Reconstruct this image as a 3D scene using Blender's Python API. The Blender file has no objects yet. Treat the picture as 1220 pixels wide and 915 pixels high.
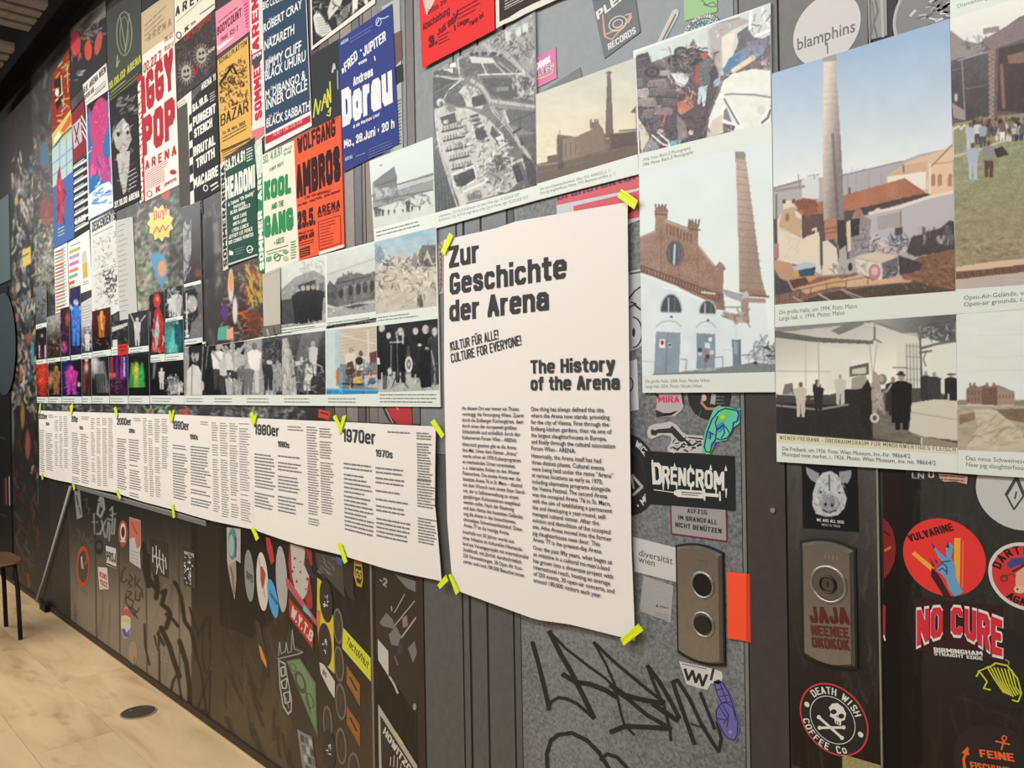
import bpy,bmesh,math,random
import numpy as np
from mathutils import Vector,Matrix
# ------------------------------------------------------------------ camera, world, lights, exposure
SC=bpy.context.scene
COL=SC.collection
random.seed(7)
F=960.0;D=1.46;H=1.50
YAW,PITCH,ROLL=math.radians(46.706),math.radians(-0.0704),math.radians(-0.9906)
_d=np.array([-math.sin(YAW)*math.cos(PITCH),math.cos(YAW)*math.cos(PITCH),math.sin(PITCH)])
_r=np.array([math.cos(YAW),math.sin(YAW),0.0]);_u=np.cross(_r,_d)
CR=math.cos(ROLL)*_r+math.sin(ROLL)*_u;CU=-math.sin(ROLL)*_r+math.cos(ROLL)*_u;CD=_d
CAM=np.array([0.0,-D,H])
cam_data=bpy.data.cameras.new('camera');cam=bpy.data.objects.new('camera',cam_data);COL.objects.link(cam)
cam_data.sensor_fit='HORIZONTAL';cam_data.sensor_width=36.0;cam_data.lens=36.0*F/1220.0
cam_data.clip_start=0.02;cam_data.clip_end=100
_m=Matrix(((CR[0],CU[0],-CD[0],CAM[0]),(CR[1],CU[1],-CD[1],CAM[1]),(CR[2],CU[2],-CD[2],CAM[2]),(0,0,0,1)))
cam.matrix_world=_m
SC.camera=cam
SC.view_settings.view_transform='Standard';SC.view_settings.look='None'
SC.view_settings.exposure=0.0;SC.view_settings.gamma=1.0;SC.view_settings.use_curve_mapping=False
W=bpy.data.worlds.new('room_ambience');SC.world=W;W.use_nodes=True
W.node_tree.nodes['Background'].inputs[0].default_value=(1.0,0.98,0.95,1)
W.node_tree.nodes['Background'].inputs[1].default_value=0.35
def area(name,loc,sx,sy,power,target,color=(1,.975,.945)):
    l=bpy.data.lights.new(name,'AREA');l.shape='RECTANGLE';l.size=sx;l.size_y=sy;l.energy=power;l.color=color
    o=bpy.data.objects.new(name,l);COL.objects.link(o);o.location=loc
    o.rotation_euler=(Vector(target)-Vector(loc)).to_track_quat('-Z','Y').to_euler();return o
for i,x in enumerate((-8.6,-6.6,-4.6,-2.6,-0.6,1.4)):
    area('wall_washer_light_%d'%i,(x,-2.05,3.46),1.7,0.14,(46 if x<-6 else 30),(x,0,1.5),(1,.992,.985))  # leftmost light is added to fill the falloff at the far left
area('room_light',(-3.6,-3.4,3.4),6.0,1.2,110,(-3.6,-1.2,0),(1,.98,.955))

# ------------------------------------------------------------------ pixel <-> wall mapping (1220x915 frame)
def ray(x,y):return CR*(x-610.0)/F-CU*(y-457.5)/F+CD
def P(x,y,off=0.0):
    v=ray(x,y);t=(D-off)/v[1]
    return(v[0]*t,v[2]*t+H)
def PF(x,y,z=0.0):
    v=ray(x,y);t=(z-H)/v[2];return(v[0]*t,v[1]*t-D)
def proj(X,Z,off=0.0):
    vx,vy,vz=X,D-off,Z-H
    w=vx*CD[0]+vy*CD[1]+vz*CD[2]
    return 610+F*(vx*CR[0]+vy*CR[1]+vz*CR[2])/w,457.5-F*(vx*CU[0]+vy*CU[1]+vz*CU[2])/w
_vw=-np.array([1.0,0,0]);_w=_vw@CD;VX,VY=610+F*(_vw@CR)/_w,457.5-F*(_vw@CU)/_w
def hy(x,y,x1):return VY+(y-VY)*(x1-VX)/(x-VX)
def vxx(x,y,y1):return proj(P(x,y)[0],P(x,y1)[1])[0]
def Q(x0,y0,x1,y1):
    """four pixel corners of the upright rectangle on the wall with top-left (x0,y0), bottom-right (x1,y1)"""
    A=P(x0,y0);B=P(x1,y1)
    return[proj(A[0],A[1]),proj(B[0],A[1]),proj(B[0],B[1]),proj(A[0],B[1])]
def lin(c):
    c=np.asarray(c,float)/255.0
    return np.where(c<=0.04045,c/12.92,((c+0.055)/1.055)**2.4)
# ------------------------------------------------------------------ materials
def mat_attr(name,rough,spec=0.4,metal=0.0,scale=260.0,coat=0.0,bump=0.0):
    m=bpy.data.materials.new(name);m.use_nodes=True;nt=m.node_tree;N=nt.nodes;L=nt.links
    b=N['Principled BSDF'];b.inputs['Roughness'].default_value=rough;b.inputs['Specular IOR Level'].default_value=spec
    b.inputs['Metallic'].default_value=metal;b.inputs['Coat Weight'].default_value=coat
    a=N.new('ShaderNodeAttribute');a.attribute_name='Col'
    tc=N.new('ShaderNodeTexCoord');n=N.new('ShaderNodeTexNoise');n.inputs['Scale'].default_value=scale;n.inputs['Detail'].default_value=2
    L.new(tc.outputs['Object'],n.inputs['Vector'])
    s=N.new('ShaderNodeMath');s.operation='SUBTRACT';s.inputs[1].default_value=0.5;L.new(n.outputs['Fac'],s.inputs[0])
    k=N.new('ShaderNodeMath');k.operation='MULTIPLY';L.new(s.outputs[0],k.inputs[0]);L.new(a.outputs['Alpha'],k.inputs[1])
    p=N.new('ShaderNodeMath');p.operation='MULTIPLY_ADD';p.inputs[1].default_value=4.0;p.inputs[2].default_value=1.0;L.new(k.outputs[0],p.inputs[0])
    v=N.new('ShaderNodeVectorMath');v.operation='SCALE';L.new(a.outputs['Color'],v.inputs[0]);L.new(p.outputs[0],v.inputs['Scale'])
    L.new(v.outputs[0],b.inputs['Base Color'])
    if bump:
        bp=N.new('ShaderNodeBump');bp.inputs['Strength'].default_value=bump;bp.inputs['Distance'].default_value=0.001
        L.new(n.outputs['Fac'],bp.inputs['Height']);L.new(bp.outputs[0],b.inputs['Normal'])
    return m
M_PAPER=mat_attr('matt_paper',0.85,0.25)
M_PHOTO=mat_attr('laminated_print',0.42,0.32)
M_VINYL=mat_attr('vinyl_sticker',0.38,0.45)
M_WALL=mat_attr('printed_wall_covering',0.5,0.35,scale=40)
M_TAPE=mat_attr('neon_tape',0.5,0.4)
M_METAL=mat_attr('brushed_metal',0.32,0.5,metal=0.75,scale=90)
M_FLAT=mat_attr('plain_surface',0.6,0.3,scale=30)
# ------------------------------------------------------------------ objects
def setp(o,label=None,cat=None,group=None,kind=None):
    if label:o['label']=label
    if cat:o['category']=cat
    if group:o['group']=group
    if kind:o['kind']=kind
    return o
def mkmesh(name,verts,faces,cols,mat,parent=None,origin=None,smooth=False):
    """cols: one rgba (0-255, grain) per face"""
    me=bpy.data.meshes.new(name)
    V=np.asarray(verts,float)
    O=np.array(origin if origin is not None else V.mean(0),float)
    me.from_pydata([tuple(v)for v in(V-O)],[],faces)
    at=me.color_attributes.new('Col','FLOAT_COLOR','CORNER')
    cnt=np.array([len(f)for f in faces])
    c=np.asarray([(list(c)+[0.0])[:4]for c in cols],float)
    c=np.concatenate([lin(c[:,:3]),c[:,3:4]],1)
    at.data.foreach_set('color',np.repeat(c,cnt,0).astype(np.float32).ravel())
    me.materials.append(mat)
    if smooth:me.shade_smooth()
    o=bpy.data.objects.new(name,me);COL.objects.link(o)
    if parent is not None:
        o.parent=parent;po=np.array(parent['_o']if '_o' in parent else(0,0,0),float);o.location=tuple(O-po)
    else:o.location=tuple(O)
    o['_o']=[float(t)for t in O]
    return o
class MB:
    def __init__(s):s.v=[];s.f=[];s.c=[]
    def face(s,pts,col):n=len(s.v);s.v+=[tuple(p)for p in pts];s.f.append(tuple(range(n,n+len(pts))));s.c.append(col)
    def box(s,a,b,col,taper=0):
        x0,y0,z0=a;x1,y1,z1=b;n=len(s.v)
        s.v+=[(x0,y0,z0),(x1,y0,z0),(x1,y1,z0),(x0,y1,z0),(x0,y0,z1),(x1,y0,z1),(x1,y1,z1),(x0,y1,z1)]
        for f in((0,3,2,1),(4,5,6,7),(0,1,5,4),(1,2,6,5),(2,3,7,6),(3,0,4,7)):s.f.append(tuple(n+i for i in f));s.c.append(col)
    def prism(s,pts,y0,y1,col,side=None):
        """pts: list of (X,Z) ; y0 = front (towards room, smaller), y1 = back"""
        A=sum(pts[i][0]*pts[(i+1)%len(pts)][1]-pts[(i+1)%len(pts)][0]*pts[i][1]for i in range(len(pts)))
        if A<0:pts=pts[::-1]
        n=len(s.v);k=len(pts)
        s.v+=[(p[0],y0,p[1])for p in pts]+[(p[0],y1,p[1])for p in pts]
        s.f.append(tuple(range(n,n+k)));s.c.append(col)
        s.f.append(tuple(range(n+2*k-1,n+k-1,-1)));s.c.append(side or col)
        for i in range(k):
            j=(i+1)%k;s.f.append((n+i,n+k+i,n+k+j,n+j));s.c.append(side or col)
    def tube(s,pts,r,col,n=8):
        pts=[Vector(p)for p in pts];rings=[]
        for i,p in enumerate(pts):
            t=(pts[min(i+1,len(pts)-1)]-pts[max(i-1,0)]).normalized()
            a=t.orthogonal().normalized()if i==0 else(a-t*a.dot(t)).normalized()
            b=t.cross(a);base=len(s.v);rr=r[i]if isinstance(r,(list,tuple))else r
            s.v+=[tuple(p+(a*math.cos(2*math.pi*k/n)+b*math.sin(2*math.pi*k/n))*rr)for k in range(n)];rings.append(base)
        for i in range(len(rings)-1):
            for k in range(n):s.f.append((rings[i]+k,rings[i]+(k+1)%n,rings[i+1]+(k+1)%n,rings[i+1]+k));s.c.append(col)
        s.f.append(tuple(rings[0]+k for k in range(n))[::-1]);s.c.append(col);s.f.append(tuple(rings[-1]+k for k in range(n)));s.c.append(col)
    def build(s,name,mat,parent=None,origin=None,smooth=False):return mkmesh(name,s.v,s.f,s.c,mat,parent,origin,smooth)
# ------------------------------------------------------------------ glyphs of the built-in font
_G={}
def _ev(body,bold):
    cu=bpy.data.curves.new('t','FONT');cu.body=body;cu.size=1.0;cu.offset=bold;cu.resolution_u=2;cu.fill_mode='FRONT'
    o=bpy.data.objects.new('t',cu);COL.objects.link(o)
    dg=bpy.context.evaluated_depsgraph_get();me=o.evaluated_get(dg).to_mesh()
    n=len(me.vertices);v=np.zeros(n*3);me.vertices.foreach_get('co',v)
    f=[tuple(p.vertices)for p in me.polygons];o.evaluated_get(dg).to_mesh_clear()
    bpy.data.objects.remove(o);bpy.data.curves.remove(cu)
    return v.reshape(-1,3)[:,:2].copy(),f
def glyph(c,bold):
    k=(c,bold)
    if k not in _G:
        v,f=_ev(c,bold)if c!=' ' else(np.zeros((0,2)),[])
        a,_=_ev('H'+c+'H',bold);h,_=_ev('HH',bold)
        adv=(a[:,0].max()-a[:,0].min())-(h[:,0].max()-h[:,0].min())
        _G[k]=(v,f,adv)
    return _G[k]
def layout(text,bold,track=0.0):
    V=[];Fc=[];x=0;n=0
    for c in text:
        v,f,adv=glyph(c,bold)
        if len(v):V.append(v+[x,0]);Fc+=[tuple(i+n for i in q)for q in f];n+=len(v)
        x+=adv+track
    V=np.concatenate(V)if V else np.zeros((0,2))
    return np.concatenate([V,np.zeros((len(V),1))],1),Fc
# ------------------------------------------------------------------ heavy condensed lettering drawn with a broad pen
_SK={}
def _sk(t):
    for r in t.strip().split('\n'):
        k,w,d=r.split(' ',2);_SK[k]=(float(w),[[tuple(float(v)for v in p.split(','))for p in l.split()]for l in d.split('|')])
_sk('''A 4 0,0 2,6 4,0|.8,1.9 3.2,1.9
B 4 0,0 0,6 3,6 4,5 4,4 3,3.1 0,3.1|3,3.1 4,2.3 4,1 3,0 0,0
C 4 3.9,5 3,6 1,6 0,5 0,1 1,0 3,0 3.9,1
D 4 0,0 0,6 2.8,6 4,5 4,1 2.8,0 0,0
E 3.4 4,6 0,6 0,0 4,0|0,3.1 3.4,3.1
F 3.3 4,6 0,6 0,0|0,3 3.4,3
G 4 3.9,5 3,6 1,6 0,5 0,1 1,0 3,0 4,1 4,2.6 2.4,2.6
H 4 0,0 0,6|4,0 4,6|0,3.1 4,3.1
I 0 0,0 0,6
J 3.4 4,6 4,1 3,0 1,0 0,1 0,1.6
K 4 0,0 0,6|4,6 0,2.6|1.4,3.6 4,0
L 3.1 0,6 0,0 4,0
M 5.6 0,0 0,6 2,2 4,6 4,0
N 4.2 0,0 0,6 4,0 4,6
O 4 1,0 0,1 0,5 1,6 3,6 4,5 4,1 3,0 1,0
P 3.9 0,0 0,6 3,6 4,5 4,3.6 3,2.7 0,2.7
Q 4 1,0 0,1 0,5 1,6 3,6 4,5 4,1 3,0 1,0|2.4,1.4 4,-.4
R 4 0,0 0,6 3,6 4,5 4,3.8 3,2.9 0,2.9|2.2,2.9 4,0
S 3.9 3.9,5 3,6 1,6 0,5.1 0,4.2 1,3.4 3,2.6 4,1.8 4,.9 3,0 1,0 .1,1
T 3.8 0,6 4,6|2,6 2,0
U 4 0,6 0,1 1,0 3,0 4,1 4,6
V 4 0,6 2,0 4,6
W 6 0,6 1,0 2,5 3,0 4,6
X 4 0,0 4,6|0,6 4,0
Y 4 0,6 2,2.8 4,6|2,2.8 2,0
Z 3.8 0,6 4,6 0,0 4,0
0 3.8 1,0 0,1 0,5 1,6 3,6 4,5 4,1 3,0 1,0
1 1.6 0,4.9 4,6 4,0
2 3.8 0,4.5 0,5 1,6 3,6 4,5 4,3.8 0,0 4,0
3 3.8 0,4.8 1,6 3,6 4,5 4,4 3,3.1 1.6,3.1|3,3.1 4,2.2 4,1 3,0 1,0 0,1
4 4 3.1,0 3.1,6 0,1.6 4,1.6
5 3.8 4,6 .3,6 0,3.2 1,3.7 3,3.7 4,2.8 4,1 3,0 1,0 0,1
6 3.8 4,4.8 3,6 1,6 0,5 0,1 1,0 3,0 4,1 4,2.6 3,3.5 1,3.5 0,2.8
7 3.7 0,6 4,6 1.4,0
8 3.8 1,3.1 0,4 0,5 1,6 3,6 4,5 4,4 3,3.1 1,3.1 0,2.2 0,1 1,0 3,0 4,1 4,2.2 3,3.1
9 3.8 0,1.2 1,0 3,0 4,1 4,5 3,6 1,6 0,5 0,3.4 1,2.6 3,2.6 4,3.3
a 3.6 0,3.5 1,4.4 3,4.4 4,3.5 4,0|4,2.5 1,2.5 0,1.8 0,.8 1,0 2.8,0 4,.9
b 3.7 0,6 0,0|0,.9 1,0 3,0 4,1 4,3.4 3,4.4 1,4.4 0,3.5
c 3.5 3.9,3.6 3,4.4 1,4.4 0,3.4 0,1 1,0 3,0 3.9,.8
d 3.7 4,6 4,0|4,.9 3,0 1,0 0,1 0,3.4 1,4.4 3,4.4 4,3.5
e 3.7 0,2.3 4,2.3 4,3.5 3,4.4 1,4.4 0,3.4 0,1 1,0 3,0 3.7,.4
f 2.2 4,6 2.6,6 1.6,5.2 1.6,0|0,4.3 4,4.3
g 3.7 4,4.4 4,-1 3,-1.8 1,-1.8 0,-1.2|4,.9 3,0 1,0 0,1 0,3.4 1,4.4 3,4.4 4,3.5
h 3.7 0,6 0,0|0,3.4 1,4.4 3,4.4 4,3.4 4,0
i 0 0,0 0,3.9|0,6.1 0,6.2
j 1 4,5.9 4,6|4,4.4 4,-1 3,-1.8 0,-1.8
k 3.6 0,6 0,0|4,4.4 0,1.7|1.4,2.6 4,0
l 0 0,0 0,6
m 6.2 0,0 0,4.4|0,3.6 .7,4.4 1.5,4.4 2,3.6 2,0|2,3.6 2.7,4.4 3.4,4.4 4,3.6 4,0
n 3.7 0,0 0,4.4|0,3.4 1,4.4 3,4.4 4,3.4 4,0
o 3.7 1,0 0,1 0,3.4 1,4.4 3,4.4 4,3.4 4,1 3,0 1,0
p 3.7 0,4.4 0,-1.8|0,.9 1,0 3,0 4,1 4,3.4 3,4.4 1,4.4 0,3.5
q 3.7 4,4.4 4,-1.8|4,.9 3,0 1,0 0,1 0,3.4 1,4.4 3,4.4 4,3.5
r 2 0,0 0,4.4|0,3 1.4,4.3 4,4.4
s 3.4 4,3.5 3,4.4 1,4.4 0,3.6 0,3.1 1,2.5 3,2 4,1.4 4,.8 3,0 1,0 0,.9
t 2.2 1.6,5.8 1.6,.9 2.6,0 4,0|0,4.3 4,4.3
u 3.7 0,4.4 0,1 1,0 3,0 4,1|4,4.4 4,0
v 3.7 0,4.4 2,0 4,4.4
w 5.6 0,4.4 1,0 2,3.8 3,0 4,4.4
x 3.6 0,0 4,4.4|0,4.4 4,0
y 3.7 0,4.4 2,0|4,4.4 1.4,-1.8 0,-1.8
z 3.4 0,4.4 4,4.4 0,0 4,0
Ü 4 0,6 0,1 1,0 3,0 4,1 4,6|.8,7.4 .8,7.5|3.2,7.4 3.2,7.5
ü 3.7 0,4.4 0,1 1,0 3,0 4,1|4,4.4 4,0|.8,5.9 .8,6|3.2,5.9 3.2,6
ä 3.6 0,3.5 1,4.4 3,4.4 4,3.5 4,0|4,2.5 1,2.5 0,1.8 0,.8 1,0 2.8,0 4,.9|.8,5.9 .8,6|3.2,5.9 3.2,6
Ä 4 0,0 2,6 4,0|.8,1.9 3.2,1.9|.8,7.4 .8,7.5|3.2,7.4 3.2,7.5
. 0 0,0 0,.1
, 0 0,.1 0,-.9
! 0 0,6 0,2|0,0 0,.1
: 0 0,0 0,.1|0,3.6 0,3.7
- 2 0,2.4 4,2.4
+ 3 0,2.6 4,2.6|2,1 2,4.2
& 4 4,0 .6,4.6 .8,5.6 2,6 3,5.4 3,4.6 0,2 0,1 1,0 2.4,0 4,2
» 3 0,1 2,2.4 0,3.8|2,1 4,2.4 2,3.8
• 1 1,2.2 3,2.2 3,3.4 1,3.4 1,2.2
' 0 0,6 0,4.8
" 1.6 0,6 0,4.8|4,6 4,4.8
/ 2.6 0,0 4,6
? 3.6 0,4.8 1,6 3,6 4,5 4,4 2,2.8 2,2|2,0 2,.1
; 0 0,.1 0,-.9|0,3.6 0,3.7
■ 3 0,1 4,1 4,3 0,3 0,1
ß 3.8 0,0 0,5 1,6 2.6,6 3.4,5.2 3,3.6 4,2.4 4,1 3,0 1.6,0''')
LAYER=0.000012
def heavy(text,bold,track=0.0):
    wx=min(2.2,max(0.7,0.55+bold*19));wy=wx*0.78;V=[];Fc=[];x=0.0
    for c in text:
        L0=len(Fc)
        if c==' ':x+=2.2+wx*.3;continue
        w,ls=_SK.get(c,_SK['-']);ow=w*(0.62+wx*.09)
        for l in ls:
            p=[(x+wx/2+a/4*ow,wy/2+b/6*(6-wy)if b>=0 else wy/2+b)for a,b in l]
            for(ax,ay),(bx,by)in zip(p,p[1:]):
                if abs(ax-bx)<1e-6 or abs(ay-by)<1e-6:
                    x0,x1,y0,y1=min(ax,bx)-wx/2,max(ax,bx)+wx/2,min(ay,by)-wy/2,max(ay,by)+wy/2
                    k=0.18 if abs(ax-bx)>1e-6 and abs(ax-bx)/4*4<ow*.9 else 0.0
                    q=[(x0,y0),(x1,y0),(x1,y1),(x0,y1)]if not k else[(x0+wx*k,y0),(x1-wx*k,y0),(x1,y0+wy*k),(x1,y1-wy*k),(x1-wx*k,y1),(x0+wx*k,y1),(x0,y1-wy*k),(x0,y0+wy*k)]
                else:
                    if ax>bx:ax,ay,bx,by=bx,by,ax,ay
                    hx,hy_=wx/2,wy/2
                    if abs(by-ay)<ow*.5+.8 and abs(bx-ax)<1.2+ow*.1:hx*=.82;hy_*=.82
                    if by>ay:q=[(ax-hx,ay-hy_),(ax+hx,ay-hy_),(bx+hx,by-hy_),(bx+hx,by+hy_),(bx-hx,by+hy_),(ax-hx,ay+hy_)]
                    else:q=[(ax-hx,ay-hy_),(bx-hx,by-hy_),(bx+hx,by-hy_),(bx+hx,by+hy_),(ax+hx,ay+hy_),(ax-hx,ay+hy_)]
                n=len(V);V+=[(e[0],e[1],(len(Fc)-L0)*6.0)for e in q];Fc.append(tuple(range(n,n+len(q))))
        x+=ow+wx+0.52+track*6
    return np.array(V)/6.0,Fc
def capH(bold):
    v,_,_=glyph('H',bold);return v[:,1].max()
# ------------------------------------------------------------------ flat things on the wall
class Sheet:
    def __init__(s,name,label,cat,quad,off,col=(235,230,222),mat=None,thick=0.0006,group=None,curve=None,outline=None,step=0.00004,grain=0.0):
        s.mat=mat or M_PHOTO;s.off=off;s.k=1;s.curve=curve;s.step=step
        s.quad=quad;m=MB()
        pts=[P(x,y,off)for x,y in(outline or quad)]
        m.prism(pts,-off,-off+thick,tuple(col)+(grain,))
        s.o=m.build(name,s.mat);setp(s.o,label,cat,group)
        s.art=MB();s.let=MB();s.lines=[];s.n=0
    def y(s):s.k+=1;return s.off+s.k*s.step
    def poly(s,pts,col,g=0.0):
        o=s.y();q=[P(x,y,o)for x,y in pts]
        A=sum(q[i][0]*q[(i+1)%len(q)][1]-q[(i+1)%len(q)][0]*q[i][1]for i in range(len(q)))
        if A<0:q=q[::-1]
        s.art.face([(a,-o,b)for a,b in q],tuple(col)+(g,));return s
    def rect(s,x0,y0,x1,y1,col,g=0.0):return s.poly(Q(x0,y0,x1,y1),col,g)
    def ell(s,cx,cy,rx,ry,col,rot=0,g=0.0,n=28,a0=0,a1=360):
        c,t=math.cos(math.radians(rot)),math.sin(math.radians(rot));p=[]
        N=n if a1-a0==360 else n+1
        for i in range(N):
            a=math.radians(a0+(a1-a0)*i/n);u,v=rx*math.cos(a),ry*math.sin(a);p.append((cx+u*c-v*t,cy+u*t+v*c))
        return s.poly(p,col,g)
    def line(s,pts,w,col,g=0.0,taper=False):
        o=s.y();n=len(pts)
        for i in range(n-1):
            (x0,y0),(x1,y1)=pts[i],pts[i+1];l=math.hypot(x1-x0,y1-y0)or 1e-6
            nx,ny=-(y1-y0)/l,(x1-x0)/l;a=w/2*(0.5 if taper and i==0 else 1);b=w/2*(0.5 if taper and i==n-2 else 1)
            ex,ey=(x1-x0)/l*w*0.18,(y1-y0)/l*w*0.18
            q=[P(x0+nx*a-ex,y0+ny*a-ey,o),P(x1+nx*b+ex,y1+ny*b+ey,o),P(x1-nx*b+ex,y1-ny*b+ey,o),P(x0-nx*a-ex,y0-ny*a-ey,o)]
            s.art.face([(a_,-o-(i%4)*.000008,b_)for a_,b_ in q],tuple(col)+(g,))
        return s
    def ring(s,cx,cy,rx,ry,w,col,rot=0,n=40,a0=0,a1=360,g=0.0):
        c,t=math.cos(math.radians(rot)),math.sin(math.radians(rot));o=s.y()
        def pt(a,k):u,v=(rx+k)*math.cos(a),(ry+k)*math.sin(a);return P(cx+u*c-v*t,cy+u*t+v*c,o)
        for i in range(n):
            a,b=math.radians(a0+(a1-a0)*i/n),math.radians(a0+(a1-a0)*(i+1)/n)
            q=[pt(a,-w/2),pt(b,-w/2),pt(b,w/2),pt(a,w/2)]
            s.art.face([(p[0],-o,p[1])for p in q],tuple(col)+(g,))
        return s
    def T(s,text,x0,y0,x1,h,col,bold=0.0,y1=None,up=None,track=0.0,fitH=None):
        """text on the baseline (x0,y0)-(x1,y1) in pixels, capitals h pixels high (up = pixel vector of the letter height)"""
        if y1 is None:y1=hy(x0,y0,x1)
        o=s.y();A=np.array(P(x0,y0,o));B=np.array(P(x1,y1,o))
        if up is None:up=(0,-h)
        U=np.array(P(x0+up[0],y0+up[1],o))-A
        hv=bold>0.018;d=B-A;V,Fc=heavy(text,bold,track)if hv else layout(text,bold,track)
        if not len(V):return s
        xm,xM=V[:,0].min(),V[:,0].max();ch=1.0 if hv else capH(bold)
        uu=U if(abs(up[0])>1e-6)else np.array([-d[1],d[0]])/np.linalg.norm(d)*np.linalg.norm(U)
        W_=np.outer((V[:,0]-xm)/(xM-xm),d)+np.outer(V[:,1]/ch,uu)+A
        big=h>=8.5 if up is None or fitH is None else False
        if big:s.lines.append(MB())
        L_=s.lines[-1]if big else s.let
        n=len(L_.v);s.k+=int(V[:,2].max()*LAYER/s.step+.99)
        L_.v+=[(a,-o-e*LAYER,b)for(a,b),e in zip(W_,V[:,2])];L_.f+=[tuple(i+n for i in f)for f in Fc];L_.c+=[tuple(col)+(0,)]*len(Fc)
        return s
    def greek(s,x0,y0,x1,n,dy,h,col,seed=1,ragged=0.25,gap=0.18,dropp=0.0,dx=0.0):
        """lines of text too small to read, each line a row of word-long dashes"""
        rnd=random.Random(seed);o=s.y();X0,Z0=P(x0,y0,o);X1=P(x1,y0,o)[0]
        dz=P(x0,y0,o)[1]-P(x0,y0+dy,o)[1];hh=P(x0,y0,o)[1]-P(x0,y0+h,o)[1];wl=hh*1.1
        for i in range(n):
            if dropp and rnd.random()<dropp:continue
            z=Z0-i*dz;x=X0;xe=X1-(X1-X0)*ragged*rnd.random()
            while x<xe:
                w=wl*rnd.uniform(1.2,6.5);e=min(x+w,xe)
                if e-x>wl*0.4:s.let.face([(x,-o,z-hh*.8),(e,-o,z-hh*.8),(e,-o,z),(x,-o,z)],tuple(col)+(0,))
                x=e+wl*0.55
        return s
    def raster(s,R,name='photograph'):
        s.n+=1;o=s.y();R.build(name,s.mat,s.o,o);return s
    def done(s,art='artwork',let='lettering'):
        if s.curve is not None:
            for m in[s.art,s.let]+s.lines:m.v=[(a,b-s.curve(a,c),c)for a,b,c in m.v]
        if s.art.f:s.art.build(art,s.mat,s.o)
        for m in s.lines:m.build('lettering',s.mat,s.o)
        if s.let.f:s.let.build('small_print',s.mat,s.o)['kind']='stuff'
        return s.o
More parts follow.
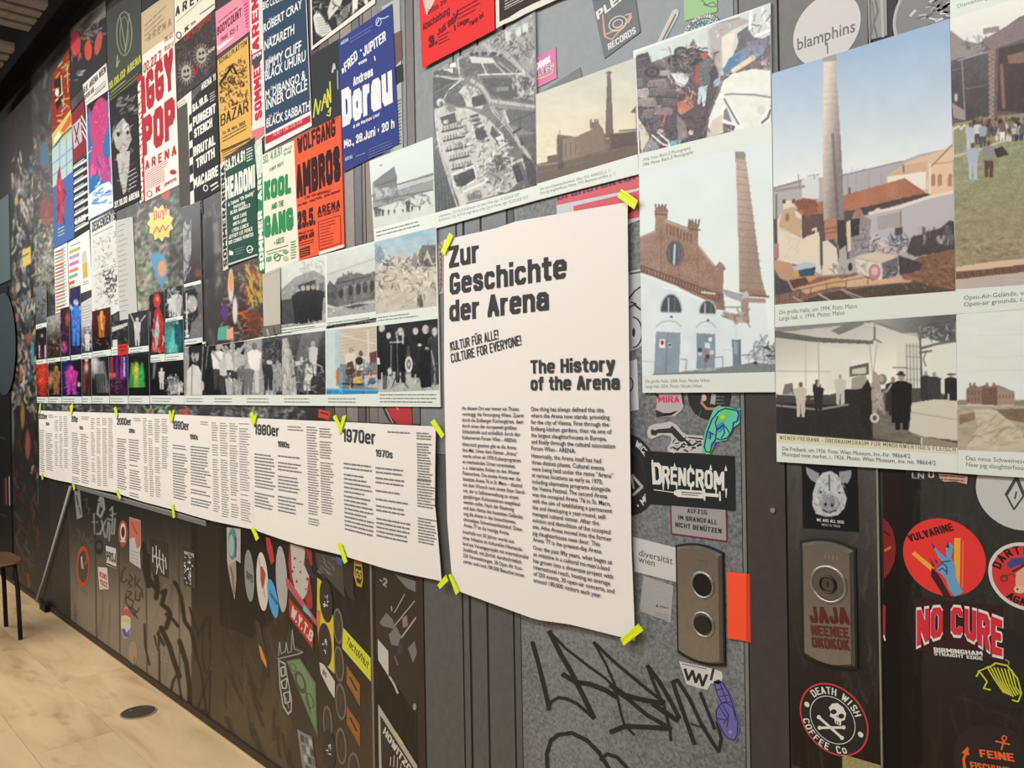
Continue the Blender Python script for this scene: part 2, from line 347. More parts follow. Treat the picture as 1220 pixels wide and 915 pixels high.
# ------------------------------------------------------------------ printed pictures: painted on a fine grid, one colour per vertex
class Ras:
    def __init__(s,quad,dens=1.15,bg=(128,128,128),seed=1,off=0.0):
        s.q=quad;s.rng=np.random.default_rng(seed);s.r=random.Random(seed)
        w=0.5*(math.dist(quad[0],quad[1])+math.dist(quad[3],quad[2]));h=0.5*(math.dist(quad[0],quad[3])+math.dist(quad[1],quad[2]))
        s.nu,s.nv=max(4,int(w*dens)),max(4,int(h*dens))
        c=[np.array(P(x,y,off))for x,y in quad]
        u=np.linspace(0,1,s.nu)[None,:,None];v=np.linspace(0,1,s.nv)[:,None,None]
        s.W=c[0]*(1-u)*(1-v)+c[1]*u*(1-v)+c[2]*u*v+c[3]*(1-u)*v
        s.X,s.Y=proj(s.W[...,0],s.W[...,1],off)
        s.C=np.ones((s.nv,s.nu,3))*np.array(bg,float);s.U=np.broadcast_to(u[...,0],(s.nv,s.nu));s.V=np.broadcast_to(v[...,0],(s.nv,s.nu))
    def win(s,x0,y0,x1,y1):
        """index window of the grid that covers a pixel box"""
        if not hasattr(s,'_A'):
            c=[s.W[0,0],s.W[0,-1],s.W[-1,-1],s.W[-1,0]];M=np.array([[a[0],a[1],1]for a in c]);T=np.array([[0,0],[1,0],[1,1],[0,1.0]])
            s._A=np.linalg.lstsq(M,T,rcond=None)[0];s._e=np.abs(M@s._A-T).max()+0.012
        q=np.array([[*P(a,b),1]for a,b in((x0,y0),(x1,y0),(x1,y1),(x0,y1))])@s._A
        u0,v0=q.min(0)-s._e;u1,v1=q.max(0)+s._e
        if u1<0 or v1<0 or u0>1 or v0>1:return None
        cl=lambda t,n:int(min(max(t,0),1)*(n-1))
        return(slice(max(0,cl(v0,s.nv)-2),cl(v1,s.nv)+3),slice(max(0,cl(u0,s.nu)-2),cl(u1,s.nu)+3))
    def mask(s,pts):
        m=np.zeros(s.X.shape,bool);xs=[p[0]for p in pts];ys=[p[1]for p in pts]
        w=s.win(min(xs),min(ys),max(xs),max(ys))
        if w is None:return m
        m[w]=s._mask(pts,s.X[w],s.Y[w]);return m
    def _mask(s,pts,X,Y):
        m=np.zeros(X.shape,bool);n=len(pts)
        for i in range(n):
            (x0,y0),(x1,y1)=pts[i],pts[(i+1)%n]
            if y0==y1:continue
            c=((y0>Y)!=(y1>Y))&(X<(x1-x0)*(Y-y0)/(y1-y0)+x0);m^=c
        return m
    def put(s,m,col,a=1.0):
        a=np.clip(m*a,0,1)[...,None];s.C=s.C*(1-a)+np.asarray(col,float)*a;return s
    def putw(s,w,m,col,a):
        a=np.clip(m*a,0,1)[...,None];s.C[w]=s.C[w]*(1-a)+np.asarray(col,float)*a;return s
    def poly(s,pts,col,a=1.0):
        xs=[p[0]for p in pts];ys=[p[1]for p in pts];w=s.win(min(xs),min(ys),max(xs),max(ys))
        return s if w is None else s.putw(w,s._mask(pts,s.X[w],s.Y[w]),col,a)
    def rect(s,x0,y0,x1,y1,col,a=1.0):return s.poly(Q(x0,y0,x1,y1),col,a)
    def grad(s,pts,c0,c1,p0,p1,a=1.0):
        dx,dy=p1[0]-p0[0],p1[1]-p0[1];t=np.clip(((s.X-p0[0])*dx+(s.Y-p0[1])*dy)/(dx*dx+dy*dy),0,1)[...,None]
        m=(s.mask(pts)if pts is not None else np.ones(s.X.shape))*a;m=m[...,None]
        s.C=s.C*(1-m)+(np.array(c0,float)*(1-t)+np.array(c1,float)*t)*m;return s
    def ell(s,cx,cy,rx,ry,col,a=1.0,rot=0,soft=0.0):
        r_=max(rx,ry)*(1+soft)+1.5;w=s.win(cx-r_,cy-r_,cx+r_,cy+r_)
        if w is None:return s
        c,t=math.cos(math.radians(rot)),math.sin(math.radians(rot));dx,dy=s.X[w]-cx,s.Y[w]-cy
        d=np.sqrt(((dx*c+dy*t)/rx)**2+((-dx*t+dy*c)/ry)**2)
        k=soft if soft>0 else 0.8/max(0.8,min(rx,ry))
        return s.putw(w,np.clip((1+k/2-d)/k,0,1),col,a)
    def line(s,pts,w,col,a=1.0):
        xs=[p[0]for p in pts];ys=[p[1]for p in pts];wn=s.win(min(xs)-w,min(ys)-w,max(xs)+w,max(ys)+w)
        if wn is None:return s
        X,Y=s.X[wn],s.Y[wn];m=np.zeros(X.shape)
        for i in range(len(pts)-1):
            (x0,y0),(x1,y1)=pts[i],pts[i+1];dx,dy=x1-x0,y1-y0;L2=dx*dx+dy*dy+1e-9
            t=np.clip(((X-x0)*dx+(Y-y0)*dy)/L2,0,1);d=np.hypot(X-x0-t*dx,Y-y0-t*dy)
            m=np.maximum(m,np.clip(w/2+0.5-d,0,1)*min(1,w+0.15))
        return s.putw(wn,m,col,a)
    def noise(s,amp,cell,pts=None,mul=False,aspect=1.0):
        """smooth value noise, cell in pixels"""
        w=int((s.X.max()-s.X.min())/cell)+4;h=int((s.Y.max()-s.Y.min())/(cell*aspect))+4
        g=s.rng.random((h,w));fx=(s.X-s.X.min())/cell;fy=(s.Y-s.Y.min())/(cell*aspect);ix,iy=fx.astype(int),fy.astype(int)
        tx,ty=fx-ix,fy-iy;tx=tx*tx*(3-2*tx);ty=ty*ty*(3-2*ty)
        n=(g[iy,ix]*(1-tx)+g[iy,ix+1]*tx)*(1-ty)+(g[iy+1,ix]*(1-tx)+g[iy+1,ix+1]*tx)*ty-0.5
        m=(s.mask(pts)if pts is not None else 1.0)*n*2*amp
        s.C=s.C*(1+m[...,None])if mul else s.C+m[...,None];return s
    def grit(s,amp,pts=None):
        m=(s.mask(pts)if pts is not None else 1.0)*(s.rng.random(s.X.shape)-0.5)*2*amp;s.C=s.C+m[...,None];return s
    def blur(s,k=1):
        for _ in range(k):
            p=np.pad(s.C,((1,1),(1,1),(0,0)),'edge');s.C=(p[:-2,1:-1]+p[2:,1:-1]+p[1:-1,:-2]+p[1:-1,2:]+2*p[1:-1,1:-1])/6
        return s
    def blobs(s,x0,y0,x1,y1,n,r,cols,a=0.9,asp=1.5):
        for _ in range(n):
            q=s.r.uniform(*r);s.ell(s.r.uniform(x0,x1),s.r.uniform(y0,y1),q,q*asp,s.r.choice(cols),a,s.r.uniform(-30,30))
        return s
    def strokes(s,x0,y0,x1,y1,n,w,ln,cols,a=0.9,ang=None,curl=0.6):
        for _ in range(n):
            x,y=s.r.uniform(x0,x1),s.r.uniform(y0,y1);t=s.r.uniform(0,6.28)if ang is None else math.radians(ang+s.r.uniform(-15,15));p=[(x,y)]
            for _ in range(3):x+=math.cos(t)*ln/3;y+=math.sin(t)*ln/3;t+=s.r.uniform(-curl,curl);p.append((x,y))
            s.line(p,s.r.uniform(*w),s.r.choice(cols),a)
        return s
    def person(s,x,y,h,body,legs=None,head=(190,170,160),w=0.30,arms=0):
        """small standing figure, feet at (x,y), h pixels tall"""
        legs=legs or body;W_=h*w
        s.poly([(x-W_*.28,y),(x-W_*.36,y-h*.5),(x+W_*.36,y-h*.5),(x+W_*.32,y),(x+W_*.06,y),(x,y-h*.42),(x-W_*.06,y)],legs)
        s.poly([(x-W_*.36,y-h*.45),(x-W_*.5,y-h*.8),(x-W_*.15,y-h*.86),(x+W_*.15,y-h*.86),(x+W_*.5,y-h*.8),(x+W_*.36,y-h*.45)],body)
        s.ell(x,y-h*.925,h*.055,h*.075,head)
        if arms:s.line([(x-W_*.4,y-h*.8),(x-W_*.9,y-h*1.02)],h*.06,head);s.line([(x+W_*.4,y-h*.8),(x+W_*.9,y-h*1.02)],h*.06,head)
        return s
    def scrawl(s,n,w,ln,cols,a=.85):return s.strokes(s.X.min(),s.Y.min(),s.X.max(),s.Y.max(),n,w,ln,cols,a)
    def fin(s,a=5.0,k=1):
        s.blur(k);n=s.rng.random(s.X.shape)-0.5;n2=s.rng.random(s.X.shape)-0.5
        n2=(n2+np.roll(n2,1,0)+np.roll(n2,1,1)+np.roll(n2,2,0))/2
        m=s.C.mean(2);wgt=1.15-np.abs(m-95)/85
        g=s.C.mean(2,keepdims=True);s.C=s.C*.88+g*.12;s.C=165+(s.C-165)*1.14
        s.C=s.C+((n+n2)*2*a*np.clip(wgt,.1,1.1))[...,None];return s
    def build(s,name,mat,parent,off):
        c=[np.array(P(x,y,off))for x,y in s.q]
        u=np.linspace(0,1,s.nu)[None,:,None];v=np.linspace(0,1,s.nv)[:,None,None]
        Wd=c[0]*(1-u)*(1-v)+c[1]*u*(1-v)+c[2]*u*v+c[3]*(1-u)*v
        V=np.zeros((s.nv*s.nu,3));V[:,0]=Wd[...,0].ravel();V[:,2]=Wd[...,1].ravel();V[:,1]=-off
        O=V.mean(0);V-=O
        i=np.arange((s.nv-1)*(s.nu-1));r,q=i//(s.nu-1),i%(s.nu-1);a=r*s.nu+q
        Fq=np.stack([a+s.nu,a+s.nu+1,a+1,a],1).astype(np.int32)
        me=bpy.data.meshes.new(name);me.vertices.add(len(V));me.vertices.foreach_set('co',V.astype(np.float32).ravel())
        me.loops.add(Fq.size);me.loops.foreach_set('vertex_index',Fq.ravel());me.polygons.add(len(Fq))
        me.polygons.foreach_set('loop_start',np.arange(0,Fq.size,4,dtype=np.int32));me.update(calc_edges=True)
        at=me.color_attributes.new('Col','FLOAT_COLOR','POINT')
        rgb=lin(np.clip(s.C,4,250)).reshape(-1,3);at.data.foreach_set('color',np.concatenate([rgb,np.zeros((len(rgb),1))],1).astype(np.float32).ravel())
        me.materials.append(mat);o=bpy.data.objects.new(name,me);COL.objects.link(o)
        o.parent=parent;o.location=tuple(O-np.array(parent['_o']));o['_o']=[float(t)for t in O]
        return o

# ------------------------------------------------------------------ the room
def X_(px,py):return P(px,py)[0]
XL,XR,ZT=-9.6,2.2,3.8
def struct(name,mb,mat,parent=None,origin=None,**k):
    o=mb.build(name,mat,parent,origin,**k)
    if parent is None:o['kind']='structure'
    return o
m=MB();m.box((XL,0.0,0),(XR,0.12,4.15),(30,30,31,0.1));wall=struct('wall_left',m,M_WALL,origin=(0,0,0))
m=MB();m.box((XL-.12,-6,0),(XL,0.12,4.15),(38,42,44,0.1));struct('wall_back',m,M_WALL)
m=MB();m.box((XL,-6.12,0),(XR,-6,4.15),(120,118,114,0.05));struct('wall_right',m,M_WALL)
m=MB();m.box((XR,-6,0),(XR+.12,0.12,4.15),(120,118,114,0.05));struct('wall_front',m,M_WALL)
m=MB();m.box((XL,-6,4.15),(XR,0.12,4.25),(52,54,54,0.05));ceil=struct('ceiling',m,M_FLAT,origin=(0,0,4.15))
m=MB();m.box((XL,-6,-0.1),(XR,0.12,-0.012),(90,72,50,0.1));floor=struct('floor',m,M_FLAT,origin=(0,0,0))
# oak planks, seams parallel to the wall
def wood_mat():
    mt=bpy.data.materials.new('pale_rustic_oak');mt.use_nodes=True;nt=mt.node_tree;N=nt.nodes;L=nt.links;b=N['Principled BSDF']
    b.inputs['Roughness'].default_value=0.55;b.inputs['Specular IOR Level'].default_value=0.3
    tc=N.new('ShaderNodeTexCoord');g=N.new('ShaderNodeNewGeometry')
    oi=N.new('ShaderNodeObjectInfo');add=N.new('ShaderNodeVectorMath');add.operation='ADD'
    sc=N.new('ShaderNodeVectorMath');sc.operation='SCALE';sc.inputs['Scale'].default_value=17.0
    L.new(oi.outputs['Random'],sc.inputs[0]);L.new(tc.outputs['Object'],add.inputs[0]);L.new(sc.outputs[0],add.inputs[1])
    mp=N.new('ShaderNodeMapping');mp.inputs['Scale'].default_value=(0.8,3.4,1);L.new(add.outputs[0],mp.inputs['Vector'])
    n1=N.new('ShaderNodeTexNoise');n1.inputs['Scale'].default_value=2.2;n1.inputs['Detail'].default_value=5;n1.inputs['Distortion'].default_value=0.7;L.new(mp.outputs[0],n1.inputs['Vector'])
    r1=N.new('ShaderNodeValToRGB');e=r1.color_ramp.elements
    e[0].position=0.25;e[0].color=(*lin((184,152,112)),1);e[1].position=0.72;e[1].color=(*lin((230,200,154)),1)
    k=r1.color_ramp.elements.new(0.45);k.color=(*lin((214,182,138)),1);L.new(n1.outputs['Fac'],r1.inputs[0])
    mp2=N.new('ShaderNodeMapping');mp2.inputs['Scale'].default_value=(2.6,6.0,1);L.new(add.outputs[0],mp2.inputs['Vector'])
    n2=N.new('ShaderNodeTexNoise');n2.inputs['Scale'].default_value=1.5;n2.inputs['Detail'].default_value=2;L.new(mp2.outputs[0],n2.inputs['Vector'])
    r2=N.new('ShaderNodeValToRGB');r2.color_ramp.elements[0].position=0.64;r2.color_ramp.elements[0].color=(1,1,1,1)
    r2.color_ramp.elements[1].position=0.80;r2.color_ramp.elements[1].color=(0.66,0.58,0.5,1);L.new(n2.outputs['Fac'],r2.inputs[0])
    mx=N.new('ShaderNodeMix');mx.data_type='RGBA';mx.blend_type='MULTIPLY';mx.inputs['Factor'].default_value=1.0
    L.new(r1.outputs[0],mx.inputs['A']);L.new(r2.outputs[0],mx.inputs['B'])
    hs=N.new('ShaderNodeHueSaturation');mr=N.new('ShaderNodeMapRange');mr.inputs['To Min'].default_value=0.93;mr.inputs['To Max'].default_value=1.05
    L.new(oi.outputs['Random'],mr.inputs['Value']);L.new(mr.outputs[0],hs.inputs['Value']);L.new(mx.outputs['Result'],hs.inputs['Color']);L.new(hs.outputs[0],b.inputs['Base Color'])
    bp=N.new('ShaderNodeBump');bp.inputs['Strength'].default_value=0.15;bp.inputs['Distance'].default_value=0.002;L.new(n1.outputs['Fac'],bp.inputs['Height']);L.new(bp.outputs[0],b.inputs['Normal'])
    return mt
M_OAK=wood_mat()
PW=0.314;PLN=2.35
me=bpy.data.meshes.new('floor_plank');bm=bmesh.new();bmesh.ops.create_cube(bm,size=1)
bmesh.ops.scale(bm,vec=(PLN-.0015,PW-.0015,0.012),verts=bm.verts);bmesh.ops.bevel(bm,geom=list(bm.edges),offset=0.0009,segments=1,affect='EDGES');bm.to_mesh(me);bm.free();me.materials.append(M_OAK)
for r in range(14):
    y=-0.011-PW*(r+.5)
    for k in range(-1,7):
        x=XL+0.3+PLN*(k)+((r*0.83)%PLN)-1.2
        a,b=max(x-PLN/2,XL),min(x+PLN/2,XR)
        if b-a<.05:continue
        o=bpy.data.objects.new('plank',me);COL.objects.link(o);o.parent=floor;o.location=((a+b)/2,y,-0.006);o.scale.x=(b-a)/PLN
# baseboard with a pale sealant bead against the oak
m=MB();m.box((XL,-0.010,0.0005),(XR,-0.0002,0.034),(62,50,38,0.1));bb=struct('baseboard_left',m,M_FLAT)
m=MB();m.box((XL,-0.0135,0.0003),(XR,-0.0102,0.003),(200,175,140,0.1));struct('trim_1',m,M_FLAT)
# ceiling: pale timber slats across the room, ending short of the wall, on joists
for x in[-4.95-0.118*i for i in range(0,4)]+[-5.72-0.145*i for i in range(0,3)]+[-6.45-0.118*i for i in range(8)]+[-4.55+0.118*i for i in range(0,44)]:
    m=MB();m.box((x-.036,-5.9,3.6),(x+.036,-0.26,3.645),(128,118,104,0.15));m.build('slat',M_FLAT,ceil)
for y in(-0.6,-2.2,-3.8,-5.4):
    m=MB();m.box((XL,y-.04,3.646),(XR,y+.04,3.80),(40,40,40,0.1));m.build('joist',M_FLAT,ceil)
# printed wall panels: upright bands of sheet metal and timber with upright joints; lighter upper pieces have haze in their colour.  (x at y=750 in the frame)
def band(px0,px1,col,ztop=ZT,zbot=0.036,t=0.0014,g=0.12,name='panel',py=750,mat=None,j=0.0012):
    a,b=P(px0,py)[0]+j,P(px1,py)[0]-j
    m=MB();m.box((a,-t,zbot),(b,0.0,ztop),tuple(col)+(g,));return m.build(name,mat or M_WALL,wall)
bands=[(20,36,(44,42,40)),(36,62,(34,34,35)),(62,84,(40,38,36)),(84,113,(58,54,49)),(113,141,(68,63,57)),(141,173,(72,66,59)),(173,212,(68,62,55)),
         (212,243,(60,53,45)),(243,272,(50,43,36)),(272,322,(54,46,38)),(322,342,(48,41,34)),(342,392,(52,46,40)),(392,442,(60,53,46))]
for a,b,c in bands:band(a,b,c)
for a,b,c in((392,404,(84,76,72)),(404,418,(124,112,106)),(418,432,(140,128,120)),(432,441,(90,94,96))):band(a+.4,b-.4,c,zbot=1.38,t=.0022)
for a,b,c in((445.6,456,(126,116,110)),(456,496,(120,122,122))):band(a,b,c,zbot=1.38,t=.0022)
band(442.2,445.2,(120,108,92),t=0.003,name='edge_strip')
band(445.4,497,(46,42,40));band(497,506,(56,44,36),t=0.004,name='frame_strip',ztop=1.38);band(497,506,(108,100,98),t=0.004,name='frame_strip',zbot=1.381)  # upper strip is the same trim, lightened by painted haze
gr=(88,89,87)
zs=P(525,541)[1];gr_haze=(126,130,132)  # same grey lightened, haze painted into the upper pieces
for a,b,th in((506,551.5,.0014),(553,560,.002),(562,580.5,.0014),(582.5,612,.0014)):band(a,b,gr,ztop=zs-.002,t=th);band(a,b,gr_haze,zbot=zs,t=th)
band(613.5,621,gr,ztop=2.0)
def galv():
    mt=bpy.data.materials.new('galvanised_sheet_print');mt.use_nodes=True;nt=mt.node_tree;N=nt.nodes;L=nt.links;b=N['Principled BSDF']
    b.inputs['Roughness'].default_value=0.46;b.inputs['Specular IOR Level'].default_value=0.45
    tc=N.new('ShaderNodeTexCoord');v=N.new('ShaderNodeTexVoronoi');v.inputs['Scale'].default_value=160;L.new(tc.outputs['Object'],v.inputs['Vector'])
    n=N.new('ShaderNodeTexNoise');n.inputs['Scale'].default_value=110;n.inputs['Detail'].default_value=5;L.new(tc.outputs['Object'],n.inputs['Vector'])
    n2=N.new('ShaderNodeTexNoise');n2.inputs['Scale'].default_value=4;n2.inputs['Detail'].default_value=3;L.new(tc.outputs['Object'],n2.inputs['Vector'])
    mx=N.new('ShaderNodeMath');mx.operation='MULTIPLY_ADD';mx.inputs[1].default_value=0.4
    sp=N.new('ShaderNodeSeparateColor');L.new(v.outputs['Color'],sp.inputs[0]);L.new(sp.outputs[0],mx.inputs[0]);L.new(n.outputs['Fac'],mx.inputs[2])
    m2=N.new('ShaderNodeMath');m2.operation='MULTIPLY_ADD';m2.inputs[1].default_value=0.7;L.new(n2.outputs['Fac'],m2.inputs[0]);L.new(mx.outputs[0],m2.inputs[2])
    r=N.new('ShaderNodeValToRGB');e=r.color_ramp.elements;e[0].position=0.6;e[0].color=(*lin((92,95,96)),1);e[1].position=1.5;e[1].position=1.0;e[1].color=(*lin((132,136,138)),1)
    mm=N.new('ShaderNodeMath');mm.operation='MULTIPLY';mm.inputs[1].default_value=0.78;L.new(m2.outputs[0],mm.inputs[0])
    L.new(mm.outputs[0],r.inputs[0]);L.new(r.outputs[0],b.inputs['Base Color']);return mt
M_GALV=galv()
band(621.2,887,gr,mat=M_GALV,ztop=2.0);band(615,887,(140,147,150),zbot=2.0,g=.06);band(887,892.3,(120,122,118),t=0.002,name='edge_strip')  # sheet above the seam is lightened to paint in the haze
band(893,939.5,(66,61,59),t=0.003,name='frame_strip',ztop=2.0);band(893,939.5,(112,114,113),t=0.003,name='frame_strip',zbot=2.001);band(940.5,1047,(58,55,50),t=0.0022,ztop=2.0);band(940.5,1047,(112,112,110),t=0.0022,zbot=2.001);band(1082,1290,(126,125,122),zbot=2.001,t=.002)  # upper copies of strip and doors have the haze in their colour
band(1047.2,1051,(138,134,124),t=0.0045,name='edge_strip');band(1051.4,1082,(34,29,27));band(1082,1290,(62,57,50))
xr=P(1290,750)[0]
for i in range(5):
    a=xr+i*0.35
    m=MB();m.box((a+.001,-0.0014,0.036),(min(a+.348,XR),0,ZT),(60+6*(i%2),56,50,0.12));m.build('panel',M_WALL,wall)
for i in range(4):
    b=P(20,750)[0]-i*0.36
    m=MB();m.box((b-.358,-0.0014,0.036),(b-.001,0,ZT),(26,28,30,0.12));m.build('panel',M_WALL,wall)

# ------------------------------------------------------------------ curling white paper sheets held by neon tape
INK=(66,66,68)
def edge(pts,t):
    """point at fraction t of a polyline given as [(t,x,y),...]"""
    for a,b in zip(pts,pts[1:]):
        if t<=b[0]+1e-9:
            k=(t-a[0])/(b[0]-a[0]);k2=k;return(a[1]+(b[1]-a[1])*k2,a[2]+(b[2]-a[2])*k2)
    return pts[-1][1:]
class Paper(Sheet):
    def __init__(s,label,top,bottom,left,right,off,curve,nu=28,nv=40,group=None,col=(238,232,226),name='paper_poster',cat='poster'):
        s.mat=M_PAPER;s.off=off;s.k=16;s.lines=[];s.curve=curve;s.step=0.00006;s.art=MB();s.let=MB();s.n=0
        m=MB();TL,TR,BL,BR=[np.array(q[1:])for q in(top[0],top[-1],bottom[0],bottom[-1])]
        for j in range(nv+1):
            v=j/nv
            for i in range(nu+1):
                u=i/nu
                p=(1-v)*np.array(edge(top,u))+v*np.array(edge(bottom,u))+(1-u)*np.array(edge(left,v))+u*np.array(edge(right,v))\
                    -((1-u)*(1-v)*TL+u*(1-v)*TR+(1-u)*v*BL+u*v*BR)
                X,Z=P(p[0],p[1],off);m.v.append((X,-off-curve(X,Z),Z))
        for j in range(nv):
            for i in range(nu):
                a=j*(nu+1)+i;m.f.append((a+nu+1,a+nu+2,a+1,a));m.c.append(tuple(col)+(0.0,))
        s.o=m.build(name,M_PAPER,smooth=True);setp(s.o,label,cat,group)
    def para(s,lines,x0,y0,dy,h,wmax,col=INK,bold=0.012):
        """left-aligned lines; the longest is wmax pixels wide"""
        nat=[layout(t,bold)[0]for t in lines];wd=[v[:,0].max()-v[:,0].min()for v in nat];W_=max(wd)
        for i,(t,w)in enumerate(zip(lines,wd)):
            yy=y0+dy*i;s.k-=1
            X0=P(x0,y0)[0];Z0=P(x0,yy)[1];X1=X0+(P(x0+wmax,y0)[0]-X0)*w/W_
            a=proj(X0,Z0);b=proj(X1,Z0);s.T(t,a[0],a[1],b[0],h,col,bold,y1=b[1])
        s.k+=1;return s
bx0,bx1=P(530,400)[0],P(752,400)[0];bz0,bz1=P(640,740)[1],P(640,265)[1]
def big_curve(X,Z):
    u=min(1,max(0,(X-bx0)/(bx1-bx0)));v=min(1,max(0,(bz1-Z)/(bz1-bz0)))
    return 0.005*math.sin(math.pi*u)*(0.35+0.65*abs(2*v-1)**2)+0.002*math.sin(math.pi*v)*math.cos(5*u)**2+0.0022
p=Paper('big white history poster with bold German and English headings and two text columns',
          [(0,530,286),(0.25,592,272.5),(0.4,618,264),(1,748.3,241)],[(0,546,703.5),(0.25,592,720),(0.45,641,737.5),(0.62,682,743.5),(1,757.5,763)],
          [(0,530,286),(0.4,530.5,455),(0.75,534,620),(0.93,539,683),(1,546,703.5)],[(0,748.3,241),(0.5,751,500),(0.8,753,650),(1,757.5,763)],0.0115,big_curve)
B_=0.048
p.T('Zur',536,319.8,572.5,25.5,INK,B_,y1=312.5)
p.T('Geschichte',537,351.5,677,25.5,INK,B_,y1=331.5)
p.T('der Arena',536.8,383.5,656,25,INK,B_,y1=369.5)
p.T('KULTUR FÜR ALLE!',538,418.5,595.5,11,INK,0.026,y1=404)
p.T('CULTURE FOR EVERYONE!',539,432.5,623,11,INK,0.026,y1=411)
p.T('The History',634,445.2,733.5,16,INK,B_)
p.T('of the Arena',634,465,739,16,INK,B_)
p.para(['An diesem Ort war immer ein Thema','vorrangig: die Versorgung Wiens. Zuerst','durch die Erdberger Küchengärten, dann','durch einen der europaweit größten','Schlachthöfe und schließlich durch den','Kulturverein Forum Wien - ARENA.'],551.5,488.2,6.95,4.4,74)
p.para(['Historisch gesehen gibt es die Arena','drei Mal. Unter dem Namen „Arena“','wurde schon ab 1970 Kulturprogramm','an wechselnden Orten veranstaltet,','u. a. alternative Reihen zu den Wiener','Festwochen. Die zweite Arena war die','besetzte Arena 76 in St. Marx – diesmal','mit dem Wunsch nach einem fixen Stand-','ort, der in Selbstverwaltung zu einem','ganzjährigen Kulturzentrum ausgebaut','werden sollte. Nach der Räumung','und dem Abriss des besetzten Geländes','zog die Arena in den benachbarten,','ehemaligen Schweineschlachthof. Diese','Arena 77 ist die heutige Arena.'],552,531,6.85,4.4,74.5)
p.para(['Innerhalb von 50 Jahren wurde aus','einer Initiative im kulturellen Niemands-','land ein Vorzeigeprojekt mit internationaler','Strahlkraft, mit jährlich durchschnittlich','250 Veranstaltungen, 30 Open Air Kon-','zerten und rund 180.000 Besucher:innen.'],552.5,635,7.0,4.4,79)
p.para(['One thing has always defined the site','where the Arena now stands: providing','for the city of Vienna. First through the','Erdberg kitchen gardens, then via one of','the largest slaughterhouses in Europe,','and finally through the cultural association','Forum Wien - ARENA.'],634,489.4,7.75,5,99)
p.para(['Historically, the Arena itself has had','three distinct phases. Cultural events','were being held under the name “Arena”','at various locations as early as 1970,','including alternative programs alongside','the Vienna Festival. The second Arena','was the occupied Arena ’76 in St. Marx,','with the aim of establishing a permanent','site and developing a year-round, self-','managed cultural center. After the','eviction and demolition of the occupied','site, Athe Arena moved into the former','pig slaughterhouse next door. This','Arena ’77 is the present-day Arena.'],635,545,7.62,5,96)
p.para(['Over the past fifty years, what began as','an initiative in a cultural no-man’s-land','has grown into a showcase project with','international reach, hosting an average','of 250 events, 30 open-air concerts, and','around 180,000 visitors each year.'],637,654,7.72,5,95)
p.done()
# decade sheets
def decade(lab,x0,x1,yt0,yt1,yb0,yb1,de,en,cols,seed):
    a,b=P(x0,550)[0],P(x1,550)[0]
    def cv(X,Z):
        u=min(1,max(0,(X-a)/(b-a)));return 0.003+0.006*math.sin(math.pi*u)+0.0012*math.sin(6*u+Z*10+seed)
    s=Paper(lab,[(0,x0,yt0),(1,x1,yt1)],[(0,x0+.8,yb0),(0.5,(x0+x1)/2+.5,(yb0+yb1)/2+(x1-x0)*0.012),(1,x1+.8,yb1)],[(0,x0,yt0),(1,x0+.8,yb0)],
              [(0,x1,yt1),(0.5,x1+(.8 if x1<500 else-1.5),(yt1+yb1)/2),(1,x1+(.8 if x1<500 else 6.5),yb1)],0.0105+0.0004*(seed%2),cv,nu=14,nv=14,group='decade history sheets taped in a row',name='paper_sheet',cat='sheet',col=(234,229,221))
    w=x1-x0
    s.T(de[0],de[1],de[2],de[3],de[4],INK,0.042,y1=de[5]if len(de)>5 else None)
    s.T(en[0],en[1],en[2],en[3],en[4],INK,0.034,y1=en[5]if len(en)>5 else None)
    for i,(cx0,cy,cx1,n,dy,h)in enumerate(cols):
        s.greek(cx0,cy,cx1,n,dy,h,(124,124,124)if h>1.2 else(150,150,150),seed*7+i,ragged=0.3,dropp=0.06)
    s.done();return s
TXT='white text sheet headed %s, hung in the row of taped sheets'
decade('white text sheet headed 1970er at the right end of the row of taped sheets',407.5,520.5,502.5,508,661.5,692.5,('1970er',410,526,449.5,15.5,529.5),('1970s',450,543.5,470,8.5,546),
       [(411,551,446,2,5,2.3),(411,564,446,5,5,2.3),(411,589.5,448,9,4.9,2.3),(450,556,487,2,5,2.3),(450,568,490,6,5,2.3),(451,601,491,8,5,2.3),
        (498,515,516,18,3.2,1.7),(498,571,519,10,3.4,1.7),(499,616,520,9,3.5,1.7),(464,513.5,495,2,4,1.8)],1)
decade('white text sheet headed 1980er, second from the right in the row',302,407.5,498,502.5,631,661.5,('1980er',304.5,517.5,334.5,12.5,520),('1980s',333,532,347,7,534),
       [(304.5,540,330,11,3.8,1.8),(304.5,586,329,6,3.8,1.8),(333,542,363.5,11,4.0,1.9),(333.5,590,363,5,4.1,1.9),(345,507.5,365,2,3.4,1.4),
        (367.5,508,381,38,3.1,1.3),(382.5,510,398,33,3.1,1.3)],2)
decade('white text sheet headed 1990er, third from the right in the row',206,302,493.5,498,607,631,('1990er',206.5,511,227,10,512.8),('1990s',228,523,238,6,524),
       [(206.5,529.5,226,20,3.25,1.5),(228.5,531,253,21,3.4,1.6),(254.5,503,262,38,2.9,1.2),(264,503.5,273,39,2.9,1.2),(275,504,284,39,2.9,1.2),(286,504,298,39,3,1.2),(241,502,253,2,2.6,1.1)],3)
decade('white text sheet headed 2000er, fourth from the right in the row',139,206,492,493.5,587,607,('2000er',140,506,158.5,8.5,506.8),('2000s',155.5,515.5,163,5,516),
       [(140,522,152,22,2.75,1.3),(155,523,169,23,3,1.3),(172.5,498,177,34,2.6,1.1),(178.5,498.5,183.5,36,2.6,1.1),(185.5,499,191.5,36,2.6,1.1),(193.5,499,200.5,24,2.6,1.1),(161,498,171,2,2.3,1)],4)
